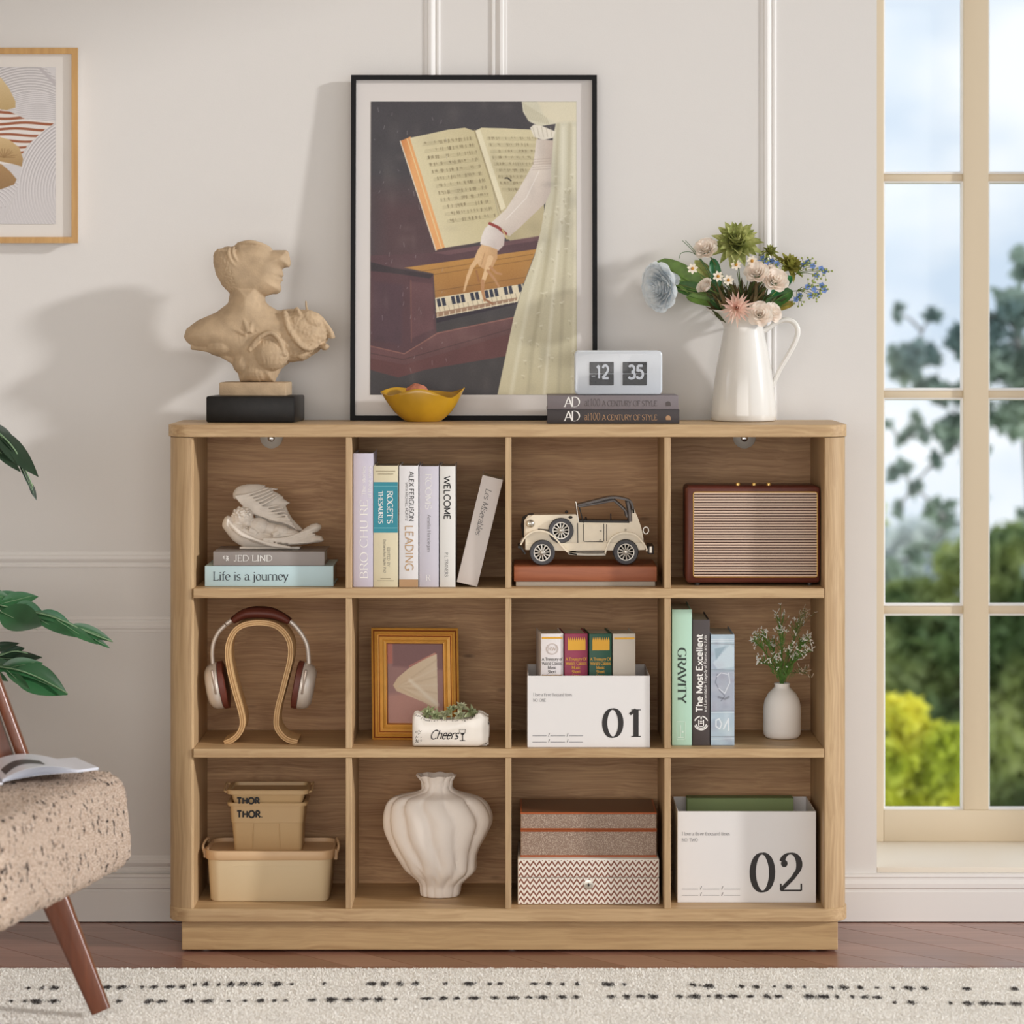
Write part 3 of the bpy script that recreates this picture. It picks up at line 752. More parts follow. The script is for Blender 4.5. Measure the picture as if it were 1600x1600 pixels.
def DN(kw=None): d = dict(right=(0, 0, -1), up=(1, 0, 0)); d.update(kw or {}); return d
def UPT(kw=None): d = dict(right=(0, 0, 1), up=(-1, 0, 0)); d.update(kw or {}); return d
FY = -.0013   # lettering floats a hair in front of the spine
def flat(T, pts, m, name='print', y=FY, label=None):
    g = G(); g.add([(x, y, z) for x, z in pts], [tuple(range(len(pts)))]); return part(T, name, g, m, None, label, local=True)

# ================================================================== BUST
YB = .205
bust = thing('bust', 'beige stone classical bust in profile on a black marble block', 'sculpture', tuple(P(400, 660, YB))[:2] + (ZT1,))
stone = mat('bust_stone', (188, 163, 132), .75, var=.12, vscale=40, bump=.25, bscale=300)
g = G()
M_ = Matrix.Translation((PX(400, YB), YB, ZT1)) @ Matrix.Rotation(math.radians(-4), 4, 'Z')
hw = 70 * S(.13); zt = PZ(619.5, .13)
g.rbox(-hw, hw, -.075, .07, 0, zt - ZT1, .004, 2, 0, M_)
part(bust, 'marble_block', g, mat('black_marble', (28, 26, 25), .4, spec=.25, var=.2, vscale=60))
g = G(); zz = PZ(597, YB) - ZT1; g.rbox(-52 * S(YB), 52 * S(YB), -.048, .045, zt - ZT1, zz, .003, 2, 0, M_)
part(bust, 'stone_base', g, stone)
s_ = S(YB)
head = [(372, 379), (395, 376), (410, 379), (420, 385), (426, 391), (449, 391), (452, 396), (455, 412), (453, 418), (446, 419), (441, 421), (443, 428), (444, 432), (440, 434), (442, 438), (438, 442), (440, 450), (438, 456), (430, 459), (418, 463), (400, 466), (375, 466), (358, 458), (347, 446), (338, 430), (333, 412), (334, 396), (340, 389), (362, 387)]
tors = [(362, 440), (412, 440), (414, 470), (422, 478), (434, 485), (448, 483), (460, 482), (478, 484), (500, 492), (512, 508), (514, 530), (500, 548), (476, 564), (452, 567), (440, 577), (432, 592), (430, 598), (375, 598), (371, 580), (366, 566), (346, 558), (326, 549), (305, 545), (292, 535), (287, 527), (291, 514), (310, 500), (338, 488), (356, 474), (361, 460)]
g = G()
inflate(g, head, YB - .004, 27, 30, 1.0)
inflate(g, tors, YB, 34, 36, 1.0)
g.lathe([(27 * s_, -.055), (25 * s_, -.02), (26 * s_, .005), (34 * s_, .035), (46 * s_, .062)][::-1] and [(48 * s_, -.062), (35 * s_, -.036), (27 * s_, -.006), (25 * s_, .022), (27 * s_, .05)], (PX(388, YB), YB + .004, PZ(470, YB)), 28, capt=True, fn=lambda x, y, z, th, i: (x, y * (.6 if i == 0 else .8 if i == 1 else 1), z))
def e(px, py, dy, rx, ry, rz, ang=0, seg=16):
    c = P(px, py, YB) + Vector((0, dy * s_, 0)); g.ell(c, (rx * s_, ry * s_, rz * s_), seg, 10, 0, Matrix.Rotation(math.radians(ang), 3, 'Y'))
def cap(pts, r, k=4):
    q = [P(a, b, YB) + Vector((0, d * s_, 0)) for a, b, d in pts]; q = smoothpath(q, k)
    rr = r if isinstance(r, (int, float)) else None
    n = len(q); g.tube(q, [(rr * s_ if rr else (r[0] + (r[1] - r[0]) * i / (n - 1)) * s_) for i in range(n)], 8)
e(372, 418, 2, 36, 27, 34); e(392, 425, -4, 34, 25, 34); e(357, 412, 0, 22, 24, 27)       # skull, cheek, hair
cap([(388, 440, 2), (385, 470, 3), (386, 505, 5)], (24, 33)); e(386, 510, 6, 46, 26, 26)
cap([(361, 388, -24), (360, 398, -27), (366, 412, -28), (377, 421, -27)], 3.2); cap([(368, 386, -25), (367, 398, -28), (374, 410, -28)], 2.6)
cap([(372, 383, -14), (392, 379, -20), (412, 384, -17), (424, 391, -10)], 3.6)             # cut rim of the skull
e(437, 430, -3, 7, 7, 2.6); e(437, 438, -3, 6, 6, 2.8); e(443, 415, -4, 6, 4, 3); e(430, 452, 0, 10, 14, 8)
e(418, 440, -6, 22, 18, 16)
cap([(404, 462, -14), (402, 485, -24), (397, 505, -30), (393, 520, -35)], (6, 4.5)); cap([(372, 462, -16), (379, 485, -26), (386, 505, -31), (391, 520, -35)], (6, 4.5))
cap([(412, 476, -12), (408, 500, -24), (403, 518, -33)], (5, 3)); cap([(388, 522, -34), (350, 510, -28), (320, 512, -18)], (4, 3))
e(330, 522, -4, 38, 26, 24); e(350, 540, -8, 30, 24, 18)
e(424, 552, -22, 30, 22, 28); e(440, 540, -18, 16, 18, 22, 20); e(382, 566, -14, 18, 18, 20); e(402, 575, -10, 28, 22, 22)
cap([(392, 548, -34), (408, 528, -38), (426, 520, -38), (440, 532, -38), (447, 556, -34)], (4, 4))   # drapery hem
cap([(446, 486, -20), (452, 510, -34), (468, 535, -34), (484, 545, -28), (500, 535, -20)], (4, 5))
e(470, 512, -16, 26, 18, 26); e(486, 500, -20, 20, 12, 14, 25); e(492, 520, -10, 20, 18, 22)
cap([(479, 470, -12), (482, 486, -18), (497, 492, -20), (508, 505, -16), (518, 522, -12), (518, 528, -10)], (1.6, 6))
cap([(464, 482, -20), (470, 492, -26), (476, 512, -28), (492, 514, -24), (504, 508, -18)], 4)
for i in range(9): e(462 + i * 6 + (i % 2) * 3, 552 + 8 * math.sin(i) - i * 2.2, -14 + 3 * math.cos(i * 2), 6, 7, 5, i * 40)
cap([(300, 541, -8), (330, 546, -14), (352, 556, -14), (368, 566, -16)], (6, 5))
def bd(co, n):
    w_ = M_ = _M['bust'] @ co if False else co
    px = 800 + co.x / S(YB); py = HY - (co.z - CZ) / S(YB); d = 0
    if px < 372 and 384 < py < 462 and px < 352 + (py - 384) * .3: d += .0018 * (noise.noise(Vector((co.x, co.y, co.z)) * 260))
    if py > 520 and px > 375: d += .0007 * math.sin(px * .9 + 6 * noise.noise(co * 40)) * (.3 + .7 * noise.noise(co * 70))
    if px > 440 and py > 484: d += .0014 * noise.noise(co * 180)
    return d
sculpt(bust, 'torso', g, stone, .0019, 4, bd)

# ================================================================== LEANING FRAMED PRINT
pf = thing('framed_poster', 'large thin black framed print of a lady playing piano, leaning on the wall', 'picture', (PX(740, .27), .27, ZT1))
fy_b, fy_t = .268, .309
fx0, fx1 = PX(548, .285), PX(933, .285); fz0 = ZT1; fz1 = PZ(118, fy_t)
def fp(x, z, off=0):
    t = (z - fz0) / (fz1 - fz0); return (x, fy_b + (fy_t - fy_b) * t - off, z)
blk = mat('frame_black', (24, 24, 26), .6, spec=.2)
fw = 7.5 * S(.285)
def rails(T, x0, x1, z0, z1, w, d, m, f, name='frame_rail'):
    for k in range(4):
        g = G(); A = [((x0, z0), (x0 + w, z0 + w)), ((x1, z0), (x1 - w, z0 + w)), ((x1, z1), (x1 - w, z1 - w)), ((x0, z1), (x0 + w, z1 - w))]
        a, b_ = A[k], A[(k + 1) % 4]
        lo = []
        for q in (a, b_):
            (ox, oz), (ix, iz) = q
            lo.append([f(ox, oz, -.001), f(ox, oz, d), f(ix, iz, d), f(ix, iz, -.001)])
        g.loft(lo); part(T, name, g, m, None)
rails(pf, fx0, fx1, fz0, fz1, fw, .010, blk, fp)
g = G(); g.add([fp(fx0 + fw * .5, fz0 + fw * .5, .001), fp(fx1 - fw * .5, fz0 + fw * .5, .001), fp(fx1 - fw * .5, fz1 - fw * .5, .001), fp(fx0 + fw * .5, fz1 - fw * .5, .001)], [(0, 1, 2, 3)])
part(pf, 'mat_board', g, mat('mat_board', (222, 217, 214), .7), None)
g = G(); g.loft([[fp(x, z, -.002) for x, z in ((fx0 + .003, fz0 + .003), (fx1 - .003, fz0 + .003), (fx1 - .003, fz1 - .003), (fx0 + .003, fz1 - .003))], [fp(x, z, .0) for x, z in ((fx0 + .003, fz0 + .003), (fx1 - .003, fz0 + .003), (fx1 - .003, fz1 - .003), (fx0 + .003, fz1 - .003))]])
part(pf, 'backing_board', g, mat('backing', (150, 120, 90), .9), None)
cv = Canvas(579, 159, 901, 617, (66, 63, 68), 1.25)
cv.poly([(579, 300), (700, 300), (740, 420), (579, 430)], (88, 62, 66), 60, .8)
cv.poly([(579, 500), (901, 480), (901, 617), (579, 617)], (62, 58, 60), 30)
cream, cream2 = (222, 212, 176), (198, 186, 146)
cv.poly([(625, 221), (641, 214), (696, 387), (681, 392)], (206, 134, 78), 1, 1, (232, 170, 110), (626, 221), (645, 221))
cv.line([(625, 221), (681, 392)], 1.6, (230, 220, 200)); cv.line([(636, 218), (690, 389)], 1.5, (236, 220, 170), .8)
cv.poly([(640, 216), (668, 210), (700, 203), (726, 200), (741, 205), (762, 262), (786, 370), (740, 381), (695, 388)], cream, 1, 1, cream2, (660, 300), (780, 270))
cv.poly([(741, 205), (752, 200), (790, 201), (830, 203), (846, 225), (850, 330), (846, 370), (797, 377), (786, 370), (764, 270)], (216, 206, 170), 1, 1, (190, 178, 142), (790, 220), (850, 340))
cv.poly([(741, 205), (750, 203), (790, 325), (781, 331)], (232, 224, 194), 1.5)
cv.line([(741, 204), (782, 332)], 2.2, (150, 136, 100), .8)
rr = random.Random(2)
for i in range(12):
    t = i / 12; x0 = 660 + 42 * t; y0 = 224 + 132 * t; x1 = 738 + 38 * t; y1 = y0 - 9
    for j in range(3): cv.line([(x0, y0 + j * 2.0), (x1, y1 + j * 2.0)], .7, (150, 138, 104), .5)
    for j in range(22):
        u = rr.random(); cv.line([(x0 + (x1 - x0) * u, y0 + (y1 - y0) * u - 1), (x0 + (x1 - x0) * u + .8, y0 + (y1 - y0) * u + rr.uniform(1, 4))], 1.1, (120, 106, 78), .6)
for i in range(9):
    t = i / 12; x0 = 760 + 36 * t; y0 = 215 + 120 * t; x1 = 838 - 10 * t; y1 = y0 + 1
    for j in range(3): cv.line([(x0, y0 + j * 2.0), (x1, y1 + j * 2.0)], .7, (150, 138, 104), .5)
    for j in range(18):
        u = rr.random(); cv.line([(x0 + (x1 - x0) * u, y0), (x0 + (x1 - x0) * u + .8, y0 + rr.uniform(1, 4))], 1.1, (126, 112, 84), .55)
cv.line([(789, 279), (793, 279), (798, 283)], 2, (40, 34, 28))
# piano
cv.poly([(579, 400), (676, 396), (700, 392), (844, 370), (838, 392), (632, 421), (579, 440)], (88, 62, 68), 1.2)
cv.poly([(676, 396), (844, 369), (843, 376), (700, 399)], (118, 86, 90), 1.5, .7)
cv.poly([(632, 419), (838, 390), (817, 446), (680, 468), (677, 428)], (190, 140, 72), 1, 1, (160, 112, 58), (740, 400), (750, 460))
for a in (6, 14, 40): cv.line([(650, 420 + a), (832, 392 + a)], .9, (112, 78, 42), .7)
cv.poly([(579, 410), (614, 420), (677, 430), (682, 520), (632, 552), (579, 542)], (86, 58, 64), 1)
cv.poly([(579, 410), (614, 419), (677, 430), (672, 436), (618, 428), (579, 424)], (54, 44, 50), 1)
cv.poly([(640, 440), (676, 444), (678, 514), (642, 530)], (104, 70, 74), 3, .8); cv.line([(642, 438), (643, 535)], 1.5, (136, 92, 78), .6)
cv.poly([(583, 440), (630, 446), (628, 540), (583, 532)], (80, 58, 68), 6, .7)
cv.poly([(579, 540), (632, 552), (682, 520), (818, 492), (800, 540), (640, 574), (579, 560)], (112, 76, 78), 1, 1, (92, 60, 60), (700, 500), (720, 560))
cv.poly([(579, 560), (632, 570), (802, 520), (794, 556), (664, 578), (623, 590), (579, 578)], (96, 58, 58), 1.2)
cv.line([(579, 541), (632, 553), (684, 521), (815, 494)], 1.4, (156, 108, 96), .8); cv.line([(579, 552), (630, 562), (806, 512)], 1, (60, 38, 42), .7)
cv.poly([(681, 494), (808, 468), (806, 476), (682, 505)], (44, 36, 48), 1.2)
cv.poly([(680, 466), (818, 444), (809, 472), (682, 497)], (226, 214, 186), 1)
for i in range(19):
    t = i / 18; x = 681 + 134 * t; y = 474 - 24 * t
    if i % 7 not in (2, 6): cv.poly([(x + 1, y - 6), (x + 6.2, y - 7), (x + 9, y + 5), (x + 3.4, y + 6)], (44, 48, 66), .8)
    cv.line([(x + 5, y + 7), (x + 7, y + 15)], .9, (150, 134, 110), .8)
cv.poly([(681, 489), (808, 465), (807, 470), (682, 496)], (150, 116, 92), .8, .85)
for i in range(14): cv.line([(684 + i * 9.2, 491 - i * 1.75), (684 + i * 9.2, 496 - i * 1.75)], 1.2, (236, 226, 204), .9)
# dress
cv.poly([(815, 159), (901, 159), (901, 617), (777, 617), (789, 560), (802, 497), (816, 450), (835, 400), (845, 360), (852, 318), (858, 270), (864, 215), (868, 194), (842, 198), (826, 190), (817, 175)], (214, 210, 188), 1.2, 1, (206, 198, 166), (880, 260), (840, 600))
cv.poly([(840, 159), (901, 159), (901, 190), (868, 192), (850, 182)], (226, 218, 192), 5, .8)
for pts, c, w_ in (([(872, 195), (868, 300), (856, 400), (836, 520), (824, 617)], (182, 174, 144), 5), ([(890, 195), (888, 320), (880, 450), (872, 617)], (184, 176, 148), 6), ([(880, 200), (878, 330), (864, 460), (850, 617)], (236, 232, 214), 5), ([(897, 200), (898, 400), (894, 617)], (234, 228, 206), 4), ([(848, 380), (826, 470), (808, 560), (798, 617)], (230, 226, 204), 6), ([(862, 340), (846, 450), (828, 560)], (190, 182, 150), 4)): cv.line(pts, w_, c, .55, 4)
for i in range(46):
    y = rr.uniform(270, 600); x = rr.uniform(max(800, 905 - (y - 150) * .30), 897); cv.line([(x - 2, y), (x + 2, y + rr.uniform(-2, 2))], 2.0, (232, 228, 208), .6); cv.line([(x, y + 3), (x + 1, y + 6)], 1.6, (176, 166, 136), .5)
for i in range(12): cv.line([(818 + i * 3.2, 162 + i * 2), (824 + i * 3, 186 + i * .8)], 1.4, (178, 170, 142), .6, 1.5)
cv.poly([(828, 200), (834, 195), (846, 197), (858, 202), (868, 206), (864, 216), (848, 220), (834, 214)], (232, 226, 212), 1.5)
for i in range(5): cv.line([(832 + i * 7, 199), (836 + i * 6.5, 214)], 1.2, (180, 172, 152), .6)
slv = (224, 214, 204)
cv.poly([(838, 218), (864, 220), (861, 262), (832, 266)], slv, 1.3, 1, (196, 180, 168), (838, 240), (864, 240))
cv.poly([(832, 258), (861, 258), (860, 300), (852, 318), (812, 356), (796, 370), (766, 350), (790, 328), (808, 300), (822, 276)], slv, 1.3, 1, (204, 190, 180), (810, 300), (850, 330))
for i in range(5): cv.line([(832, 250 + i * 4), (860, 248 + i * 4)], 1.1, (178, 160, 150), .6, 1.5)
cv.line([(842, 268), (822, 310), (790, 344)], 1.3, (240, 234, 228), .8)
cv.poly([(757, 358), (766, 349), (790, 361), (787, 384), (778, 393), (764, 388), (750, 382), (752, 370)], (232, 224, 218), 1.4, 1, (204, 190, 184), (756, 370), (786, 384))
cv.line([(765, 350), (778, 356), (790, 366)], 4.6, (150, 62, 58)); cv.line([(785, 360), (792, 374)], 2, (214, 196, 140))
# hand
sk, sk2 = (222, 184, 138), (186, 138, 96)
cv.poly([(752, 383), (765, 386), (777, 391), (777, 404), (770, 418), (760, 424), (748, 416), (741, 404), (746, 392)], sk, 1.3, 1, (200, 156, 112), (750, 395), (776, 412))
cv.line([(749, 402), (737, 418), (731, 434)], 8, sk, 1, 1.2, 5); cv.line([(732, 430), (728, 444), (725, 455)], 5.2, sk, 1, 1.2, 3)
cv.line([(766, 404), (760, 424), (754, 442)], 9, (226, 190, 146), 1, 1.2, 6); cv.line([(754, 440), (754, 456), (757, 470)], 6, sk2, 1, 1.2, 3.6); cv.line([(757, 468), (769, 475)], 3.2, (150, 104, 74))
cv.line([(766, 418), (775, 427), (783, 429)], 4.4, sk2, 1, 1.2, 3); cv.line([(762, 424), (772, 436), (779, 448)], 4.6, sk2, 1, 1.2, 3)
cv.line([(744, 424), (748, 440)], 3, (150, 100, 66), .6, 2); cv.line([(757, 396), (752, 414)], 1.2, (180, 134, 92), .7)
for i in range(46):
    x, y = rr.uniform(581, 700), rr.uniform(165, 610); l = rr.uniform(1, 7); cv.line([(x, y), (x + rr.uniform(-2, 2), y + l)], .8, (170, 164, 168), .5)
for i in range(260):
    x, y = rr.uniform(579, 901), rr.uniform(159, 617); v = rr.choice([-1, 1]); cv.blob(x, y, rr.uniform(4, 16), rr.uniform(4, 22), (30, 26, 28) if v < 0 else (236, 222, 196), rr.uniform(.02, .07))
cv.grain(2.6)
pw0, pw1, pzt, pzb = PX(579, .285), PX(901, .285), PZ(159, .305), PZ(617, .272)
print_part(pf, 'art_print', cv, lambda u, v: fp(pw0 + (pw1 - pw0) * u, pzt + (pzb - pzt) * v, .0018), attrmat('art_print', .55))

# ================================================================== GOLD FRAMED ABSTRACT (hung, left edge of the picture)
hf = thing('framed_picture', 'gold framed abstract print of raked white arcs hanging on the wall at the upper left', 'picture', (PX(20, WY), WY - .012, PZ(375, WY)))
hy = WY - .02
def hp(x, z, off=0): return (x, hy - off, z)
hx0, hx1, hz0, hz1 = PX(-130, hy), PX(122, hy), PZ(380, hy), PZ(75, hy)
rails(hf, hx0, hx1, hz0, hz1, 9.5 * S(hy), .007, wood('frame_gold', (206, 160, 92), (176, 128, 62), 'z', 90, 3, .35), hp)
g = G(); g.box(hx0 + .004, hx1 - .004, hy, hy + .019, hz0 + .004, hz1 - .004); part(hf, 'mat_board', g, mat('mat_board2', (228, 222, 216), .7), None)
cv = Canvas(-96, 105, 87, 350, (206, 202, 202), 1.5)
wl, gr_ = (232, 228, 228), (176, 170, 172)
def arcs(cx, cy, r0, r1, st, a0, a1, clip=None, sx=1.0):
    m = None if clip is None else cv.mask(clip, .8)
    old = cv.a.copy(); r = r0
    if clip is not None: cv.poly(clip, (208, 204, 205))
    while r < r1:
        pts = [(cx + sx * r * math.cos(math.radians(a)), cy + r * math.sin(math.radians(a))) for a in range(a0, a1 + 1, 6)]
        cv.line(pts, st * .42, gr_, .8, 1); cv.line([(x - .6, y - st * .35) for x, y in pts], st * .3, wl, .8, 1); r += st
    if m is not None: cv.a = old * (1 - m[..., None]) + cv.a * m[..., None]
arcs(48, 230, 70, 160, 4.2, 190, 350)
arcs(60, 90, 50, 112, 3.0, 20, 160, [(20, 146), (55, 143), (87, 148), (87, 190), (70, 192), (45, 186), (20, 172), (-10, 150)], 1.3)
st = [(-96, 172), (10, 172), (40, 186), (87, 190), (80, 196), (60, 212), (42, 228), (32, 246), (20, 256), (-96, 262)]
m_ = cv.mask(st, 1)[..., None]; old = cv.a.copy(); cv.poly(st, (226, 220, 216))
for i in range(9): cv.line([(x, 175 + i * 9 + 1.5 * math.sin(x * .07 + i)) for x in range(-96, 92, 8)], 4.2 - .12 * i, (150, 84, 54), .95, 1.4)
cv.a = old * (1 - m_) + cv.a * m_
cl = [(87, 194), (70, 202), (48, 222), (36, 246), (32, 270), (26, 300), (10, 335), (-2, 350), (87, 350)]
arcs(150, 300, 60, 150, 4.6, 120, 260, cl, 1.0)
arcs(-30, 330, 10, 60, 4.5, 190, 350, [(-96, 262), (20, 258), (34, 262), (28, 292), (2, 345), (-96, 350)], 1.4)
cv.poly([(58, 105), (64, 105), (87, 128), (87, 136)], (190, 184, 186), 1.5); cv.poly([(70, 105), (87, 105), (87, 122)], (214, 210, 210), 1)
cv.poly([(-60, 120), (-20, 112), (2, 122), (14, 138), (24, 158), (24, 168), (10, 172), (-20, 168), (-60, 170)], (214, 190, 146), 1.2, 1, (188, 160, 112), (0, 125), (0, 172))
cv.poly([(-60, 210), (0, 214), (14, 218), (30, 230), (36, 248), (34, 260), (20, 256), (0, 252), (-60, 256)], (208, 180, 134), 1.2, 1, (168, 136, 92), (0, 216), (0, 258))
cv.poly([(-60, 256), (2, 256), (16, 268), (26, 280), (22, 288), (0, 296), (-60, 300)], (172, 138, 96), 1.2, 1, (150, 118, 80), (0, 256), (0, 296))
for i in range(22): a = i * .3; cv.line([(6, 246), (6 + 22 * math.cos(a) * rr.uniform(.5, 1), 246 - 14 * abs(math.sin(a)))], .8, (140, 108, 70), .6)
cv.grain(2)
print_part(hf, 'art_print', cv, lambda u, v: (PX(-96 + 183 * u, hy), hy - .0012, PZ(105 + 245 * v, hy)), attrmat('art_print2', .7))

# ================================================================== BOWL + FRUIT
YW = .188; c = (PX(661, YW), YW, ZT1)
bowl = thing('bowl', 'wavy mustard yellow ceramic bowl in front of the framed print', 'bowl', c)
g = G(); sB = S(YW)
def bf(off):
    def f(x, y, z, th, i):
        t = z / (50 * sB); r = math.hypot(x, y)
        wv = t ** 2.2; A_ = math.degrees(th) % 360
        tb_ = [(0, 5, 1.06), (45, -4, .97), (90, -1, .93), (135, 4, 1.0), (180, -3, 1.09), (210, -9, .97), (265, 3, .88), (318, -13, .95), (360, 5, 1.06)]
        for q_ in range(len(tb_) - 1):
            if tb_[q_][0] <= A_ <= tb_[q_ + 1][0]:
                u_ = (A_ - tb_[q_][0]) / (tb_[q_ + 1][0] - tb_[q_][0]); u_ = u_ * u_ * (3 - 2 * u_)
                dz_ = tb_[q_][1] * (1 - u_) + tb_[q_ + 1][1] * u_; rk_ = tb_[q_][2] * (1 - u_) + tb_[q_ + 1][2] * u_
                break
        k = 1 + wv * (rk_ - 1)
        z2 = z + wv * sB * dz_ * .9
        return x * k * 1.0, y * k * .66, z2
    return f
op = [(26, 0), (28, 1), (36, 7), (45, 16), (52, 26), (57, 36), (60, 44), (62, 48.5)]; ip = [(61, 49.5), (59.5, 48.5), (57, 43), (53, 34), (46, 22), (36, 12), (20, 6), (.2, 5)]
g.lathe([(a * sB, b_ * sB) for a, b_ in op + ip], c, 64, fn=bf(0), capt=True)
part(bowl, 'body', g, mat('mustard_glaze', (194, 148, 34), .25, coat=.5, var=.15, vscale=14), 60)
nut = thing('fruit', 'round reddish brown dried fruit inside the mustard bowl', 'fruit', (PX(651, YW), YW + .01, ZT1 + 7 * sB))
g = G(); r_ = 20 * sB; g.ell((PX(651, YW), YW + .01, PZ(620, YW)), (r_, r_, r_), 24, 16)
for i, v in enumerate(g.v): q = Vector(v); g.v[i] = tuple(q + (q - Vector((PX(651, YW), YW + .01, PZ(621, YW)))) * .12 * noise.noise(q * 90))
part(nut, 'skin', g, mat('nut_skin', (190, 118, 92), .7, var=.3, vscale=90, bump=.5, bscale=350), 60)

# ================================================================== TWO STYLE BOOKS + FLIP CLOCK
def style_book(label, x0, x1, y0, y1, Y, cov, c1, c2, group):
    w_ = (x1 - x0) * S(Y); h = (y1 - y0) * S(Y); z = PZ(y1, Y)
    T = book(label, (w_, .15, h), (PX(x0, Y), Y, z), cov, group, True)
    k = S(Y); cz = h * .2
    ltext(T, 'AD', (27 * k, FY, cz * .9), 15.5 * k, c1, 23 * k, T=11, t=2, track=-8)
    ltext(T, 'at100', (58 * k, FY, cz * 1.25), 11 * k, c2, 25 * k, T=7, t=3)
    ltext(T, 'A CENTURY OF STYLE', (86 * k, FY, cz * 1.25), 8.3 * k, c2, 86 * k, T=9, t=4)
    g = G(); a = [(185.5 * k, cz * 1.25), (193 * k, cz * 1.25), (193 * k, cz * 1.25 + 2.5 * k)] + [(189 * k + 3.8 * k * math.cos(t_ / 8 * math.pi), cz * 1.25 + 4.2 * k + 3 * k * math.sin(t_ / 8 * math.pi)) for t_ in range(1, 9)]
    g.add([(x, FY, z_) for x, z_ in a], [tuple(range(len(a)))]); part(T, 'spine_emblem', g, c2, None, local=True)
    return T, z + h
zb = PZ(662, .074)
T, zt1 = style_book('dark charcoal book with bronze spine lettering, under the matching grey book', 855, 1061.5, 640.3, 662, .074, mat('cover_charcoal', (62, 56, 58), .55, bump=.1, bscale=600), inkw, mat('ink_bronze', (176, 138, 104), .5, .2), 'coffee table books under the clock')
zfix = ZT1 - T.location.z; T.location.z = ZT1; _M[T.name] = Matrix.Translation(T.location); zt1 = ZT1 + 21.7 * S(.074)
T, zt2 = style_book('grey book with dark spine lettering, lying on the charcoal book under the flip clock', 855, 1060, 617.5, 639.5, .076, mat('cover_gray', (126, 118, 122), .55, bump=.1, bscale=600), inkw, mat('ink_dim', (88, 80, 80), .6), 'coffee table books under the clock')
T.location.z = zt1 + .0002; zt2 = T.location.z + 22 * S(.076)
YC = .10; c0 = (PX(966.5, YC), YC, zt2)
ck = thing('flip_clock', 'white flip clock in a clear acrylic case, standing on the stacked coffee table books', 'clock', c0)
x0, x1, zc1 = PX(897, YC), PX(1036, YC), PZ(547, YC)
acr = bpy.data.materials.new('acrylic'); acr.use_nodes = True; nt_ = acr.node_tree; nt_.nodes.clear()
o_ = nt_.nodes.new('ShaderNodeOutputMaterial'); tr_ = nt_.nodes.new('ShaderNodeBsdfTransparent'); gs_ = nt_.nodes.new('ShaderNodeBsdfGlossy'); mx_ = nt_.nodes.new('ShaderNodeMixShader')
gs_.inputs['Roughness'].default_value = .04; mx_.inputs[0].default_value = .02; nt_.links.new(tr_.outputs[0], mx_.inputs[1]); nt_.links.new(gs_.outputs[0], mx_.inputs[2]); nt_.links.new(mx_.outputs[0], o_.inputs[0])
body = mat('clock_white', (206, 212, 220), .35, coat=.3)
g = G(); lo = []
for y, ins in ((YC + .006, .002), (YC + .008, 0), (YC + .058, 0), (YC + .06, .003)): lo.append([(x, y, z) for x, z in rrect(x0 + .0015 + ins, x1 - .0015 - ins, zt2 + .001 + ins, zc1 - .0015 - ins, .009)])
g.loft(lo); part(ck, 'case', g, body, 40)
g = G(); lo = []
for y, ins in ((YC, .004), (YC + .0015, .001), (YC + .004, 0), (YC + .010, 0)): lo.append([(x, y, z) for x, z in rrect(x0 + ins, x1 - ins, zt2 + ins, zc1 - ins, .011)])
inn = []
for y, ins in ((YC + .010, .0022), (YC + .0035, .0024)): inn.append([(x, y, z) for x, z in rrect(x0 + ins, x1 - ins, zt2 + ins, zc1 - ins, .009)])
g.loft(lo, capt=False); g.loft(inn, capb=False); g.loft([lo[-1], inn[0]], capb=False, capt=False)
part(ck, 'clear_cover', g, acr, 40)
flapm = mat('flap_black', (34, 36, 42), .7, var=.3, vscale=120)
for (a, b_, s1, xx) in ((921, 959, '12', 930), (973, 1011, '35', 981)):
    fx0_, fx1_ = PX(a, YC + .004), PX(b_, YC + .004); fz0_, fz1_ = PZ(602.5, YC), PZ(566, YC); zm = (fz0_ + fz1_) / 2
    fl_ = None
    for (q0, q1) in ((fz0_, zm - .0005), (zm + .0005, fz1_)):
        g = G(); g.rbox(fx0_, fx1_, YC + .0042, YC + .0058, q0, q1, .0008, 1); f_ = part(ck, 'flap', g, flapm)
    text(f_, s1, (PX(xx, YC), YC + .0039, PZ(591.5, YC)), 20 * S(YC), mat('digit_gray', (190, 196, 206), .5), name='digits', **fit(s1, (22 if s1 == '12' else 25) * S(YC), 20 * S(YC), mode='sans', T=14, track=1))
    if s1 == '12': text(f_, '_', (PX(924.5, YC), YC + .0039, PZ(588, YC)), 5 * S(YC), _mats['digit_gray'], name='digits', mode='sans', T=16, track=0)

# ================================================================== JUG
YJ = .238; sJ = S(YJ); cJ = (PX(1162, YJ), YJ, ZT1)
jug = thing('pitcher', 'tall glossy white enamel pitcher with a looped handle, right end of the bookcase top', 'pitcher', cJ)
enam = mat('enamel_white', (230, 227, 221), .16, coat=.6)
g = G()
op = [(46, 0), (50, .6), (51.3, 3), (51, 12), (48.5, 40), (43.5, 80), (38, 110), (33, 132), (31.2, 144), (31.4, 148), (34, 153), (40, 160), (47, 166.5), (51, 169.5)]
ip = [(51, 171), (49, 170.5), (44, 166), (37, 159), (31, 152), (29, 146), (28, 138)]
def jf(x, y, z, th, i):
    h = z / sJ; t = max(0, (h - 146) / 25); c_ = math.cos(th)
    k = 1 + t * (.16 * max(0, -c_) ** 1.5 - .22 * max(0, c_))
    return x * k - t * 4 * sJ * 0, y * (1 - .12 * t), z + t * sJ * (3.5 * max(0, -c_) ** 2 - 5 * max(0, c_) ** 2)
g.lathe([(a * sJ, b_ * sJ) for a, b_ in op + ip], cJ, 56, fn=jf)
part(jug, 'body', g, enam, 60)
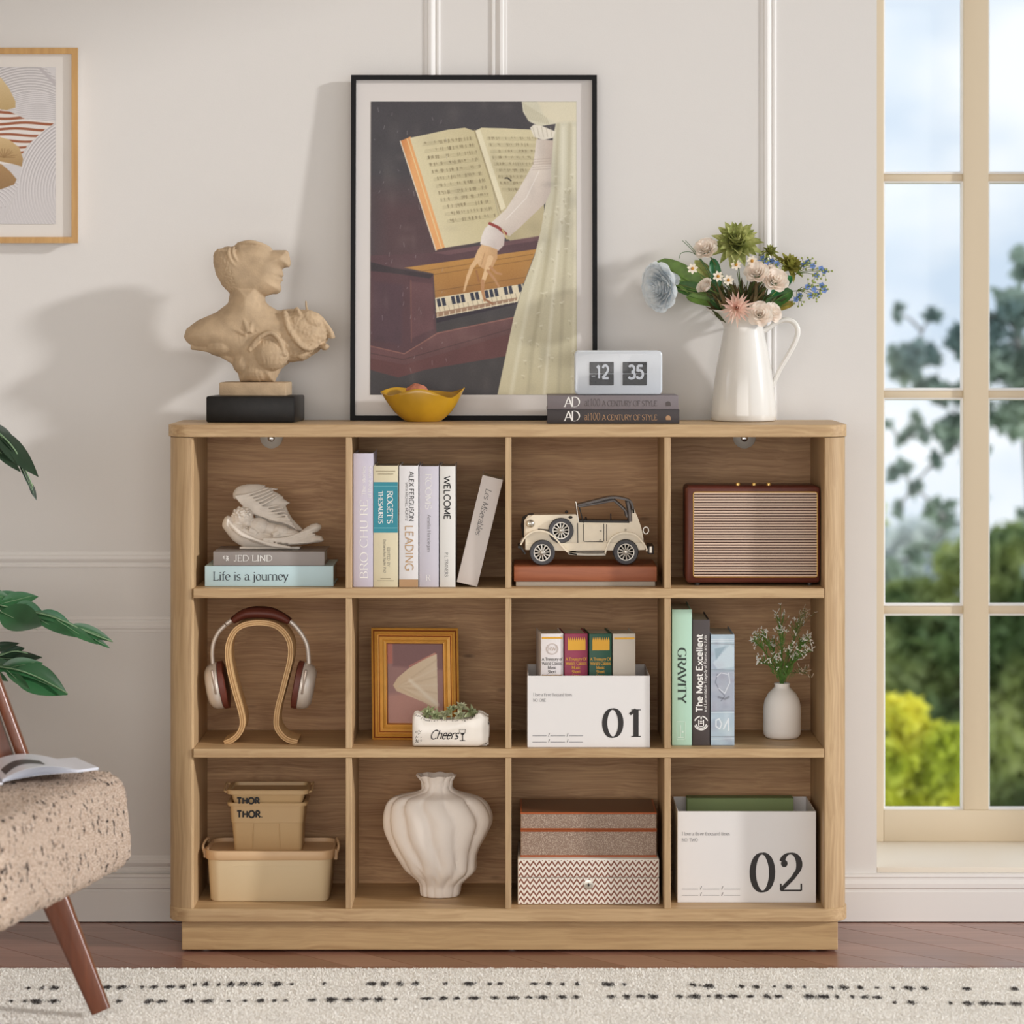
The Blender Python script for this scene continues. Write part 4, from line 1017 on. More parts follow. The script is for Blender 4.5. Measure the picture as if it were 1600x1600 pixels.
hp_ = smoothpath([P(1190, 519, YJ), P(1200, 514, YJ), P(1212, 505, YJ), P(1226, 500, YJ), P(1239, 503, YJ), P(1246.5, 515, YJ), P(1244, 531, YJ), P(1234, 551, YJ), P(1220, 575, YJ), P(1212, 592, YJ), P(1206, 606, YJ)], 5)
g = G(); g.tube(hp_, [sJ * (3.4 + 1.0 * math.sin(i / len(hp_) * math.pi)) for i in range(len(hp_))], 12, flat=1.0); part(jug, 'handle', g, enam, 80)

# ---- flowers: every stem is a thing of its own
stemm = mat('stem_green', (92, 112, 52), .6); dleaf = mat('leaf_deep', (62, 104, 44), .5, var=.3, vscale=60); oleaf = mat('leaf_olive', (146, 150, 78), .6, var=.35, vscale=50)
lleaf = mat('leaf_light', (112, 146, 66), .5, var=.3, vscale=40)
rosem = petalmat('rose_cream', (255, 250, 242), (254, 240, 228)); bluem = petalmat('peony_blue', (248, 251, 252), (234, 242, 248))
mouth = P(1160, 505, YJ)
def stem_to(T, head, r=.0014, sag=.3, start=None, m=None, name='stem'):
    a = (start or mouth) + Vector((random.uniform(-.012, .012), random.uniform(-.012, .012), -.05)); h = Vector(head)
    rim = mouth.lerp(h, .06); rim.z = PZ(482, YJ); mid = rim.lerp(h, .5) + Vector((0, 0, .10 * (h - a).length * sag)); g = G(); g.tube(smoothpath([a, rim, mid, h], 6), r, 6); part(T, name, g, m or stemm)
def bloom(label, px, py, Y, r, m, axis, cat='flower', name='rose', layers=5, ruffle=.015, sepal=True, group=None, opening=.5):
    h = P(px, py, Y); r = r * S(Y) * .8; ax = Vector(axis).normalized(); T = thing(name, label, cat, tuple(h), group)
    t1 = ax.orthogonal().normalized(); t2 = ax.cross(t1); base = h - ax * r * .55; rn = random.Random(int(px * 7 + py))
    for L in range(layers):
        n = 3 + L; op_ = opening * (L / (layers - 1)) ** 1.1 * 1.5; g = G()
        for i in range(n):
            a = 2 * math.pi * i / n + L * .7 + rn.uniform(-.15, .15); rad = t1 * math.cos(a) + t2 * math.sin(a)
            d = (ax * math.cos(op_) + rad * math.sin(op_)).normalized()
            inn_ = (-rad * math.cos(op_) + ax * math.sin(op_))
            g.leaf(base + rad * r * (.08 + .13 * L), d, inn_, r * (1.25 - .04 * L), r * (.8 + .17 * L), bend=-.12 - .22 * (L / layers), cup=.2, shape='petal', n=7, cols=6, wave=ruffle, ph=rn.uniform(0, 6))
        part(T, 'petals', g, m, 80)
    if sepal:
        g = G()
        for i in range(5):
            a = 2 * math.pi * i / 5; rad = t1 * math.cos(a) + t2 * math.sin(a); g.leaf(base - ax * r * .1, rad * .9 + ax * .25, ax, r * .7, r * .25, bend=-.2, shape='pt', n=4, cols=2)
        part(T, 'sepals', g, dleaf)
    stem_to(T, base - ax * r * .1); return T
GF = 'cream roses in the pitcher'
bloom('pale blue full peony hanging out at the far left of the pitcher bouquet', 1027, 449, YJ - .04, 27, bluem, (-.75, -.6, -.1), name='peony', layers=8, ruffle=.03, opening=.62)
bloom('small pale blue bud tucked behind the big blue peony', 1048, 436, YJ - .005, 13, bluem, (.1, -.6, .6), name='peony', layers=5, ruffle=.03)
bloom('cream rose at the upper left of the bouquet, beside the green succulent bloom', 1102, 388, YJ - .03, 17, rosem, (-.3, -.8, .6), group=GF)
bloom('half closed cream rose low at the left of the bouquet', 1101, 447, YJ - .05, 14, rosem, (-.6, -.5, .6), group=GF, opening=.3)
bloom('cream rose high in the middle of the bouquet, left of two side by side', 1182, 425, YJ - .06, 17, rosem, (-.2, -.8, .55), group=GF)
bloom('open cream rose right of the middle of the bouquet', 1212, 437, YJ - .06, 18, rosem, (.15, -.85, .5), group=GF, opening=.55)
bloom('open cream rose resting on the pitcher rim', 1187, 490, YJ - .075, 17, rosem, (-.1, -.95, .3), group=GF, opening=.6)
bloom('cream rose beside the rim at the handle side of the pitcher', 1208, 488, YJ - .05, 14, rosem, (.5, -.8, .3), group=GF, opening=.55)
bloom('small cream rose bud behind the two middle roses', 1206, 421, YJ - .02, 10, rosem, (.1, -.6, .7), group=GF, opening=.3)
# green many-leaved blooms
def rosette(label, px, py, Y, r, m, axis, n=34, name='succulent_bloom', cat='flower', w=.34, group=None, bend=.35, m2=None, stem=True):
    h = P(px, py, Y); r = r * S(Y); ax = Vector(axis).normalized(); T = thing(name, label, cat, tuple(h), group)
    t1 = ax.orthogonal().normalized(); t2 = ax.cross(t1); rn = random.Random(int(px)); g = G()
    for i in range(n):
        a = i * 2.39996; t = i / n; op_ = .12 + 1.55 * t; rad = t1 * math.cos(a) + t2 * math.sin(a)
        d = ax * math.cos(op_) + rad * math.sin(op_)
        g.leaf(h - ax * r * .3 + rad * r * .05, d, ax, r * (.75 + .35 * t) * rn.uniform(.85, 1.12), r * w * rn.uniform(.85, 1.1), bend=bend * rn.uniform(.2, 1) * (.4 - t), cup=.35, shape='pt', n=6, cols=2)
    part(T, 'petals', g, m, 80)
    if stem: stem_to(T, h - ax * r * .3)
    return T
rosette('large olive green succulent bloom at the top of the bouquet', 1150, 376, YJ - .02, 41, petalmat('succulent_green', (216, 218, 150), (150, 160, 88), 45), (-.1, -.75, .6), 64, w=.40)
rosette('olive leafy bloom at the right of the bouquet behind the roses', 1235, 413, YJ + .0, 27, petalmat('olive_bloom', (170, 170, 84), (126, 118, 56), 45), (.4, -.5, .6), 30, w=.46)
rosette('green seed-head cluster at the upper right of the bouquet', 1203, 392, YJ + .0, 16, oleaf, (.2, -.5, .8), 26, w=.4)
T = rosette('pink spiky dahlia hanging over the front of the pitcher rim', 1151, 481, YJ - .085, 27, petalmat('dahlia_pink', (252, 230, 214), (244, 200, 186)), (-.05, -.95, .1), 44, 'dahlia', w=.17, bend=.5)
# large leaves
def bigleaf(label, pts, W, Y0, m, up=(0, -1, .3), name='leaf'):
    T = thing(name, label, 'leaf', tuple(P(*pts[0], Y0)), 'broad leaves in the pitcher'); a, b_ = P(*pts[0], Y0), P(*pts[1], Y0 + pts[2] if len(pts) > 2 else Y0)
    d = b_ - a; g = G(); g.leaf(a, d, up, d.length, W * S(Y0), bend=-.12, cup=.16, shape='round', n=14, cols=6); part(T, 'blade', g, m, 80)
    g = G(); g.tube([a.lerp(b_, t) + Vector((0, -.002 + .0 * t, 0)) - Vector(up).normalized() * .12 * d.length * t * t for t in (0, .3, .6, .92)], [.0012, .001, .0007, .0003], 5); part(T, 'midrib', g, lleaf)
    g = G(); g.tube(smoothpath([a, Vector((a.x * .4 + mouth.x * .6, YJ, PZ(481, YJ))), mouth + Vector((-.005, 0, -.04))], 4), .0012, 5); part(T, 'stalk', g, stemm)
bigleaf('broad green leaf sweeping up to the left behind the blue peony', [(1122, 470), (1026, 404), -.01], 38, YJ + .03, lleaf)
bigleaf('broad green leaf spreading left just above the pitcher spout', [(1130, 466), (1052, 444), -.01], 26, YJ + .02, dleaf)
bigleaf('lower left broad leaf drooping beside the pitcher spout', [(1134, 476), (1072, 462), -.01], 20, YJ + .01, lleaf)
bigleaf('broad green leaf behind the lower right roses', [(1190, 482), (1240, 452), 0], 26, YJ - .02, dleaf)
bigleaf('yellowing leaf low at the right of the bouquet', [(1200, 486), (1242, 472), 0], 14, YJ + .0, mat('leaf_ochre', (158, 138, 60), .6, var=.3, vscale=50))
bigleaf('dark leaf at the rim under the half closed rose', [(1128, 482), (1110, 466), 0], 14, YJ - .03, mat('leaf_dark_pot', (42, 78, 36), .45))
bigleaf('upright deep green leaf left of the middle of the bouquet', [(1122, 450), (1114, 402), 0], 18, YJ - .02, mat('leaf_shiny', (36, 110, 62), .35))
bigleaf('deep green leaf right of the open cream rose', [(1206, 462), (1238, 430), 0], 18, YJ - .03, _mats['leaf_shiny'])
bigleaf('olive leaf behind the succulent bloom at the left', [(1130, 460), (1086, 404), 0], 22, YJ + .03, oleaf)
# thick filler foliage in the centre
T = thing('filler_foliage', 'dense dark filler greenery in the middle of the bouquet above the rim', 'foliage', tuple(mouth)); g = G(); g2 = G(); rn = random.Random(5)
for i in range(230):
    a = rn.uniform(-1.25, 1.25); d = Vector((math.sin(a), rn.uniform(-.8, .4), math.cos(a) * .9 + .2)); L = rn.uniform(.03, .088)
    q = mouth + Vector((math.sin(a) * .018, rn.uniform(-.02, .02), rn.uniform(-.01, .02)))
    (g if i % 2 else g2).leaf(q + d * .01, d, (rn.uniform(-1, 1), -1, 0), L, .010, bend=rn.uniform(-.5, .3), cup=.2, shape='pt', n=4, cols=2)
part(T, 'leaves', g, mat('filler_dark', (62, 72, 30), .6, var=.4, vscale=80), 80, kind='stuff'); part(T, 'leaves', g2, mat('filler_brown', (104, 86, 50), .7, var=.3, vscale=80), 80, kind='stuff')
# grass blades and loops
for i, (pp, lab) in enumerate((([(1130, 480), (1112, 430), (1085, 392), (1071, 376)], 'tall thin grass blade rising at the upper left of the bouquet'), ([(1132, 480), (1108, 425), (1085, 397), (1066, 395), (1061, 404)], 'thin grass blade curling over at the left of the bouquet'), ([(1128, 480), (1105, 424), (1082, 392), (1066, 376)], 'thin grass blade just left of the tallest one'),
        ([(1185, 480), (1190, 455), (1198, 455), (1190, 472), (1182, 480)], 'looped green tendril below the open rose'))):
    T = thing('grass_blade', lab, 'grass', tuple(P(*pp[0], YJ))); g = G(); g.tube(smoothpath([P(a, b_, YJ - .03) for a, b_ in pp], 6), .0013, 6, flat=.5); part(T, 'blade', g, dleaf)
# small daisies
for i, (px, py, lab) in enumerate(((1122, 432, 'tiny white daisy at the left of the bouquet centre'), (1138, 438, 'tiny cream daisy in the middle of the bouquet'), (1082, 420, 'tiny brown-eyed daisy against the broad leaf'), (1150, 414, 'tiny white daisy below the succulent bloom'), (1175, 408, 'tiny tan daisy left of the seed-head'))):
    h = P(px, py, YJ - .07 if i < 2 else YJ - .045); T = thing('daisy', lab, 'flower', tuple(h), 'tiny daisies in the bouquet'); g = G()
    for k in range(7): a = k * .9 + i; g.leaf(h, (math.cos(a), -.15, math.sin(a)), (0, -1, 0), 9 * sJ, 4.4 * sJ, shape='round', n=4, cols=2)
    part(T, 'petals', g, mat('daisy_white', (240, 230, 212), .7)); g = G(); g.ell(h + Vector((0, -.001, 0)), 2.6 * sJ, 8, 6); part(T, 'eye', g, mat('daisy_eye', (196, 140, 50), .7)); stem_to(T, h, .0008)
# blue forget-me-not sprigs
bl, gb_ = mat('tiny_blue', (112, 142, 206), .6), mat('bud_green', (150, 162, 92), .6)
for i, (ends, lab) in enumerate((([(1262, 410), (1270, 416), (1283, 420), (1276, 430), (1256, 414), (1288, 424)], 'sprig of tiny blue flowers at the upper far right of the bouquet'), ([(1262, 448), (1272, 452), (1284, 446), (1250, 462), (1276, 460), (1288, 454), (1266, 462), (1244, 468)], 'sprig of tiny blue flowers at the lower far right of the bouquet'), ([(1192, 404), (1198, 410), (1206, 408), (1214, 412), (1188, 410)], 'sprig of tiny blue flowers behind the middle roses'))):
    T = thing('forget_me_not', lab, 'flower', tuple(P(*ends[0], YJ)), 'blue sprigs in the pitcher'); root = P(1205, 470, YJ) if i < 2 else P(1180, 450, YJ); node = root.lerp(P(*ends[0], YJ - .01), .7)
    g = G(); g.tube(smoothpath([root, root.lerp(node, .5) + Vector((0, 0, .006)), node], 4), .001, 5); gp = G(); gg = G(); rn = random.Random(i)
    for ex, ey in ends:
        h = P(ex, ey, YJ - .01 + rn.uniform(-.015, .015)); g.tube([node, node.lerp(h, .5) + Vector((0, 0, .003)), h], .0006, 4)
        for k in range(5): a = k * 1.2566; gp.leaf(h, (math.cos(a), -.2, math.sin(a)), (0, -1, 0), 5.2 * sJ, 4.2 * sJ, shape='round', n=3, cols=2)
        for k in range(7):
            q = h + Vector((rn.gauss(0, 6) * sJ, rn.gauss(0, .005), rn.gauss(0, 6) * sJ)); gg.ell(q, 1.7 * sJ, 6, 5); g.tube([h, q], .0004, 4)
    part(T, 'stems', g, stemm); part(T, 'petals', gp, bl); part(T, 'buds', gg, gb_)
# ================================================================== ROW 1
Z1, Z2, Z3 = rows_z[0][0], rows_z[1][0], rows_z[2][0]
serif = dict(T=9, t=3.2)
# ---- cube 1: two lying books and sleeping angel
k = S(.042); h1 = 32 * k
T = book('pale blue hardback with a large dark serif title, lying in the top left cube', (201 * k, .165, h1), (PX(320, .042), .042, Z1), mat('cover_paleblue', (192, 218, 224), .5), 'books under the angel', True)
ltext(T, 'Life is a journey', (13 * k, FY, 9.6 * k), 13.2 * k, mat('ink_slate', (52, 58, 68), .6), 118 * k, T=9, t=3.4)
T2 = book('taupe hardback with widely spaced white serif capitals, lying on the pale blue one', (174 * k, .15, 22 * k), (PX(333, .042), .044, Z1 + h1 + .0002), mat('cover_taupe', (150, 142, 138), .5), 'books under the angel', True, pages=paper_w)
ltext(T2, 'JED LIND', (32 * k, FY, 7 * k), 9.6 * k, inkw, 61 * k, T=8, t=3.2)
ltext(T2, 'NR', (20 * k, FY, 15.5 * k), 4.4 * k, inkw, right=(0, 0, -1), up=(1, 0, 0), T=14, t=8)
ltext(T2, 'VF', (15 * k, FY, 15.5 * k), 3.6 * k, inkw, right=(0, 0, -1), up=(1, 0, 0), T=14, t=8)
za = Z1 + h1 + 22 * k + .0004
YA = .115; sA = S(YA)
ang = thing('angel_figurine', 'white sleeping cherub figurine curled inside large feathered wings, on the taupe book', 'figurine', (PX(428, YA), YA, za))
def q5(u, v): return (300 + u / 6.154, 680 + v / 6.154 + 0.6)
resin = mat('resin_white', (226, 216, 204), .6, var=.06, vscale=60, sss=.0)
g = G()
up_w = [q5(*a) for a in ((395, 610), (388, 560), (405, 525), (440, 490), (500, 472), (560, 465), (640, 468), (710, 482), (700, 498), (770, 505), (830, 515), (812, 530), (770, 528), (830, 560), (885, 600), (870, 608), (905, 630), (945, 655), (915, 668), (900, 680), (925, 740), (960, 800), (1010, 855), (1080, 920), (1000, 950), (860, 920), (640, 880), (610, 800), (575, 730), (540, 680), (500, 640), (450, 622))]
inflate(g, up_w, YA + .012, 8, 14, .8, yfn=lambda x, y: 10 - 14 * max(0, 1 - math.hypot(x - 385, y - 790) / 60))
lo_w = [q5(*a) for a in ((290, 880), (290, 840), (310, 790), (345, 765), (375, 780), (390, 820), (440, 850), (520, 880), (600, 910), (700, 945), (780, 968), (900, 965), (1030, 930), (1100, 880), (1150, 850), (1205, 838), (1245, 860), (1248, 890), (1215, 925), (1165, 945), (1200, 955), (1250, 968), (1272, 1005), (1255, 1025), (1200, 1035), (1100, 1048), (950, 1060), (750, 1078), (600, 1082), (500, 1075), (440, 1045), (390, 1010), (340, 950))]
inflate(g, lo_w, YA - .012, 15, 18, .8)
def ea(u, v, dy, a, b_, c_, ang_=0):
    px, py = q5(u, v); g.ell(P(px, py, YA) + Vector((0, dy * sA, 0)), (a / 6.154 * sA, b_ / 6.154 * sA, c_ / 6.154 * sA), 14, 9, 0, Matrix.Rotation(math.radians(ang_), 3, 'Y'))
def ca(pts, r0, r1, dy):
    q = smoothpath([P(*q5(a, b_), YA) + Vector((0, (dy[i] if isinstance(dy, list) else dy) * sA, 0)) for i, (a, b_) in enumerate(pts)], 5)
    g.tube(q, [(r0 + (r1 - r0) * i / (len(q) - 1)) * sA for i in range(len(q))], 7)
ea(490, 775, -8, 108, 95, 92); ea(540, 840, -12, 45, 50, 35); ea(455, 835, -14, 50, 40, 26)
for i in range(26): a = i * 2.4; ea(488 + 98 * math.sin(a) * (i / 26) ** .5, 752 + 66 * math.cos(a) * (i / 26) ** .5, -8 - 15.5 * math.sqrt(max(0, 1 - (i / 26))), 17, 17, 13)
ea(650, 870, -6, 110, 90, 80, 15); ea(760, 900, -4, 110, 80, 62, 10); ea(860, 915, -8, 100, 80, 60, 10); ea(960, 930, -8, 80, 60, 36, 10)
ca([(560, 900), (620, 930), (560, 930), (500, 890)], 6, 3.5, -17); ca([(850, 930), (790, 960), (900, 955), (1000, 945)], 6.5, 3.5, -16)
for i in range(9):    # feathers of the near wing
    t = i / 8; ca([(330 + 10 * i, 800 + 18 * i), (470 + 34 * i, 930 + 13 * i), (640 + 40 * i, 1000 + 8 * i)], 3.4, 2.0, [-13, -29, -28])
for i in range(5): ca([(700 + 60 * i, 985 + 9 * i), (920 + 40 * i, 975 + 10 * i), (1180 + 6 * i, 880 + 32 * i)], 2.8, 1.8, [-28, -27, -16])
for i in range(11):   # feathers of the raised wing
    t = i / 10; ca([(420 + 12 * i, 585 + 14 * i), (560 + 26 * i, 560 + 26 * i), (735 + 21 * i, 505 + 20 * i if i < 5 else 520 + 30 * i)], 2.4, 1.3, [-12 + i, -6 + i * .5, 3])
for i in range(7): ca([(600 + 22 * i, 690 + 20 * i), (740 + 30 * i, 720 + 22 * i), (880 + 22 * i, 700 + 36 * i)], 1.8, 1.2, [0, 2, 4])
def lim(co, n): return 0
sculpt(ang, 'figure', g, resin, .0011, 1)
# soft grey stone support under the wing is part of the figure's base
g = G(); g.rbox(PX(375, YA), PX(470, YA), YA - .02, YA + .03, za, za + .006, .003, 2); part(ang, 'base', g, resin)

# ---- cube 2: six upright books
k = S(.028)
GB = 'upright books in the second top cube'
def sbook(label, x0, x1, y0, cov, Y=.028, z=Z1, group=GB, d=.17, ybot=918, **kw):
    k = S(Y); return book(label, ((x1 - x0) * k, d, (ybot - y0) * k), (PX(x0, Y), Y, z), cov, group, **kw), k, (ybot - y0)
lav = mat('cover_lavender', (204, 198, 214), .5)
T, k, H = sbook('tall pale lavender book at the left end of the upright row', 552, 583, 709, lav)
ltext(T, 'BRO CHU RE', (22.5 * k, FY, 13 * k), 12 * k, inkw, 124 * k, **UPT(dict(T=8, t=3)))
ltext(T, 'The stories', (19 * k, FY, 143 * k), 5.5 * k, inkw, 46 * k, **UPT(dict(T=8, t=4))); ltext(T, 'of those years', (28 * k, FY, 139 * k), 5.5 * k, inkw, 50 * k, **UPT(dict(T=8, t=4)))
T, k, H = sbook('cream book with a teal title block', 583.5, 622, 728.5, mat('cover_cream', (222, 212, 182), .55))
b0, b1 = H - (833 - 728.5), H - (754 - 728.5)
flat(T, [(.2 * k, b0 * k), (38.2 * k, b0 * k), (38.2 * k, b1 * k), (.2 * k, b1 * k)], mat('teal', (38, 138, 156), .5), 'title_block', FY * .8)
for zz in (b0 + 7, b1 - 7): flat(T, [(0.4 * k, zz * k), (38 * k, zz * k), (38 * k, (zz + .8) * k), (0.4 * k, (zz + .8) * k)], mat('teal_line', (120, 190, 200), .5), 'title_rule')
ltext(T, "ROGET'S", (21.5 * k, FY, (b1 - 14) * k), 8.6 * k, inkw, 51 * k, **DN(dict(T=12, t=5))); ltext(T, 'THESAURUS', (8 * k, FY, (b1 - 14) * k), 6.8 * k, inkw, 51 * k, **DN(dict(T=12, t=5)))
ltext(T, 'EDITED BY', (22 * k, FY, 62 * k), 3.6 * k, inkg, 30 * k, **DN(dict(T=8, t=5))); ltext(T, 'Barbara Ann Kipfer PhD', (16 * k, FY, 74 * k), 3.6 * k, inkg, 52 * k, **DN(dict(T=8, t=5)))
for i, (zz, ww) in enumerate(((H - 9, 30), (H - 13.5, 24), (13, 16), (9.5, 26))): flat(T, [((19 - ww / 2) * k, zz * k), ((19 + ww / 2) * k, zz * k), ((19 + ww / 2) * k, (zz + 1) * k), ((19 - ww / 2) * k, (zz + 1) * k)], mat('ink_tan', (160, 148, 120), .6), 'spine_rule')
T, k, H = sbook('white book with tan capitals and a tan foot band', 623.5, 653.5, 728.5, mat('cover_white', (232, 230, 232), .5))
ltext(T, 'ALEX FERGUSON', (16 * k, FY, (H - 9) * k), 7 * k, ink, 78 * k, **DN(dict(mode='sans', T=9)))
ltext(T, 'WITH MICHAEL MORITZ', (10 * k, FY, (H - 26) * k), 3.6 * k, inkg, 60 * k, **DN(dict(mode='sans', T=9)))
ltext(T, 'LEADING', (10 * k, FY, (H - 93) * k), 12 * k, mat('ink_sand', (190, 156, 120), .5), 72 * k, **DN(dict(mode='sans', T=10)))
flat(T, [(.3 * k, .4 * k), (29.8 * k, .4 * k), (29.8 * k, 12 * k), (.3 * k, 12 * k)], mat('foot_band', (184, 146, 106), .5), 'foot_band')
T, k, H = sbook('pale grey-lilac book with faint white capitals', 655, 685.5, 729, mat('cover_lilac', (208, 204, 216), .5))
ltext(T, 'ROOMS', (9.5 * k, FY, (H - 12) * k), 9.5 * k, inkw, 56 * k, **DN(dict(T=7, t=3))); ltext(T, 'Amelia Handegan', (13 * k, FY, (H - 76) * k), 5 * k, inkg, 58 * k, **DN(dict(T=7, t=4)))
ltext(T, 'R', (10.5 * k, FY, 10 * k), 9 * k, inkw, T=7, t=3)
T, k, H = sbook('white book with bold black sans capitals', 687, 711.5, 729, mat('cover_offwhite', (230, 228, 224), .5))
ltext(T, 'WELCOME', (7 * k, FY, (H - 16) * k), 9.4 * k, ink, 68 * k, **DN(dict(mode='sans', T=11))); ltext(T, 'P.L.TRAVERS', (8 * k, FY, 54 * k), 5 * k, inkg, 38 * k, **DN(dict(T=8, t=4)))
a = math.atan2(744 - 712, 744 - 908) ; tilt = math.radians(13.6)
hL = 172 * k; T = book('beige book leaning to the right against the divider', (33 * k, .165, hL), (PX(713.5, .028), .028, Z1 + 33 * k * math.sin(tilt) + .0003), mat('cover_beige', (214, 204, 198), .55), GB, rot=(0, tilt, 0))
ltext(T, 'Les Miserables', (10.5 * k, FY, hL - 19 * k), 9 * k, inkg, 74 * k, **DN(dict(T=8, t=3.4, slant=.18)))

# ---- cube 3: wooden box book and model car
k = S(.042)
T = thing('box', 'flat red-brown wooden box with a grey base, under the model car', 'box', (PX(915, .042), .042, Z1))
g = G(); g.rbox(PX(806, .042), PX(1024, .042), .044, .21, Z1, Z1 + 8 * k, .001, 1); part(T, 'base', g, mat('box_gray', (170, 160, 146), .7))
g = G(); g.rbox(PX(803, .042), PX(1026.5, .042), .042, .215, Z1 + 7.5 * k, Z1 + 31 * k, .0015, 2); part(T, 'lid', g, wood('red_wood', (176, 106, 70), (140, 74, 46), 'x', 90, 3, .45))
zc = Z1 + 31 * k
YK = .105; sK = S(YK); yl, yr = YK - .036, YK + .036
car = thing('model_car', 'cream vintage open tourer model car with dark soft top, on the wooden box', 'model car', (PX(915, YK), YK, zc))
dzc = zc - PZ(884.2, YK)
def q7(u, v): return (PX(790 + u / 6.154, YK), PZ(680 + v / 6.154, YK) + dzc)
carp = mat('car_cream', (232, 218, 192), .3, coat=.4, var=.05, vscale=50); chr_ = mat('car_chrome', (190, 184, 174), .3, .8); tyre = mat('tyre', (74, 74, 78), .65); drk = mat('car_dark', (40, 36, 34), .5)
soft = mat('soft_top', (96, 90, 88), .4, var=.3, vscale=60)
def ext(pts, y0, y1, m, nm, r=None):
    g = G(); g.prism([q7(*p) for p in pts], y0, y1); return part(car, nm, g, m, 25)
ext([(190, 900), (200, 820), (260, 780), (670, 772), (690, 800), (700, 850), (1185, 855), (1200, 740), (1230, 720), (1265, 800), (1300, 900), (1320, 1000), (1320, 1100), (190, 1110)], YK - .024, YK + .024, carp, 'body')
ext([(190, 1050), (1330, 1040), (1335, 1110), (600, 1120), (190, 1110)], YK - .030, YK + .030, carp, 'chassis')
ext([(740, 866), (935, 862), (940, 1000), (925, 1030), (750, 1026)], YK - .0255, YK - .0235, carp, 'door')
for a_, b_ in (((745, 862), (748, 1028)), ((940, 862), (940, 1030)), ((968, 868), (968, 1026)), ((748, 1030), (935, 1034)), ((690, 855), (692, 1050))):
    g = G(); g.tube([(*[q7(*a_)[0]], YK - .0258, q7(*a_)[1]), (q7(*b_)[0], YK - .0258, q7(*b_)[1])], .0007, 6); part(car, 'door_line', g, drk)
for a_ in ((910, 930), (908, 1022), (1148, 920)):
    g = G(); x, z = q7(*a_); g.ell((x, YK - .0262, z), (.0022, .0012, .0022), 10, 6); part(car, 'hinge', g, chr_)
def wheel(u, v, y, nm='wheel', R=19.7, wd=.011):
    x, z = q7(u, v); r = R * sK
    lst = []
    g = G(); 
    for r0, r1 in (((r * .66), r),):
        lo = [];
        for rr_, yy in ((r0, 0), (r0 + .0012, -.0006), (r * .93, -.001), (r, .002), (r, wd - .002), (r * .93, wd), (r0, wd)):
            lo.append([(x + rr_ * math.cos(t_ * math.pi / 18), y + yy, z + rr_ * math.sin(t_ * math.pi / 18)) for t_ in range(36)])
        lo.append(lo[0]); g.loft(lo, capb=False, capt=False)
    W_ = part(car, nm, g, tyre, 40)
    g = G(); lo = []
    for rr_, yy in ((r * .67, .0006), (r * .67, -.0004), (r * .60, 0), (r * .60, .002)): lo.append([(x + rr_ * math.cos(t_ * math.pi / 18), y + yy, z + rr_ * math.sin(t_ * math.pi / 18)) for t_ in range(36)])
    g.loft(lo, capb=False, capt=False)
    for i in range(12):
        a = i * math.pi / 6 + .1; ca_, sa_ = math.cos(a), math.sin(a); w0 = .0011
        p0 = Vector((x + ca_ * r * .15, y + .0006, z + sa_ * r * .15)); p1 = Vector((x + ca_ * r * .62, y + .0006, z + sa_ * r * .62)); n_ = Vector((-sa_, 0, ca_))
        g.tube([p0, p1], [.0011, .0016], 4, flat=1)
    part(W_, 'spokes', g, mat('wheel_white', (226, 222, 214), .35, .3), 40)
    g = G(); g.ell((x, y - .0005, z), (r * .2, .002, r * .2), 14, 8); part(W_, 'hub', g, chr_)
    g = G(); g.lathe([(r * .66, 0), (r * .3, .0)], (0, 0, 0), 24, capt=True); M_ = Matrix.Translation((x, y + wd * .5, z)) @ Matrix.Rotation(math.pi / 2, 4, 'X'); g.v = [tuple(M_ @ Vector(v)) for v in g.v]; part(W_, 'drum', g, drk)
wheel(350, 1135, YK - .036); wheel(1150, 1130, YK - .036); wheel(350, 1135, YK + .025); wheel(1150, 1130, YK + .025); wheel(530, 925, YK - .033, 'spare_wheel', 19.7, .009)
def strip(pts, w_y0, w_y1, th, m, nm, k=5):
    q = smoothpath([(q7(*p)[0], 0, q7(*p)[1]) for p in pts], k); g = G(); lo = []
    for i, p in enumerate(q):
        t_ = (q[min(i + 1, len(q) - 1)] - q[max(i - 1, 0)]).normalized(); n_ = Vector((-t_.z, 0, t_.x)) * th / 2
        lo.append([(p.x + n_.x, w_y0, p.z + n_.z), (p.x + n_.x, w_y1, p.z + n_.z), (p.x - n_.x, w_y1, p.z - n_.z), (p.x - n_.x, w_y0, p.z - n_.z)])
    g.loft(lo); return part(car, nm, g, m, 50)
for y0_, y1_ in ((YK - .040, YK - .022), (YK + .022, YK + .040)):
    strip([(145, 1060), (185, 990), (250, 940), (330, 925), (410, 945), (480, 1000), (540, 1070), (600, 1130), (680, 1150)], y0_, y1_, .0032, carp, 'front_fender')
    strip([(950, 1150), (965, 1090), (1010, 1000), (1080, 955), (1150, 945), (1230, 960), (1290, 1010), (1340, 1080), (1350, 1120)], y0_, y1_, .0032, carp, 'rear_fender')
    strip([(600, 1140), (720, 1150), (850, 1152), (955, 1150)], y0_, y1_, .0045, mat('running_board', (170, 164, 152), .4, .5), 'running_board', 2)
g = G()
strip([(690, 690), (850, 650), (1030, 612), (1180, 640), (1215, 690), (1225, 760)], YK - .024, YK + .024, .0042, soft, 'soft_top')
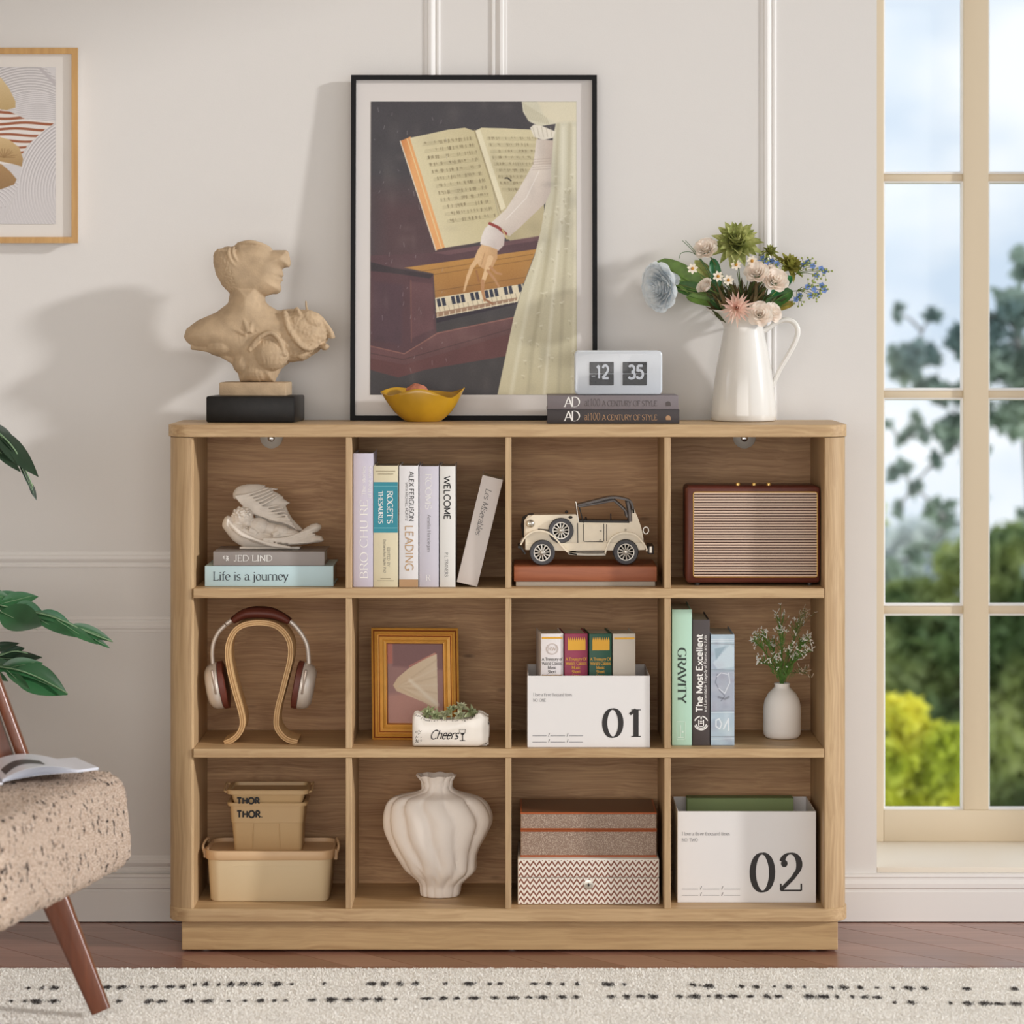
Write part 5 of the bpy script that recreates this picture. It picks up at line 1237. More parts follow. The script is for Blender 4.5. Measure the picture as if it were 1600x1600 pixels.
for y_ in (YK - .0235, YK + .0235):
    for pts, r in (([(700, 700), (880, 670), (1040, 640)], .0022), ([(1040, 640), (1100, 690), (1150, 740), (1165, 800)], .0028), ([(1170, 650), (1190, 740), (1195, 840)], .0042)):
        g = G(); g.tube([(q7(*p)[0], y_, q7(*p)[1]) for p in pts], r, 6); part(car, 'roof_bow', g, soft)
    g = G(); g.tube([(q7(*p)[0], y_, q7(*p)[1]) for p in ((675, 660), (690, 780), (700, 850))], .0014, 6); part(car, 'windscreen_post', g, chr_)
    g = G(); g.tube([(q7(*p)[0], y_, q7(*p)[1]) for p in ((705, 700), (730, 790), (745, 855))], .0011, 6); part(car, 'windscreen_post', g, drk)
g = G(); x, z = q7(672, 655); g.tube([(x, YK - .024, z), (x, YK + .024, z)], .0014, 6); part(car, 'windscreen_rail', g, chr_)
ext([(708, 830), (1180, 835), (1180, 862), (705, 860)], YK - .0225, YK + .0225, drk, 'interior')
g = G(); g.tube([(q7(1010, 850)[0], YK - .01, q7(1010, 850)[1]), (q7(1010, 770)[0], YK - .01, q7(1010, 770)[1])], .0012, 6); part(car, 'gear_lever', g, drk)
g = G(); x, z = q7(770, 830); g.tube([(x + .004 * math.cos(a / 4 * math.pi) * .4, YK - .008 + .008 * math.cos(a / 4 * math.pi), z + .006 * math.sin(a / 4 * math.pi)) for a in range(8)], .001, 5, closed=True); part(car, 'steering_wheel', g, drk)
for y_ in (YK - .026, YK + .022):
    x, z = q7(240, 860); g = G(); g.ell((x, y_, z), (.0085, .0085, .0085), 14, 10); hl = part(car, 'headlight', g, chr_); g = G(); g.ell((x - .004, y_ - .003, z), (.006, .005, .0072), 12, 8); part(hl, 'lens', g, mat('lens', (228, 222, 205), .1, .6))
g = G(); pts = [(180, 1010), (160, 880), (175, 810), (225, 785), (270, 785)]; g.tube([(q7(*p)[0], YK, q7(*p)[1]) for p in pts], .0032, 8); part(car, 'grille', g, drk)
ext([(180, 830), (215, 785), (262, 782), (240, 900), (200, 1000), (178, 1000)], YK - .020, YK + .020, carp, 'radiator')
x, z = q7(585, 755); g = G(); g.ell((x, YK - .006, z), .0035, 10, 7); part(car, 'bonnet_mascot', g, drk)
x, z = q7(622, 800); g = G(); g.ell((x, YK - .024, z), (.0045, .003, .003), 10, 7); part(car, 'side_lamp', g, drk)
g = G(); g.tube([(q7(*p)[0], YK - .032, q7(*p)[1]) for p in ((120, 1080), (145, 1085), (190, 1150))], .0026, 6); g.tube([(q7(130, 1082)[0], YK - .036, q7(130, 1082)[1]), (q7(130, 1082)[0], YK + .036, q7(130, 1082)[1])], .003, 6); part(car, 'front_bumper', g, drk)
g = G(); a = q7(1360, 1070); b_ = q7(1420, 1150); g.rbox(a[0], b_[0], YK - .036, YK + .036, b_[1], a[1], .002, 2); part(car, 'rear_bumper', g, drk)
g = G(); a = q7(1372, 1072); b_ = q7(1402, 1140); g.rbox(a[0], b_[0], YK - .0375, YK - .035, b_[1], a[1], .001, 1); part(car, 'bumper_plate', g, chr_)
g = G(); x, z = q7(1348, 932); g.tube([(x + .0056 * math.cos(t_ / 8 * math.pi), YK - .005, z + .0072 * math.sin(t_ / 8 * math.pi)) for t_ in range(16)], .0017, 6, closed=True); part(car, 'tail_ring', g, chr_)
g = G(); g.tube([(q7(310, 915)[0], YK - .0245, q7(310, 915)[1]), (q7(420, 925)[0], YK - .0245, q7(420, 925)[1])], .0014, 5); part(car, 'bonnet_louvre', g, drk)

# ---- cube 4: radio
YR = .058; rx0, rx1, rz0, rz1 = PX(1072, YR), PX(1281.5, YR), Z1 + .0055, PZ(760, YR)
radio = thing('radio', 'brown leather box speaker with gold-edged woven grille, in the top right cube', 'speaker', (PX(1178, YR), YR, Z1))
lth = mat('radio_leather', (98, 48, 38), .4, bump=.2, bscale=500, var=.1, vscale=40); brass = mat('brass', (226, 186, 110), .25, .8)
g = G(); lo = []
for y, ins in ((YR + .005, .003), (YR, .0005), (YR - .000, 0)): pass
for y, ins in ((YR + .0, .004), (YR + .004, .0), (YR + .108, .0), (YR + .112, .004)): lo.append([(x, y, z) for x, z in rrect(rx0 + ins, rx1 - ins, rz0 + ins, rz1 - ins, .009)])
g.loft(lo); part(radio, 'body', g, lth, 50)
gx0, gx1, gz0, gz1 = PX(1083.5, YR), PX(1277, YR), PZ(902, YR), PZ(769, YR)
g = G(); g.tube([(x, YR - .001, z) for x, z in rrect(gx0, gx1, gz0, gz1, .005, 6)], .0013, 8, closed=True); part(radio, 'gold_frame', g, brass)
g = G(); g.loft([[(x, YR - y, z) for x, z in rrect(gx0, gx1, gz0, gz1, .005)] for y in (.0002, .0006)]); part(radio, 'grille_backing', g, mat('grille_dark', (62, 34, 28), .8), None)
wv = G(); n = 32; p_ = (gz1 - gz0) / n
for i in range(n):
    z = gz0 + p_ * (i + .5); pts = []
    for j in range(99):
        x = gx0 + .0008 + (gx1 - gx0 - .0016) * j / 98; pts.append((x, YR - .0010 - .0006 * math.cos(j * math.pi + i * math.pi), z))
    wv.tube(pts, p_ * .30, 4, caps=False)
part(radio, 'woven_grille', wv, mat('grille_weave', (232, 208, 190), .7), 80, kind='stuff')
for px in (1153, 1178, 1201):
    g = G(); g.lathe([(.005, 0), (.005, .005), (.0042, .0065), (.0008, .0065)], (PX(px, YR + .03), YR + .03, rz1 - .0005), 18, capt=True); part(radio, 'knob', g, brass)
for px in (1090, 1266):
    for yy in (.015, .095): g = G(); g.lathe([(.006, 0), (.006, .0062)], (PX(px, YR), YR + yy, Z1), 12, capt=True); part(radio, 'foot', g, drk)

# ================================================================== ROW 2
# ---- cube 1: headphones on plywood stand
def q8(u, v): return (290 + u / 6.154, 925 + v / 6.154)
YS = .062; stand = thing('headphone_stand', 'bent plywood omega shaped headphone stand in the middle left cube', 'stand', (PX(409, YS), YS + .04, Z2))
dz8 = Z2 - PZ(925 + 1470 / 6.154, YS)
cl = [(372, 1462), (440, 1434), (500, 1385), (538, 1315), (545, 1235), (520, 1120), (478, 980), (436, 820), (408, 670), (404, 560), (425, 465), (480, 375), (570, 322), (705, 303), (840, 322), (930, 378), (990, 465), (1010, 560), (1002, 670), (968, 810), (930, 960), (890, 1110), (872, 1235), (880, 1315), (925, 1385), (985, 1430), (1075, 1455)]
q = smoothpath([(P(*q8(u, v), YS).x, 0, P(*q8(u, v), YS).z + dz8) for u, v in cl], 5)
th = 8.2 * S(YS); plys = 5
plyA, plyB = wood('ply_light', (224, 186, 134), (204, 164, 112), 'y', 80, 4, .5), mat('ply_dark', (182, 138, 88), .6)
for L in range(plys):
    g = G(); lo = []; a0 = -th / 2 + th * L / plys; a1 = a0 + th / plys - .0002
    for i, p in enumerate(q):
        t_ = (q[min(i + 1, len(q) - 1)] - q[max(i - 1, 0)]).normalized(); n_ = Vector((-t_.z, 0, t_.x)); y0_ = YS + (0.0005 if L % 2 else 0)
        zmin = Z2 + .0002
        lo.append([(p.x + n_.x * a0, y0_, max(zmin, p.z + n_.z * a0)), (p.x + n_.x * a0, YS + .085, max(zmin, p.z + n_.z * a0)), (p.x + n_.x * a1, YS + .085, max(zmin, p.z + n_.z * a1)), (p.x + n_.x * a1, y0_, max(zmin, p.z + n_.z * a1))])
    g.loft(lo); part(stand, 'ply_layer', g, plyB if L % 2 else plyA, 60)
YH = YS + .04
hp = thing('headphones', 'silver over-ear headphones with brown leather pads, hanging on the plywood stand', 'headphones', (PX(409, YH), YH, PZ(953, YH)))
silv = mat('brushed_silver', (224, 214, 204), .35, .35); brl = mat('brown_leather', (104, 50, 38), .5, bump=.2, bscale=500); brd = mat('brown_leather_dark', (70, 30, 24), .5)
def arc8(pts, r, m, nm, yo=0, n=10, flat=1, k=6):
    g = G(); g.tube(smoothpath([P(*q8(u, v), YH) + Vector((0, yo, 0)) for u, v in pts], k), r, n, flat=flat, upv=(0, 1, 0)); return part(hp, nm, g, m, 80)
g = G(); pts = smoothpath([P(*q8(u, v), YH) for u, v in ((452, 282), (520, 235), (600, 205), (720, 200), (840, 212), (930, 245), (1000, 290))], 6); n_ = len(pts)
g.tube(pts, [S(YH) * (4.2 + 4.6 * math.sin(math.pi * i / (n_ - 1)) ** .6) for i in range(n_)], 12, flat=1.9, upv=(0, 1, 0)); part(hp, 'headband_pad', g, brl, 80)
g = G(); pts = smoothpath([P(*q8(u, v), YH) for u, v in ((440, 262), (520, 200), (620, 160), (720, 152), (830, 165), (930, 210), (1015, 268))], 6); g.tube(pts, .0032, 10, flat=3.2, upv=(0, 1, 0)); part(hp, 'headband', g, brd, 80)
arc8([(452, 268), (418, 292), (392, 312)], .0052, silv, 'slider_end'); arc8([(385, 318), (320, 385), (272, 480), (256, 580), (262, 690)], .0047, silv, 'arm')
arc8([(1000, 280), (1060, 335), (1130, 430), (1172, 530), (1186, 690)], .0047, silv, 'arm')
for sg, cu, pad in ((-1, (295, 905), (395, 885)), (1, (1150, 905), (1030, 885))):
    c_ = P(*q8(*cu), YH); c2 = P(*q8(*pad), YH); R_ = Matrix.Rotation(math.radians(-11 * sg * -1), 3, 'Y') if False else Matrix.Rotation(math.radians(-10 if sg < 0 else 10), 3, 'Y')
    def cup(prof, c__, m, nm):
        g = G(); M3 = R_ @ Matrix.Rotation(math.radians(90), 3, 'Y').to_3x3()
        g.lathe([(r * S(YH), z * S(YH)) for r, z in prof], (0, 0, 0), 36, capt=True, fn=lambda x, y, z, th_, i: (x * 1.0, y * .88, z))
        g.v = [tuple(Vector(c__) + M3 @ Vector((v[0], v[1], v[2]))) for v in g.v]; return part(hp, nm, g, m, 60)
    f = sg
    cc = cup([(0.5, 15 * f * 1), (26, 14 * f), (33, 9 * f), (36, 2 * f), (36.5, -6 * f), (36, -7 * f)], c_ + Vector((0, 0, 0)), silv, 'ear_cup')
    cup([(34, -7 * f), (37.5, -8 * f), (37.5, -15.5 * f), (33, -17 * f), (20, -17 * f)], c_, brl, 'ear_pad')
    a = q8(cu[0] - 22 * sg * -1 * -1, cu[1]); gg = G()
    gg.rbox(-.0028, .0028, -.003, .003, -.026, .026, .002, 2); M_ = Matrix.Translation(P(*q8(cu[0] + sg * 2, cu[1] - 60), YH) + Vector((0, -.0405, 0))) @ R_.to_4x4(); gg.v = [tuple(M_ @ Vector(v)) for v in gg.v]; part(cc, 'hinge_plate', gg, mat('silver_dark', (176, 160, 148), .35, .8))

# ---- cube 2: gold frame and planter
YG = .134; gfr = thing('photo_frame', 'small stepped gold picture frame with a cream fan on rose print, leaning in its cube', 'picture', (PX(650, YG), YG, Z2))
gz0_, gz1_ = Z2, PZ(981, YG + .03); gx0_, gx1_ = PX(580.5, YG), PX(717, YG); 
def gp(x, z, off=0):
    t_ = (z - gz0_) / (gz1_ - gz0_); w_ = x + (.0 if True else 0) - .002 * (t_ - .5) * 2; return (w_, YG + .034 * t_ - off + (x - gx0_) * -.05, z)
gm = mat('gilt', (222, 164, 76), .35, .25, var=.1, vscale=30); gm2 = mat('gilt_dark', (150, 84, 44), .4, .3)
for k4 in range(4):
    prof_ = [(0, -.002), (0, .010), (3.0, .013), (4.2, .011), (5, .013), (8.5, .0155), (10, .012), (11.5, .011), (13, .0125), (17.5, .014), (19.5, .011), (22, .009), (23.5, .0095), (24.5, .006), (25, .001)]
    cor = [(gx0_, gz0_, 1, 1), (gx1_, gz0_, -1, 1), (gx1_, gz1_, -1, -1), (gx0_, gz1_, 1, -1)]; a, b_ = cor[k4], cor[(k4 + 1) % 4]; g = G(); s5 = S(YG)
    lo = [[gp(c_[0] + c_[2] * i_ * s5, c_[1] + c_[3] * i_ * s5, h_) for i_, h_ in prof_] for c_ in (a, b_)]
    nP = len(prof_); vs_ = lo[0] + lo[1]; 
    for i in range(nP - 1): g.add([vs_[i], vs_[i + 1], vs_[nP + i + 1], vs_[nP + i]], [(0, 1, 2, 3)], 1 if i in (2, 3, 7, 12) else 0)
    part(gfr, 'frame_rail', g, [gm, gm2], 20)
g = G(); pts = [gp(gx0_ + .002, gz0_ + .002, 0), gp(gx1_ - .002, gz0_ + .002, 0), gp(gx1_ - .002, gz1_ - .002, 0), gp(gx0_ + .002, gz1_ - .002, 0)]; g.loft([[Vector(p) + Vector((0, .004, 0)) for p in pts], [Vector(p) + Vector((0, .001, 0)) for p in pts]]); part(gfr, 'backing_board', g, drk, None)
cv = Canvas(603, 1004, 695, 1130, (150, 108, 104), 1.6)
cv.poly([(612, 1000), (700, 1000), (700, 1046), (612, 1040)], (122, 80, 80), 5); cv.poly([(600, 1004), (612, 1004), (612, 1036), (600, 1036)], (176, 100, 84), 3)
cv.poly([(600, 1085), (640, 1082), (700, 1110), (700, 1135), (600, 1135)], (178, 128, 116), 8)
cv.poly([(612.5, 1070), (620, 1058), (640, 1042), (665, 1028), (680, 1019), (684.5, 1021), (685, 1108), (662, 1096), (636, 1086), (618, 1079)], (208, 184, 152), 1.2, 1, (222, 204, 178), (615, 1070), (685, 1080))
for a in range(7): cv.line([(622, 1072), (684, 1030 + a * 13)], 2.4, (226, 212, 190) if a % 2 else (196, 172, 140), .5, 3)
cv.line([(640, 1062), (684, 1100)], 5, (234, 224, 206), .8, 5); cv.line([(682, 1020), (668, 1026), (640, 1040)], 2.5, (190, 120, 104), .8, 1.5)
cv.grain(2)
pa, pb, pc, pd_ = gx0_ + 24 * s5, gx1_ - 24 * s5, gz0_ + 24 * s5, gz1_ - 24 * s5
print_part(gfr, 'art_print', cv, lambda u, v: gp(pa + (pb - pa) * u, pd_ + (pc - pd_) * v, .0005), attrmat('art_print3', .45))
YP = .02; plt_ = thing('planter', 'white glazed block planter with weathered edges and black script, front of the gold frame', 'planter', (PX(704, YP), YP + .025, Z2))
def q9(u, v): return (PX(545 + u / 6.154, YP), PZ(925 + v / 6.154, YP) + dz9)
dz9 = Z2 - PZ(1168.5, YP)
cer = mat('planter_glaze', (236, 228, 218), .25, coat=.4, var=.04, vscale=40); blkg = mat('glaze_worn', (54, 46, 40), .7)
outl = [(625, 1490), (612, 1470), (610, 1300), (612, 1215), (628, 1178), (655, 1170), (690, 1190), (730, 1222), (800, 1236), (960, 1240), (1130, 1232), (1190, 1218), (1225, 1180), (1250, 1168), (1285, 1175), (1320, 1200), (1345, 1215), (1340, 1260), (1352, 1300), (1350, 1400), (1340, 1455), (1290, 1480), (1250, 1492)]
o2 = [q9(*p) for p in outl]; cx9 = sum(p[0] for p in o2) / len(o2); cz9 = (q9(0, 1170)[1] + q9(0, 1490)[1]) / 2
g = G(); lo = []
for y, ins in ((YP, .0035), (YP + .0015, .001), (YP + .004, 0)): lo.append([(cx9 + (x - cx9) * (1 - ins / .08), y, cz9 + (z - cz9) * (1 - ins / .026)) for x, z in o2])
lo.append([(x, YP + .010, z) for x, z in o2]); g.loft(lo)
part(plt_, 'front_wall', g, cer, 50)
g = G(); lo = [[(x, YP + .040, z) for x, z in o2], [(x, YP + .046, z) for x, z in o2], [(cx9 + (x - cx9) * .97, YP + .050, cz9 + (z - cz9) * .95) for x, z in o2]]; g.loft(lo); part(plt_, 'rear_wall', g, cer, 50)
g = G(); a, b_ = q9(612, 1488), q9(700, 1200); g.rbox(a[0], b_[0], YP + .008, YP + .042, a[1], b_[1], .001, 1); a, b_ = q9(1210, 1482), q9(1345, 1215); g.rbox(a[0], b_[0], YP + .008, YP + .042, a[1], b_[1], .001, 1); a, b_ = q9(612, 1490), q9(1330, 1400); g.rbox(a[0], b_[0], YP + .008, YP + .042, a[1], b_[1], .001, 1); part(plt_, 'end_walls', g, cer)
g = G(); a, b_ = q9(700, 1400), q9(1210, 1262); g.box(a[0], b_[0], YP + .010, YP + .040, a[1], b_[1]); part(plt_, 'soil', g, mat('soil', (86, 68, 48), .95, bump=.8, bscale=300))
g = G(); rn = random.Random(4)
for i in range(60):
    t_ = rn.random(); u = 640 + 600 * t_; v = 1180 + 55 * min(1, min(t_, 1 - t_) * 5) + rn.uniform(0, 14); x, z = q9(u, v)
    if .3 < t_ < .8 and rn.random() < .5: continue
    g.leaf((x, YP - .0004, z), (rn.uniform(-1, 1), 0, rn.uniform(-.5, .5)), (0, -1, 0), .003, .0011, n=3, cols=1)
for i in range(26): x, z = q9(rn.uniform(632, 690), rn.uniform(1330, 1460)); g.leaf((x, YP - .0004, z), (rn.uniform(.2, 1), 0, rn.uniform(.2, 1)), (0, -1, 0), .004, .0010, n=3, cols=1)
for i in range(24): x, z = q9(rn.uniform(1335, 1352), rn.uniform(1215, 1440)); g.leaf((x - .001, YP + .0022, z), (rn.uniform(-.3, .3), 0, 1), (0, -1, 0), .003, .0010, n=3, cols=1)
part(plt_, 'worn_edge', g, blkg, None)
k = S(YP); x, z = q9(778, 1420); text(plt_, 'Cheers', (x, YP - .0006, z), 13.5 * k, ink, slant=.35, **{kk: v for kk, v in fit('Cheers', 44 * k, 13.5 * k, mode='sans', T=9, track=0).items()})
g = G(); x, z = q9(1095, 1440)
g.add([(x - 4.5 * k, YP - .0006, z), (x + 4 * k, YP - .0006, z), (x + 4 * k, YP - .0006, z + 1.4 * k), (x - 4.5 * k, YP - .0006, z + 1.4 * k), (x - .7 * k, YP - .0006, z), (x + .7 * k, YP - .0006, z), (x + .7 * k, YP - .0006, z + 10 * k), (x - .7 * k, YP - .0006, z + 10 * k)], [(0, 1, 2, 3), (4, 5, 6, 7)])
g.add([(x - 1 * k, YP - .0006, z + 9 * k), (x + 1 * k, YP - .0006, z + 9 * k), (x + 4 * k, YP - .0006, z + 13 * k), (x - 4 * k, YP - .0006, z + 13 * k)], [(0, 1, 2, 3)])
g.tube([(x - 4 * k, YP - .0006, z + 13 * k), (x - 4.8 * k, YP - .0006, z + 18 * k), (x + 4.8 * k, YP - .0006, z + 18 * k), (x + 4 * k, YP - .0006, z + 13 * k)], .0005, 4)
part(plt_, 'wine_glass_emblem', g, ink, None)
suc = mat('succulent_sage', (196, 202, 160), .55, col2=(160, 170, 124), vscale=90); suc2 = mat('succulent_pale', (220, 220, 188), .55, col2=(186, 190, 152), vscale=90)
for i, (u, v, r, m_, ax, lb) in enumerate(((760, 1160, 15, suc, (-.6, -.5, .7), 'sage succulent rosette at the left end of the white planter'), (835, 1190, 12, suc, (0, -.8, .6), 'sage succulent rosette second from the left in the white planter'), (925, 1180, 12, suc2, (0, -.6, .8), 'pale succulent at the centre of the white planter'), (985, 1130, 13, suc, (-.3, -.3, .9), 'tall narrow leaved succulent at the centre of the white planter'), (1080, 1110, 14, suc2, (.2, -.5, .9), 'tallest pale round leaved succulent of the white planter'), (1070, 1185, 11, suc2, (.1, -.9, .5), 'low pale succulent at the front of the white planter'), (1190, 1160, 15, suc, (.7, -.4, .6), 'sage succulent leaning out over the right end of the white planter'))):
    T = rosette(lb, 545 + u / 6.154, 925 + v / 6.154, YP + .024, r, m_, ax, 15, 'succulent', 'plant', .52, 'succulents in the white planter', .3, stem=False)
    h = P(545 + u / 6.154, 925 + v / 6.154, YP + .024); g = G(); g.tube([h, (h.x * .98 + cx9 * .02, YP + .024, q9(0, 1270)[1])], .0018, 6); part(T, 'stem', g, suc)

# ---- cube 3: box 01 with four books
def filebox(label, x0, x1, y0, ybot, Y, z, num, sub, D=.2):
    k = S(Y); X0, X1 = PX(x0, Y), PX(x1, Y); h = (ybot - y0) * k
    T = thing('storage_box', label, 'box', ((X0 + X1) / 2, Y, z), 'numbered white storage boxes')
    m = mat('box_white', (232, 229, 228), .45); t_ = .0022
    for nm, a in (('front_panel', (X0, X1, Y, Y + t_)), ('rear_panel', (X0, X1, Y + D - t_, Y + D)), ('side_panel', (X0, X0 + t_, Y + t_, Y + D - t_)), ('side_panel', (X1 - t_, X1, Y + t_, Y + D - t_))):
        g = G(); g.rbox(a[0], a[1], a[2], a[3], z, z + h, .0007, 1); part(T, nm, g, m)
    g = G(); g.box(X0 + t_, X1 - t_, Y + t_, Y + D - t_, z, z + .003); part(T, 'bottom_panel', g, m, None)
    y = Y - .0005; W = (x1 - x0)
    nk = mat('ink_number', (42, 38, 38), .6)
    return T, k, X0, h, y, nk
T, k, X0, h, y, nk = filebox('white cardboard storage box numbered 01, holding four upright books', 824, 1015.5, 1056.5, 1168.3, .017, Z2, '01', '')
text(T, '01', (X0 + 117 * k, y, Z2 + 16.5 * k), 43 * k, nk, **fit('01', 66 * k, 43 * k, T=13, t=3, nib=4, track=4))
tiny = mat('ink_tiny', (120, 118, 122), .6)
text(T, 'I love a three thousand times', (X0 + 9 * k, y, Z2 + 80 * k), 5 * k, tiny, **fit('I love a three thousand times', 61 * k, 5 * k, T=8, t=5))
text(T, 'NO. ONE', (X0 + 9 * k, y, Z2 + 71.5 * k), 4.6 * k, tiny, **fit('NO. ONE', 20 * k, 4.6 * k, T=8, t=5))
def blanks(T, X0, z, k, y, s=1.0):
    g = G()
    for zz in (0, 9.6):
        for a, b_ in ((0, 22), (28, 51), (57, 79)): g.box(X0 + a * k * s, X0 + b_ * k * s, y, y + .0001, z + zz * k, z + (zz + .8) * k)
        for a in (24.5, 53.5): g.add([(X0 + a * k * s, y, z + (zz - .5) * k), (X0 + (a + .9) * k * s, y, z + (zz - .5) * k), (X0 + (a + 2.8) * k * s, y, z + (zz + 5) * k), (X0 + (a + 1.9) * k * s, y, z + (zz + 5) * k)], [(0, 1, 2, 3)])
    part(T, 'date_lines', g, tiny, None)
blanks(T, X0 + 8 * k, Z2 + 8 * k, k, y)
YB4 = .062; k4 = S(YB4); hb = (1168.3 - 990.5) * S(.017) * 1.0; hb = PZ(990.5, YB4) - (Z2 + .003)
b4 = [(845, 880.5, 'white', (232, 226, 226), 'white book with gilt bands and crest, leftmost in box 01'), (882, 918.5, 'wine', (148, 44, 76), 'wine red book with a gilt crown block in box 01'), (920.5, 956, 'green', (24, 84, 62), 'dark green book with a gilt crown block in box 01'), (957.5, 993, 'cream', (216, 206, 192), 'cream book with one gilt band, rightmost in box 01')]
for i, (a, b_, nm, c_, lb) in enumerate(b4):
    T = book(lb, ((b_ - a) * k4, .115, hb), (PX(a, YB4), YB4, Z2 + .0031), mat('cover_' + nm + '4', c_, .45), 'classics standing in box 01', rot=(0, 0, math.radians(4.5)))
    w_ = (b_ - a) * k4; H = hb
    def gb2(x0, x1, z0, z1, nm='gilt_block', m=gold): return flat(T, [(w_ * x0, H - z1 * k4), (w_ * x1, H - z1 * k4), (w_ * x1, H - z0 * k4), (w_ * x0, H - z0 * k4)], m, nm)
    if i == 0:
        gb2(.04, .96, 5, 8, 'gilt_band'); gb2(.04, .96, 64, 67, 'gilt_band'); g = G(); 
        for rr_ in (9.5, 8): g.tube([(w_ / 2 + rr_ * k4 * math.cos(t_ / 10 * math.pi), FY, H - 24 * k4 + rr_ * .9 * k4 * math.sin(t_ / 10 * math.pi)) for t_ in range(20)], .00025, 4, closed=True)
        part(T, 'crest', g, mat('ink_rose', (176, 150, 130), .5), None, local=True)
        ltext(T, 'RW', (w_ / 2, FY, H - 26.5 * k4), 6 * k4, mat('ink_rose', (176, 150, 130), .5), anchor='c', T=8, t=3)
        ln = ['A Treasury of', 'World Classic', 'Music', 'Short', 'Perfect Library']
    elif i in (1, 2):
        gb2(.14, .90, 11, 26); g = G()
        for j in range(9): x = w_ * (.14 + .76 * j / 9); g.add([(x, FY, H - 11 * k4), (x + w_ * .76 / 9, FY, H - 11 * k4), (x + w_ * .76 / 18, FY, H - 5 * k4)], [(0, 1, 2)])
        part(T, 'gilt_crown', g, gold, None, local=True); ln = ['A Treasury Of', "World's Classics", 'Music', 'Short', 'Story']
    else: gb2(.06, .96, 6, 9, 'gilt_band'); ln = []
    for j, s_t in enumerate(ln):
        mm = gold if i else inkg; wd = min(.9, .075 * len(s_t)) * w_
        ltext(T, s_t, (w_ / 2, FY, H - (42 + j * 6.6 - (0 if i else 0)) * k4), 4.6 * k4, mm, wd, anchor='c', T=12, t=8)

# ---- cube 4: three books, vase with sprays
Y6 = .044; k = S(Y6); GB2 = 'upright books in the middle right cube'
T, k, H = sbook('mint green book with stencil serif title, tallest in the middle right cube', 1050, 1081, 953, mat('cover_mint', (182, 218, 198), .55), Y6, Z2, GB2, .17, 1165.5)
ltext(T, 'GRAVITY', (9 * k, FY, (H - 60) * k), 13 * k, mat('ink_forest', (52, 66, 60), .6), 86 * k, **DN(dict(T=15, t=2.6, nib=0)))
g = G()
for a in ((7, 9, 20.5, 9.6), (7, 37, 20.5, 37.6), (7, 9, 7.6, 37.6), (20, 9, 20.6, 37.6), (9, 12, 18.5, 13), (13, 13, 14, 32), (15, 20, 18, 23)): g.box(a[0] * k, a[2] * k, FY, FY + .0001, a[1] * k, a[3] * k)
part(T, 'spine_emblem', g, mat('mint_line', (214, 232, 220), .5), None, local=True)
T, k, H = sbook('dark charcoal book with bold white title reading upwards', 1082, 1109, 969, mat('cover_dark4', (74, 66, 66), .55), Y6, Z2, GB2, .165, 1165.5)
ltext(T, 'The Most Excellent', (15.5 * k, FY, 52 * k), 9.6 * k, inkw, 122 * k, **UPT(dict(mode='sans', T=13)))
ltext(T, 'and Lamentable Tragedy of Romeo and Julia', (22 * k, FY, 52 * k), 4.2 * k, inkw, 120 * k, **UPT(dict(mode='sans', T=8)))
g = G(); ecx, ecz = 13.5 * k, 35 * k
for r0, r1, a0, a1 in ((11.5, 9.6, 200, 340), (9, 7.4, 190, 350), (11.5, 9.6, 20, 80), (11.5, 9.6, 100, 160)):
    p_ = [(ecx + r_ * k * math.cos(math.radians(a)), FY, ecz + r_ * k * math.sin(math.radians(a))) for r_, rng_ in ((r0, range(a0, a1 + 1, 10)), (r1, range(a1, a0 - 1, -10))) for a in rng_]
    n2 = len(p_) // 2
    for i in range(n2 - 1): g.add([p_[i], p_[i + 1], p_[2 * n2 - 2 - i], p_[2 * n2 - 1 - i]], [(0, 1, 2, 3)])
for a in ((-4.5, -6, 4.5, -4.6), (-4.5, -6, -3, 5), (3, -6, 4.5, 5), (-2, -1, 2, .4), (-2, 2, 2, 3.4), (-1, 6, 1, 10)): g.box(ecx + a[0] * k, ecx + a[2] * k, FY, FY + .0001, ecz + a[1] * k, ecz + a[3] * k)
part(T, 'crest', g, inkw, None, local=True)
T, k, H = sbook('grey-blue marbled book, shortest in the middle right cube', 1110.5, 1147.5, 992, mat('cover_blue4', (176, 194, 208), .55), Y6, Z2, GB2, .16, 1165.5)
cv = Canvas(0, 0, 37, 173, (178, 198, 212), 3)
for i in range(60): x, y_ = rr.uniform(0, 37), rr.uniform(0, 173); cv.blob(x, y_, rr.uniform(3, 9), rr.uniform(2, 8), rr.choice([(150, 172, 194), (206, 220, 230), (164, 168, 186), (190, 208, 214)]), .5)
cv.poly([(0, 58), (37, 58), (37, 120), (0, 120)], (164, 162, 178), 3, .55); cv.poly([(3, 44), (30, 16), (37, 20), (37, 50), (10, 54)], (214, 228, 236), 2, .6); cv.poly([(6, 22), (24, 18), (8, 40)], (140, 164, 178), 2, .7)
for y_ in (8, 11, 14, 55, 57, 120, 122, 160, 164): cv.line([(0, y_), (37, y_ + rr.uniform(-1, 1))], 1, rr.choice([(132, 140, 152), (226, 234, 240)]), .8)
cv.line([(10, 62), (7, 75), (14, 88), (22, 96), (16, 104)], 1.4, (112, 116, 132), .8); cv.line([(28, 60), (30, 75), (22, 92), (12, 84)], 1.2, (236, 240, 246), .8); cv.line([(9, 66), (16, 60), (26, 62)], 1, (236, 240, 246), .8); cv.line([(12, 98), (22, 101), (28, 98)], 3, (96, 98, 108), .6, 2)
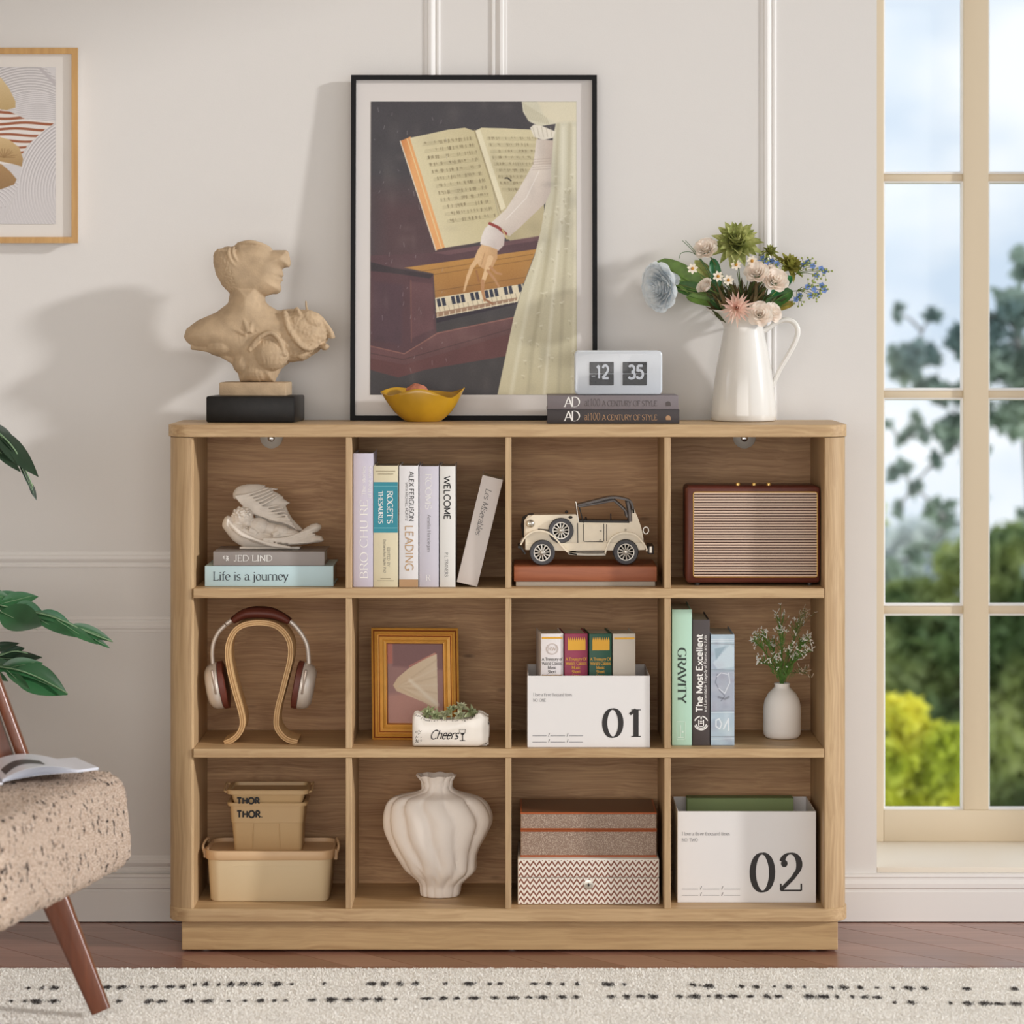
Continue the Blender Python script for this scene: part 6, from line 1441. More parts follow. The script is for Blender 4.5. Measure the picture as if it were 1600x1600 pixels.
cv.line([(8, 134), (8, 144), (14, 148), (17, 140), (13, 132), (9, 134)], 2, (232, 238, 244), .9); cv.line([(20, 148), (26, 136), (28, 132), (28, 150)], 2.2, (232, 238, 244), .9)
cv.grain(4)
Mw = _M[T.name]; print_part(T, 'spine_print', cv, lambda u, v: Mw @ Vector(((.3 + 36.4 * u) * k, FY, (173 - 172 * v) * k)), attrmat('spine_print', .55))
YV = .155; sv = S(YV); vz = Z2
vase = thing('vase', 'small matte white bottle vase holding sprays, in the middle right cube', 'vase', (PX(1222, YV), YV, vz))
g = G(); op = [(22, 0), (25, .8), (28.5, 5), (29.6, 12), (29.6, 46), (27.5, 58), (22, 69), (15, 76), (12, 79), (11.6, 82), (12.6, 84.4), (12, 85.4), (10, 85), (9.5, 80), (14, 72)]
g.lathe([(a * sv, b_ * sv) for a, b_ in op], (PX(1222, YV), YV, vz), 40); part(vase, 'body', g, mat('vase_white', (246, 240, 234), .7, bump=.05, bscale=300), 60)
vm = Vector((PX(1222, YV), YV, vz + 80 * sv)); gst = mat('spray_green', (88, 128, 48), .6); gst_shade = mat('spray_green_shade', (112, 112, 66), .7); flo = mat('floret_white', (240, 236, 228), .6)
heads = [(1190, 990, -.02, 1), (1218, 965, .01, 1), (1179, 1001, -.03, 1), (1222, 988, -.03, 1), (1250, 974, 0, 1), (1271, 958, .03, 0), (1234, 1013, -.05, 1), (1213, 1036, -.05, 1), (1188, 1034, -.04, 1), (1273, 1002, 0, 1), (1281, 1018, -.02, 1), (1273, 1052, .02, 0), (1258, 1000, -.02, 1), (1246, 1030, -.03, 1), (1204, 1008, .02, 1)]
wh = ['far left', 'top left', 'leftmost', 'top middle', 'upper right of centre', 'top right', 'front centre', 'low front', 'low left', 'right', 'far right', 'drooping right', 'right of centre', 'inner right', 'inner left']
for i, (px, py, dy, lit) in enumerate(heads):
    Yh = YV + dy - (.07 if px > 1262 else 0); h = P(min(px, 800 + (IR - .028) / S(Yh)), py, Yh); T = thing('flower_spray', 'spray of tiny white florets, %s in the small vase' % wh[i], 'flower', (vm.x, vm.y, vz + .01), 'white sprays in the small vase')
    rn = random.Random(i * 3 + 1); d = h - vm; node = vm + d * .62 + Vector((0, 0, .012)); g = G(); gf = G(); gl_ = G()
    g.tube(smoothpath([vm + Vector((0, 0, -.06)), vm + Vector((d.x * .1, 0, .02)), node, h], 5), [.0011] * 16, 5)
    for j in range(13):
        s0 = node.lerp(h, rn.uniform(.1, .8)); e_ = h + Vector((rn.gauss(0, .0085), rn.gauss(0, .008), rn.gauss(.003, .007))); g.tube([s0, s0.lerp(e_, .5) + Vector((0, 0, .002)), e_], .0005, 4, caps=False)
        gf.ell(e_, (.0013, .0013, .0017), 6, 4)
        for k_ in range(2): e2 = e_ + Vector((rn.gauss(0, .003), rn.gauss(0, .003), rn.gauss(.002, .003))); gf.tube([e_, e2], [.0006, .0009], 4); gf.ell(e2, .0011, 6, 4)
    for j in range(26):
        s0 = vm.lerp(node, rn.uniform(.15, 1)) if rn.random() < .6 else node.lerp(h, rn.random()); dd = Vector((rn.gauss(0, .6), rn.gauss(0, .6), 1)) + d.normalized() * .4; gl_.leaf(s0, dd, (0, -1, .1), rn.uniform(.012, .024), .0016, bend=rn.uniform(-.3, .3), n=3, cols=1)
    part(T, 'stem', g, gst if lit else gst_shade); part(T, 'florets', gf, flo if lit else mat('floret_white_shade', (186, 168, 146), .7)); part(T, 'leaves', gl_, gst if lit else gst_shade, None)  # unlit sprays take darker copies of both colours: shade put into the colour

# ================================================================== ROW 3
# ---- cube 1: bins
def lofr(g, sp, m=0, capb=True, capt=True): g.loft([[(x, y, z) for x, y in rrect(x0, x1, y0, y1, r, 6)] for x0, x1, y0, y1, r, z in sp], m, capb, capt)
k = S(.07); X = lambda px: PX(px, .07)
bigm = mat('bin_cream', (226, 204, 166), .45); bigr = mat('bin_rim', (222, 186, 144), .45)
y0, y1 = .07, .225; zb_, zr0, zr1 = Z3, Z3 + 66 * k, Z3 + 79.5 * k
big = thing('storage_bin', 'large cream plastic bin with a tan rim, beneath the two small bins', 'bin', (X(421), .147, Z3))
g = G(); lofr(g, [(X(329), X(511), y0 + .007, y1 - .007, .018, zb_), (X(327), X(513), y0 + .005, y1 - .005, .02, zb_ + .003), (X(322.5), X(518), y0 + .001, y1 - .001, .026, zr0)], capt=False); part(big, 'body', g, bigm, 50)
g = G(); lofr(g, [(X(320), X(520), y0 - .001, y1 + .001, .028, zr0 - .001), (X(319), X(521), y0 - .002, y1 + .002, .03, zr0), (X(319), X(521.5), y0 - .002, y1 + .002, .03, zr1 - .001), (X(320), X(520.5), y0 - .001, y1 + .001, .029, zr1), (X(322.5), X(518), y0 + .002, y1 - .002, .026, zr1), (X(323.5), X(517), y0 + .003, y1 - .003, .025, zr1 - .008)], capt=True); part(big, 'lid', g, bigr, 50)
g = G(); pp = smoothpath([(X(354), y0 + .0028, zb_ + 49 * k), (X(360), y0 + .002, zb_ + 54.5 * k), (X(372), y0 + .0018, zb_ + 56.5 * k), (X(420), y0 + .0018, zb_ + 56.8 * k), (X(466), y0 + .0018, zb_ + 56.5 * k), (X(478), y0 + .002, zb_ + 53 * k), (X(486), y0 + .0028, zb_ + 45 * k)], 5)
g.tube(pp, .0007, 6, flat=.6); part(big, 'embossed_arch', g, bigm)
for sg, px in ((-1, 319), (1, 521)):
    g = G(); x = X(px); g.tube(smoothpath([(x + sg * .003, y0 + .045, zr0 + .001), (x + sg * .008, y0 + .05, zr1), (x + sg * .004, y0 + .075, zr1 + .010), (x + sg * .001, y0 + .1, zr1 + .008), (x + sg * .003, y0 + .11, zr1)], 4), .0026, 8); part(big, 'latch', g, bigr)
    g = G(); g.rbox(x - .002, x + .006 if sg > 0 else x + .002, y0 + .04, y0 + .075, zr0 - .008, zr1 - .004, .0015, 1) if sg > 0 else g.rbox(x - .006, x + .002, y0 + .04, y0 + .075, zr0 - .004, zr1 - .004, .0015, 1); part(big, 'latch_plate', g, bigr)
smm = mat('bin_tan', (206, 174, 128), .45); zf = zr1 - .008
def smallbin(label, px0, px1, b0, b1, Y, ztop, zbot, dep, rimh, txt_z, lab_m, group, handles=False, clip=1):
    X = lambda px: PX(px, Y); k = S(Y); T = thing('storage_bin', label, 'bin', (X((px0 + px1) / 2), Y + dep / 2, zbot), group)
    g = G(); lofr(g, [(X(b0) + .001, X(b1) - .001, Y + .009, Y + dep - .009, .008, zbot), (X(b0), X(b1), Y + .008, Y + dep - .008, .009, zbot + .002), (X(px0 + 7), X(px1 - 7), Y + .003, Y + dep - .003, .012, zbot + (ztop - zbot) * .58), (X(px0 + 6), X(px1 - 6), Y + .0018, Y + dep - .002, .012, zbot + (ztop - zbot) * .585), (X(px0 + 4), X(px1 - 4), Y + .001, Y + dep - .001, .012, ztop - rimh), (X(px0 + 5), X(px1 - 5), Y + .002, Y + dep - .002, .011, ztop - rimh)], capt=False); part(T, 'body', g, smm, 40)
    g = G(); lofr(g, [(X(px0 + 4), X(px1 - 4), Y + .001, Y + dep - .001, .012, ztop - rimh), (X(px0), X(px1), Y - .0015, Y + dep + .0015, .015, ztop - rimh + .0004), (X(px0 - .5), X(px1 + .5), Y - .002, Y + dep + .002, .016, ztop - .0012), (X(px0 + 1), X(px1 - 1), Y - .0005, Y + dep + .0005, .014, ztop), (X(px0 + 6), X(px1 - 6), Y + .003, Y + dep - .003, .011, ztop - .0005), (X(px0 + 9), X(px1 - 9), Y + .004, Y + dep - .004, .010, ztop - .018)], capt=False); g.loft([[(x, y, ztop - .018) for x, y in rrect(X(px0 + 9), X(px1 - 9), Y + .004, Y + dep - .004, .01)]], capb=False, capt=False)
    part(T, 'rim', g, smm, 40)
    if handles:
        for sg, x in ((-1, X(px0)), (1, X(px1))):
            g = G(); g.tube(smoothpath([(x + sg * .001, Y + .02, ztop - .004), (x + sg * .006, Y + .025, ztop - .003), (x + sg * .006, Y + dep - .03, ztop + .002), (x + sg * .001, Y + dep - .02, ztop - .002)], 4), .0022, 6); part(T, 'handle', g, smm)
    return T, X, k
T, X, k = smallbin('small tan tub with black lettering, lower of the two nested tubs', 354.5, 479.5, 365, 471, .105, PZ(1254.5, .105), zf + .0002, .105, .0075, 0, smm, 'nested small tubs')
ym = .1052; text(T, 'THOR.', (X(370), ym, PZ(1277.5, ym)), 10 * k, ink, **fit('THOR.', 41 * k, 10 * k, mode='sans', T=19, track=6))
for px in (395.5, 436.5):
    g = G(); g.tube(smoothpath([(X(px + (-1 if px < 400 else 1)), .1115, zf + .006), (X(px), .1085, PZ(1300, .108)), (X(px + (1 if px < 400 else -1)), .1075, PZ(1286.5, .107))], 4), .0007, 5); part(T, 'embossed_rib', g, smm)
g = G(); g.tube([(X(396.5), .1072, PZ(1286.2, .107)), (X(435.5), .1072, PZ(1286.2, .107))], .0007, 5); part(T, 'embossed_rib', g, smm)
# upper tub sits inside the lower one, only its top shows
Xu = lambda px: PX(px, .103)
T = thing('storage_bin', 'small tan tub with side handles, upper of the two nested tubs', 'bin', (Xu(420), .157, PZ(1270, .105)), 'nested small tubs'); zt_u = PZ(1234.5, .103); kk = S(.103)
g = G(); lofr(g, [(Xu(366), Xu(470), .112, .202, .008, zt_u - .036), (Xu(360.5), Xu(476), .1045, .2085, .011, zt_u - .010)], capt=False); part(T, 'body', g, smm, 40)
g = G(); lofr(g, [(Xu(357), Xu(479), .1035, .209, .012, zt_u - .010), (Xu(354), Xu(482), .1005, .2125, .015, zt_u - .0095), (Xu(353.5), Xu(482.5), .100, .213, .016, zt_u - .0012), (Xu(355), Xu(481), .1015, .2115, .014, zt_u), (Xu(360), Xu(476), .105, .208, .011, zt_u - .0005), (Xu(361), Xu(475), .106, .207, .010, zt_u - .007)], capb=False, capt=True); part(T, 'rim', g, smm, 40)
for sg, px in ((-1, 354), (1, 482)):
    x = Xu(px); g = G(); g.tube(smoothpath([(x + sg * .001, .115, zt_u - .006), (x + sg * .006, .12, zt_u - .004), (x + sg * .006, .17, zt_u + .004), (x + sg * .001, .18, zt_u)], 4), .0022, 6); part(T, 'handle', g, smm)
text(T, 'THOR', (Xu(370), .1028, PZ(1256, .103)), 9 * kk, ink, **fit('THOR', 36.5 * kk, 9 * kk, mode='sans', T=19, track=6))
# ---- cube 2: gourd vase
YQ = .135; sq = S(YQ); cq = PX(686, YQ)
gv = thing('vase', 'large white ceramic vase with wavy vertical folds, in the second bottom cube', 'vase', (cq, YQ, Z3))
prf = [(1406, 659, 716, 20), (1404, 657, 718, 22), (1398, 656, 720, 23), (1388, 655, 722, 25), (1378, 647, 732, 32), (1366, 633, 744, 40), (1350, 622, 745, 45), (1335, 613, 748, 48), (1320, 606, 756, 50), (1305, 600, 764, 51), (1292, 598, 769.5, 51), (1280, 598.5, 770, 50), (1268, 601, 766, 47), (1258, 606, 759, 43), (1251, 616, 748, 38), (1247, 632, 734, 31), (1243, 651, 718, 24), (1238, 659, 709, 21), (1230, 659, 707, 20), (1223, 654, 710, 22), (1217, 649.5, 714, 25)]
g = G(); lo = []; nA = 120
for i, (py, xa, xb, dp) in enumerate(prf):
    c_ = ((xa + xb) / 2 - 686) * sq; hw_ = (xb - xa) / 2 * sq; z = Z3 + (1406 - py) * sq; L = []; t_ = (1406 - py) / 189
    amp = .15 if .12 < t_ < .82 else .09
    for j in range(nA):
        th_ = 2 * math.pi * j / nA; wob = .35 * math.sin(t_ * 9 + 1.3) + .15 * math.sin(t_ * 17); f = abs(math.sin(6 * (th_ + wob * abs(math.sin(th_)) * .5 + .12)))
        r = 1 - amp * (1 - f ** .55) * (1 if abs(math.cos(th_)) < .97 else .2)
        L.append((cq + c_ + hw_ * r * math.cos(th_), YQ + dp * 1.05 * sq * r * math.sin(th_), z + (.0009 * math.cos(9 * th_) if i == len(prf) - 1 else 0)))
    lo.append(L)
inn = [(Vector(p) - Vector((cq + .0, YQ, 0))) for p in lo[-1]]
for sc_, dz in ((.93, 0), (.8, -.008), (.75, -.03)): lo.append([(cq + v.x * sc_, YQ + v.y * sc_, v.z + dz) for v in inn])
# smooth between rings
def densify(lo, k=3):
    o = []
    for i in range(len(lo) - 1):
        for j in range(k):
            t_ = j / k; p0, p1, p2, p3 = lo[max(i - 1, 0)], lo[i], lo[i + 1], lo[min(i + 2, len(lo) - 1)]
            A = [np.array(q) for q in (p0, p1, p2, p3)]; o.append((.5 * ((2 * A[1]) + (-A[0] + A[2]) * t_ + (2 * A[0] - 5 * A[1] + 4 * A[2] - A[3]) * t_ ** 2 + (-A[0] + 3 * A[1] - 3 * A[2] + A[3]) * t_ ** 3)).tolist())
    o.append(lo[-1]); return o
g.loft(densify(lo[:21]) + lo[21:], capt=False); part(gv, 'body', g, mat('gourd_white', (246, 236, 226), .62, bump=.12, bscale=120), 80)
# ---- cube 3: chevron box + shagreen box
def chevmat():
    m, nt, b = newmat('chevron_print'); t = N(nt, 'ShaderNodeTexCoord'); sp = N(nt, 'ShaderNodeSeparateXYZ'); nt.links.new(t.outputs['Object'], sp.inputs[0])
    per = 9.7 * S(.044); vp = 9.3 * S(.044)
    tri = mathn(nt, 'PINGPONG', mathn(nt, 'ADD', sp.outputs['X'], .5), per / 2)   # 0..per/2
    zz = mathn(nt, 'ADD', sp.outputs['Z'], mathn(nt, 'MULTIPLY', tri, 1.45))
    f = mathn(nt, 'FRACT', mathn(nt, 'DIVIDE', mathn(nt, 'ADD', zz, .5), vp)); gt = mathn(nt, 'GREATER_THAN', f, .57)
    mx = N(nt, 'ShaderNodeMix', data_type='RGBA'); mx.inputs[6].default_value = (*lin((238, 230, 220)), 1); mx.inputs[7].default_value = (*lin((132, 76, 56)), 1)
    nt.links.new(gt, mx.inputs[0]); nt.links.new(mx.outputs[2], b.inputs['Base Color']); b.inputs['Roughness'].default_value = .4; return m
Y8 = .044; k = S(Y8); T = thing('box', 'white keepsake box with brown chevron stripes, under the shagreen box', 'box', (PX(919.5, Y8), Y8, Z3)); cm = chevmat(); ivory = mat('box_ivory', (236, 228, 218), .45)
zs = Z3 + 42 * k; zt_ = Z3 + 71.5 * k
g = G(); g.rbox(PX(809, Y8), PX(1030, Y8), Y8, Y8 + .2, Z3, zs - .0004, .002, 2); part(T, 'body', g, ivory)
g = G(); g.rbox(PX(809, Y8), PX(1030, Y8), Y8, Y8 + .2, zs + .0004, zt_, .002, 2); L_ = part(T, 'lid', g, ivory)
g = G(); a0, a1 = PX(811, Y8), PX(1028, Y8); g.add([(a0, Y8 - .0004, Z3 + .0015), (a1, Y8 - .0004, Z3 + .0015), (a1, Y8 - .0004, zs - .001), (a0, Y8 - .0004, zs - .001)], [(0, 1, 2, 3)]); part(T, 'chevron_veneer', g, cm, None)
g = G(); g.add([(a0, Y8 - .0004, zs + .001), (a1, Y8 - .0004, zs + .001), (a1, Y8 - .0004, zt_ - .003), (a0, Y8 - .0004, zt_ - .003)], [(0, 1, 2, 3)]); part(L_, 'chevron_veneer', g, cm, None)
c_ = P(919.5, 1382.5, Y8); g = G(); g.lathe([(7.5 * k, 0), (7.5 * k, .0012), (5 * k, .002), (.0004, .002)], (0, 0, 0), 24, capt=True); M_ = Matrix.Translation(c_) @ Matrix.Rotation(math.pi / 2, 4, 'X'); g.v = [tuple(M_ @ Vector(v)) for v in g.v]; cl_ = part(T, 'clasp', g, mat('clasp_metal', (214, 208, 198), .3, .7)); g = G(); g.ell(c_ + Vector((0, -.0025, 0)), (1.6 * k, .0012, 3 * k), 10, 6); g.ell(c_ + Vector((-3.5 * k, -.0022, 0)), .0008, 6, 4); g.ell(c_ + Vector((3.5 * k, -.0022, 0)), .0008, 6, 4); part(cl_, 'rivet', g, drk)
Y9 = .062; k = S(Y9); sx0, sx1 = PX(813.5, Y9), PX(1026, Y9); z0 = zt_ + .0003
def shagm():
    m, nt, b = newmat('shagreen'); t = N(nt, 'ShaderNodeTexCoord'); vo = N(nt, 'ShaderNodeTexVoronoi', Scale=520.0); nt.links.new(t.outputs['Object'], vo.inputs['Vector'])
    r = N(nt, 'ShaderNodeValToRGB'); r.color_ramp.elements[0].position = .15; r.color_ramp.elements[1].position = .5; r.color_ramp.elements[0].color = (*lin((206, 188, 170)), 1); r.color_ramp.elements[1].color = (*lin((142, 118, 102)), 1)
    nt.links.new(vo.outputs['Distance'], r.inputs[0]); nt.links.new(r.outputs[0], b.inputs['Base Color']); b.inputs['Roughness'].default_value = .45
    bp = N(nt, 'ShaderNodeBump', Strength=.4, Distance=.0008, invert=True); nt.links.new(vo.outputs['Distance'], bp.inputs['Height']); nt.links.new(bp.outputs[0], b.inputs['Normal']); return m
sh = shagm(); orng = mat('box_orange', (176, 92, 48), .4)
T = thing('box', 'pebbled taupe box with orange edge bands, on the chevron box', 'box', ((sx0 + sx1) / 2, Y9, z0)); zsp = z0 + 42 * k; ztt = z0 + 69.5 * k
g = G(); g.rbox(sx0, sx1, Y9, Y9 + .17, z0 + .003, zsp - .003, .0012, 1); part(T, 'body', g, sh)
g = G(); g.rbox(sx0, sx1, Y9, Y9 + .17, zsp + .003, ztt - .003, .0012, 1); L_ = part(T, 'lid', g, sh)
g = G(); g.rbox(sx0 - .0006, sx1 + .0006, Y9 - .0006, Y9 + .1706, z0, z0 + .0036, .0008, 1); g.rbox(sx0 - .0006, sx1 + .0006, Y9 - .0006, Y9 + .1706, zsp - .0036, zsp - .0004, .0008, 1); part(T, 'edge_band', g, orng)
g = G(); g.rbox(sx0 - .0006, sx1 + .0006, Y9 - .0006, Y9 + .1706, zsp + .0004, zsp + .0036, .0008, 1); g.rbox(sx0 - .0006, sx1 + .0006, Y9 - .0006, Y9 + .1706, ztt - .0034, ztt, .0008, 1); part(L_, 'edge_band', g, orng)
g = G(); g.rbox(sx0 + .003, sx1 - .003, Y9 + .003, Y9 + .167, ztt - .001, ztt + .0004, .0004, 1); part(L_, 'top_panel', g, mat('lid_brown', (112, 74, 50), .4))
# ---- cube 4: box 02
T, k, X0, h, y, nk = filebox('white cardboard storage box numbered 02, holding a green book', 1058.5, 1275, 1268.5, 1411, .064, Z3, '02', '', .185)
text(T, '02', (X0 + 113 * k, y, Z3 + 18 * k), 58 * k, nk, **fit('02', 88 * k, 58 * k, T=13, t=3, nib=4, track=6))
text(T, 'I love a three thousand times', (X0 + 7 * k, y, Z3 + 105 * k), 5.4 * k, tiny, **fit('I love a three thousand times', 75 * k, 5.4 * k, T=8, t=5)); text(T, 'NO. TWO', (X0 + 7 * k, y, Z3 + 95.5 * k), 5 * k, tiny, **fit('NO. TWO', 25 * k, 5 * k, T=8, t=5))
blanks(T, X0 + 7 * k, Z3 + 11 * k, k, y, 1.15)
Yg = .195; kg = S(Yg); zt3 = PZ(1247, Yg)
T = thing('book', 'green cloth-bound book standing on its long edge inside box 02', 'book', (PX(1157, Yg), Yg, Z3 + .0032))
g = G(); g.rbox(PX(1073.5, Yg), PX(1240, Yg), Yg, Yg + .0025, Z3 + .0032, zt3, .001, 2); g.rbox(PX(1073.5, Yg), PX(1240, Yg), Yg + .0325, Yg + .035, Z3 + .0032, zt3, .001, 2); g.rbox(PX(1073.5, Yg), PX(1240, Yg), Yg, Yg + .035, zt3 - .0025, zt3, .001, 1); part(T, 'cover', g, mat('cloth_green', (140, 158, 108), .8, bump=.3, bscale=900))
g = G(); g.box(PX(1075, Yg), PX(1238, Yg), Yg + .0025, Yg + .0325, Z3 + .006, zt3 - .003); part(T, 'pages', g, paper, None)
# ================================================================== RUG
rug = thing('rug', 'cream looped rug with two rows of dark dashes, in front of the bookcase', 'rug', (0, -1.4, 0))
rgm = mat('rug_cream', (248, 244, 237), .95, var=.08, vscale=14, bump=.9, bscale=420)
RX0, RX1, RY1, RY0, RH = -1.75, 1.85, -.176, -2.6, .010
g = G(); nx = 180; vs_ = []; fs_ = []
for i in range(nx + 1):
    x = RX0 + (RX1 - RX0) * i / nx; w_ = .004 * noise.noise(Vector((x * 9, 0, 0))) + .002 * noise.noise(Vector((x * 40, 3, 0)))
    vs_ += [(x, RY1 + w_ + .003, .0005), (x, RY1 + w_, RH), (x, RY1 - .03, RH + .001), (x, -1.0, RH + .001), (x, RY0, RH), (x, RY0, .0005)]
for i in range(nx):
    for j in range(5): a = i * 6 + j; fs_.append((a, a + 6, a + 7, a + 1))
g.add(vs_, fs_); part(rug, 'woven_base', g, rgm, 40)
rp = np.random.RandomState(4)
def blades(n, xa, xb, ya, yb, hmin, hmax, wmin, wmax, z0=RH):
    x = rp.uniform(xa, xb, n); y = rp.uniform(ya, yb, n); a = rp.uniform(0, 6.283, n); l = rp.uniform(hmin, hmax, n); w = rp.uniform(wmin, wmax, n)
    lx, ly = rp.normal(0, .0022, n), rp.normal(0, .0022, n); z = np.full(n, z0)
    A = np.stack([x - np.cos(a) * w, y - np.sin(a) * w, z], 1); B_ = np.stack([x + np.cos(a) * w, y + np.sin(a) * w, z], 1); C = np.stack([x + lx, y + ly, z + l], 1)
    V = np.stack([A, B_, C], 1).reshape(-1, 3); return V
def bladepart(name, V, m):
    V = V - np.array([0, -1.4, 0]); me = bpy.data.meshes.new(name); n = len(V) // 3
    me.vertices.add(len(V)); me.vertices.foreach_set('co', V.astype(np.float32).ravel()); me.loops.add(len(V)); me.loops.foreach_set('vertex_index', np.arange(len(V), dtype=np.int32))
    me.polygons.add(n); me.polygons.foreach_set('loop_start', np.arange(0, 3 * n, 3, dtype=np.int32)); me.update(calc_edges=True); me.materials.append(m)
    o = bpy.data.objects.new(name, me); COL.objects.link(o); o.parent = rug; o['kind'] = 'stuff'; return o
pile = mat('rug_pile', (252, 249, 243), .95); pile2 = mat('rug_pile_gray', (226, 218, 206), .95)
bladepart('pile', np.concatenate([blades(210000, -1.25, 1.3, -.62, RY1 + .002, .002, .0045, .0008, .0018), blades(2200, RX0, RX1, RY1 - .002, RY1 + .008, .002, .007, .0006, .0016, RH - .004)]), pile)
bladepart('pile', blades(16000, -1.25, 1.3, -.62, RY1, .002, .0045, .0006, .0014), pile2)
dashV = []
rd = random.Random(12)
def rowof(fy, x0, x1):
    x = x0
    while x < x1:
        py = fy(x); Yd = None
        # invert: floor point seen at (x,py)
        D = CZ * FPX / (py - HY); X = (x - 800) * D / FPX; Y = D + CAMY
        wd = rd.choice([3, 4, 6, 8, 10, 12, 14]) ; n = int(8 + wd * 12); dep = rd.uniform(.010, .022) * (1 if wd > 6 else .7)
        if rd.random() < .8:
            for _ in range(n):
                u = rd.gauss(0, .28); dashV.append(blades(1, X + u * wd * D / FPX, X + u * wd * D / FPX + .0008, Y + rd.gauss(0, dep * .5), Y + rd.gauss(0, dep * .5) + .0005, .003, .0052, .0016, .0034))
        x += wd * .5 + rd.uniform(14, 26)
rowof(lambda x: 1551 + (3.5 if x < 300 else 0) - 4 * math.sin(x / 420) + (2 if x > 1100 else 0), -10, 1620)
rowof(lambda x: 1571 + 4 * math.sin(x / 300 + 1) + (8 if x > 1380 else 0), -10, 1620)
rowof(lambda x: 1628 + 3 * math.sin(x / 200), -10, 1620)
bladepart('dark_tufts', np.concatenate(dashV), mat('rug_black', (58, 52, 50), .95))

# ================================================================== ARMCHAIR
far = Vector((-.715, -.47, 0)); ev = Vector((-.227, -.974, 0)); nv = Vector((.974, -.227, 0))
chair = thing('armchair', 'armchair with flecked boucle seat and angled reddish wood legs, cut by the left edge', 'chair', (-1.0, -.8, 0))
def CP(a, b, z): p = far + ev * a - nv * b; return Vector((p.x, p.y, z))   # a along the front edge, b into the seat
b = bmesh.new(); bmesh.ops.create_cube(b, size=1)
for v in b.verts: v.co = Vector((.31 + v.co.x * .62, .30 + v.co.y * .60, .362 + v.co.z * .185))
bmesh.ops.bevel(b, geom=b.edges[:], offset=.052, segments=5, profile=.55, affect='EDGES')
for _ in range(3): bmesh.ops.subdivide_edges(b, edges=[e for e in b.edges if e.calc_length() > .0045], cuts=1, use_grid_fill=True)
b.faces.ensure_lookup_table()
for _ in range(3):
    ed = [e for e in b.edges if e.calc_length() > .006]
    if len(b.verts) > 260000 or not ed: break
    bmesh.ops.subdivide_edges(b, edges=ed, cuts=1, use_grid_fill=True)
b.normal_update(); nn = [v.normal.copy() for v in b.verts]
for v, n in zip(b.verts, nn):
    c = v.co; c.y -= .012 * max(0, (.40 - c.z) / .12) * max(0, 1 - c.y / .3); crown = .012 * max(0, 1 - ((c.x - .31) / .3) ** 2) * max(0, 1 - ((c.y - .3) / .3) ** 2) * (1 if n.z > .4 else 0)
    q = Vector((c.x, c.y, c.z)); v.co = c + n * (.0032 * noise.noise(q * 150) + .0022 * noise.noise(q * 330) + .004 * noise.noise(q * 9)) + Vector((0, 0, crown))
g = G(); g.bm(b); g.v = [tuple(CP(v[0], v[1], v[2])) for v in g.v]
def boucle():
    m, nt, bb = newmat('boucle'); t = N(nt, 'ShaderNodeTexCoord'); mp = N(nt, 'ShaderNodeMapping'); mp.inputs['Scale'].default_value = (1, 1, .42); nt.links.new(t.outputs['Object'], mp.inputs[0])
    n1 = N(nt, 'ShaderNodeTexVoronoi', Scale=400.0); nt.links.new(t.outputs['Object'], n1.inputs['Vector'])
    r1 = N(nt, 'ShaderNodeValToRGB'); e = r1.color_ramp.elements; e[0].position = .1; e[1].position = .62; e[0].color = (*lin((252, 236, 220)), 1); e[1].color = (*lin((176, 150, 130)), 1); nt.links.new(n1.outputs['Distance'], r1.inputs[0])
    n2 = N(nt, 'ShaderNodeTexNoise', Scale=120.0, Detail=2.0); nt.links.new(mp.outputs[0], n2.inputs['Vector'])
    r2 = N(nt, 'ShaderNodeValToRGB'); e = r2.color_ramp.elements; e[0].position = .345; e[1].position = .385; e[0].color = (*lin((52, 44, 50)), 1); e[1].color = (1, 1, 1, 1); nt.links.new(n2.outputs['Fac'], r2.inputs[0])
    mx = N(nt, 'ShaderNodeMix', data_type='RGBA', blend_type='MULTIPLY'); mx.inputs[0].default_value = 1; nt.links.new(r1.outputs[0], mx.inputs[6]); nt.links.new(r2.outputs[0], mx.inputs[7]); nt.links.new(mx.outputs[2], bb.inputs['Base Color']); bb.inputs['Roughness'].default_value = .95
    bp = N(nt, 'ShaderNodeBump', Strength=.8, Distance=.003, invert=True); nt.links.new(n1.outputs['Distance'], bp.inputs['Height']); nt.links.new(bp.outputs[0], bb.inputs['Normal']); return m
bou = boucle(); part(chair, 'seat_cushion', g, bou, 80)
cw = wood('chair_wood', (126, 68, 40), (90, 46, 27), 'z', 70, 3, .32, coat=.4)
def plank4(a, b_, wa, wb, ta, tb, ax=None):
    """tapered board from a to b_; width along ax"""
    a, b_ = Vector(a), Vector(b_); d = (b_ - a).normalized(); ax = (ax - d * ax.dot(d)).normalized(); sd = d.cross(ax); g = G(); lo = []
    for p, w_, t_ in ((a, wa, ta), (b_, wb, tb)):
        sec = rrect(-w_ / 2, w_ / 2, -t_ / 2, t_ / 2, min(w_, t_) * .3, 3); lo.append([p + ax * x + sd * y for x, y in sec])
    g.loft(lo); return g
LX = Vector((1, 0, 0))
for (a_, side) in ((.13, 1), (.56, -1)):
    pt = CP(a_, .13, .285); ft_ = CP(a_ - .02 * side, .022, 0.024)
    part(chair, 'front_leg', plank4(ft_, pt, .036, .056, .022, .03, LX), cw, 40)
    pt = CP(a_, .52, .285); ft_ = CP(a_ - .02 * side, .68, 0.024); part(chair, 'rear_leg', plank4(ft_, pt, .036, .056, .022, .03, LX), cw, 40)
g = G(); g.rbox(.05, .57, .06, .56, .262, .285, .006, 2); g.v = [tuple(CP(v[0], v[1], v[2])) for v in g.v]; part(chair, 'seat_frame', g, cw, 40)
yb_ = -.50
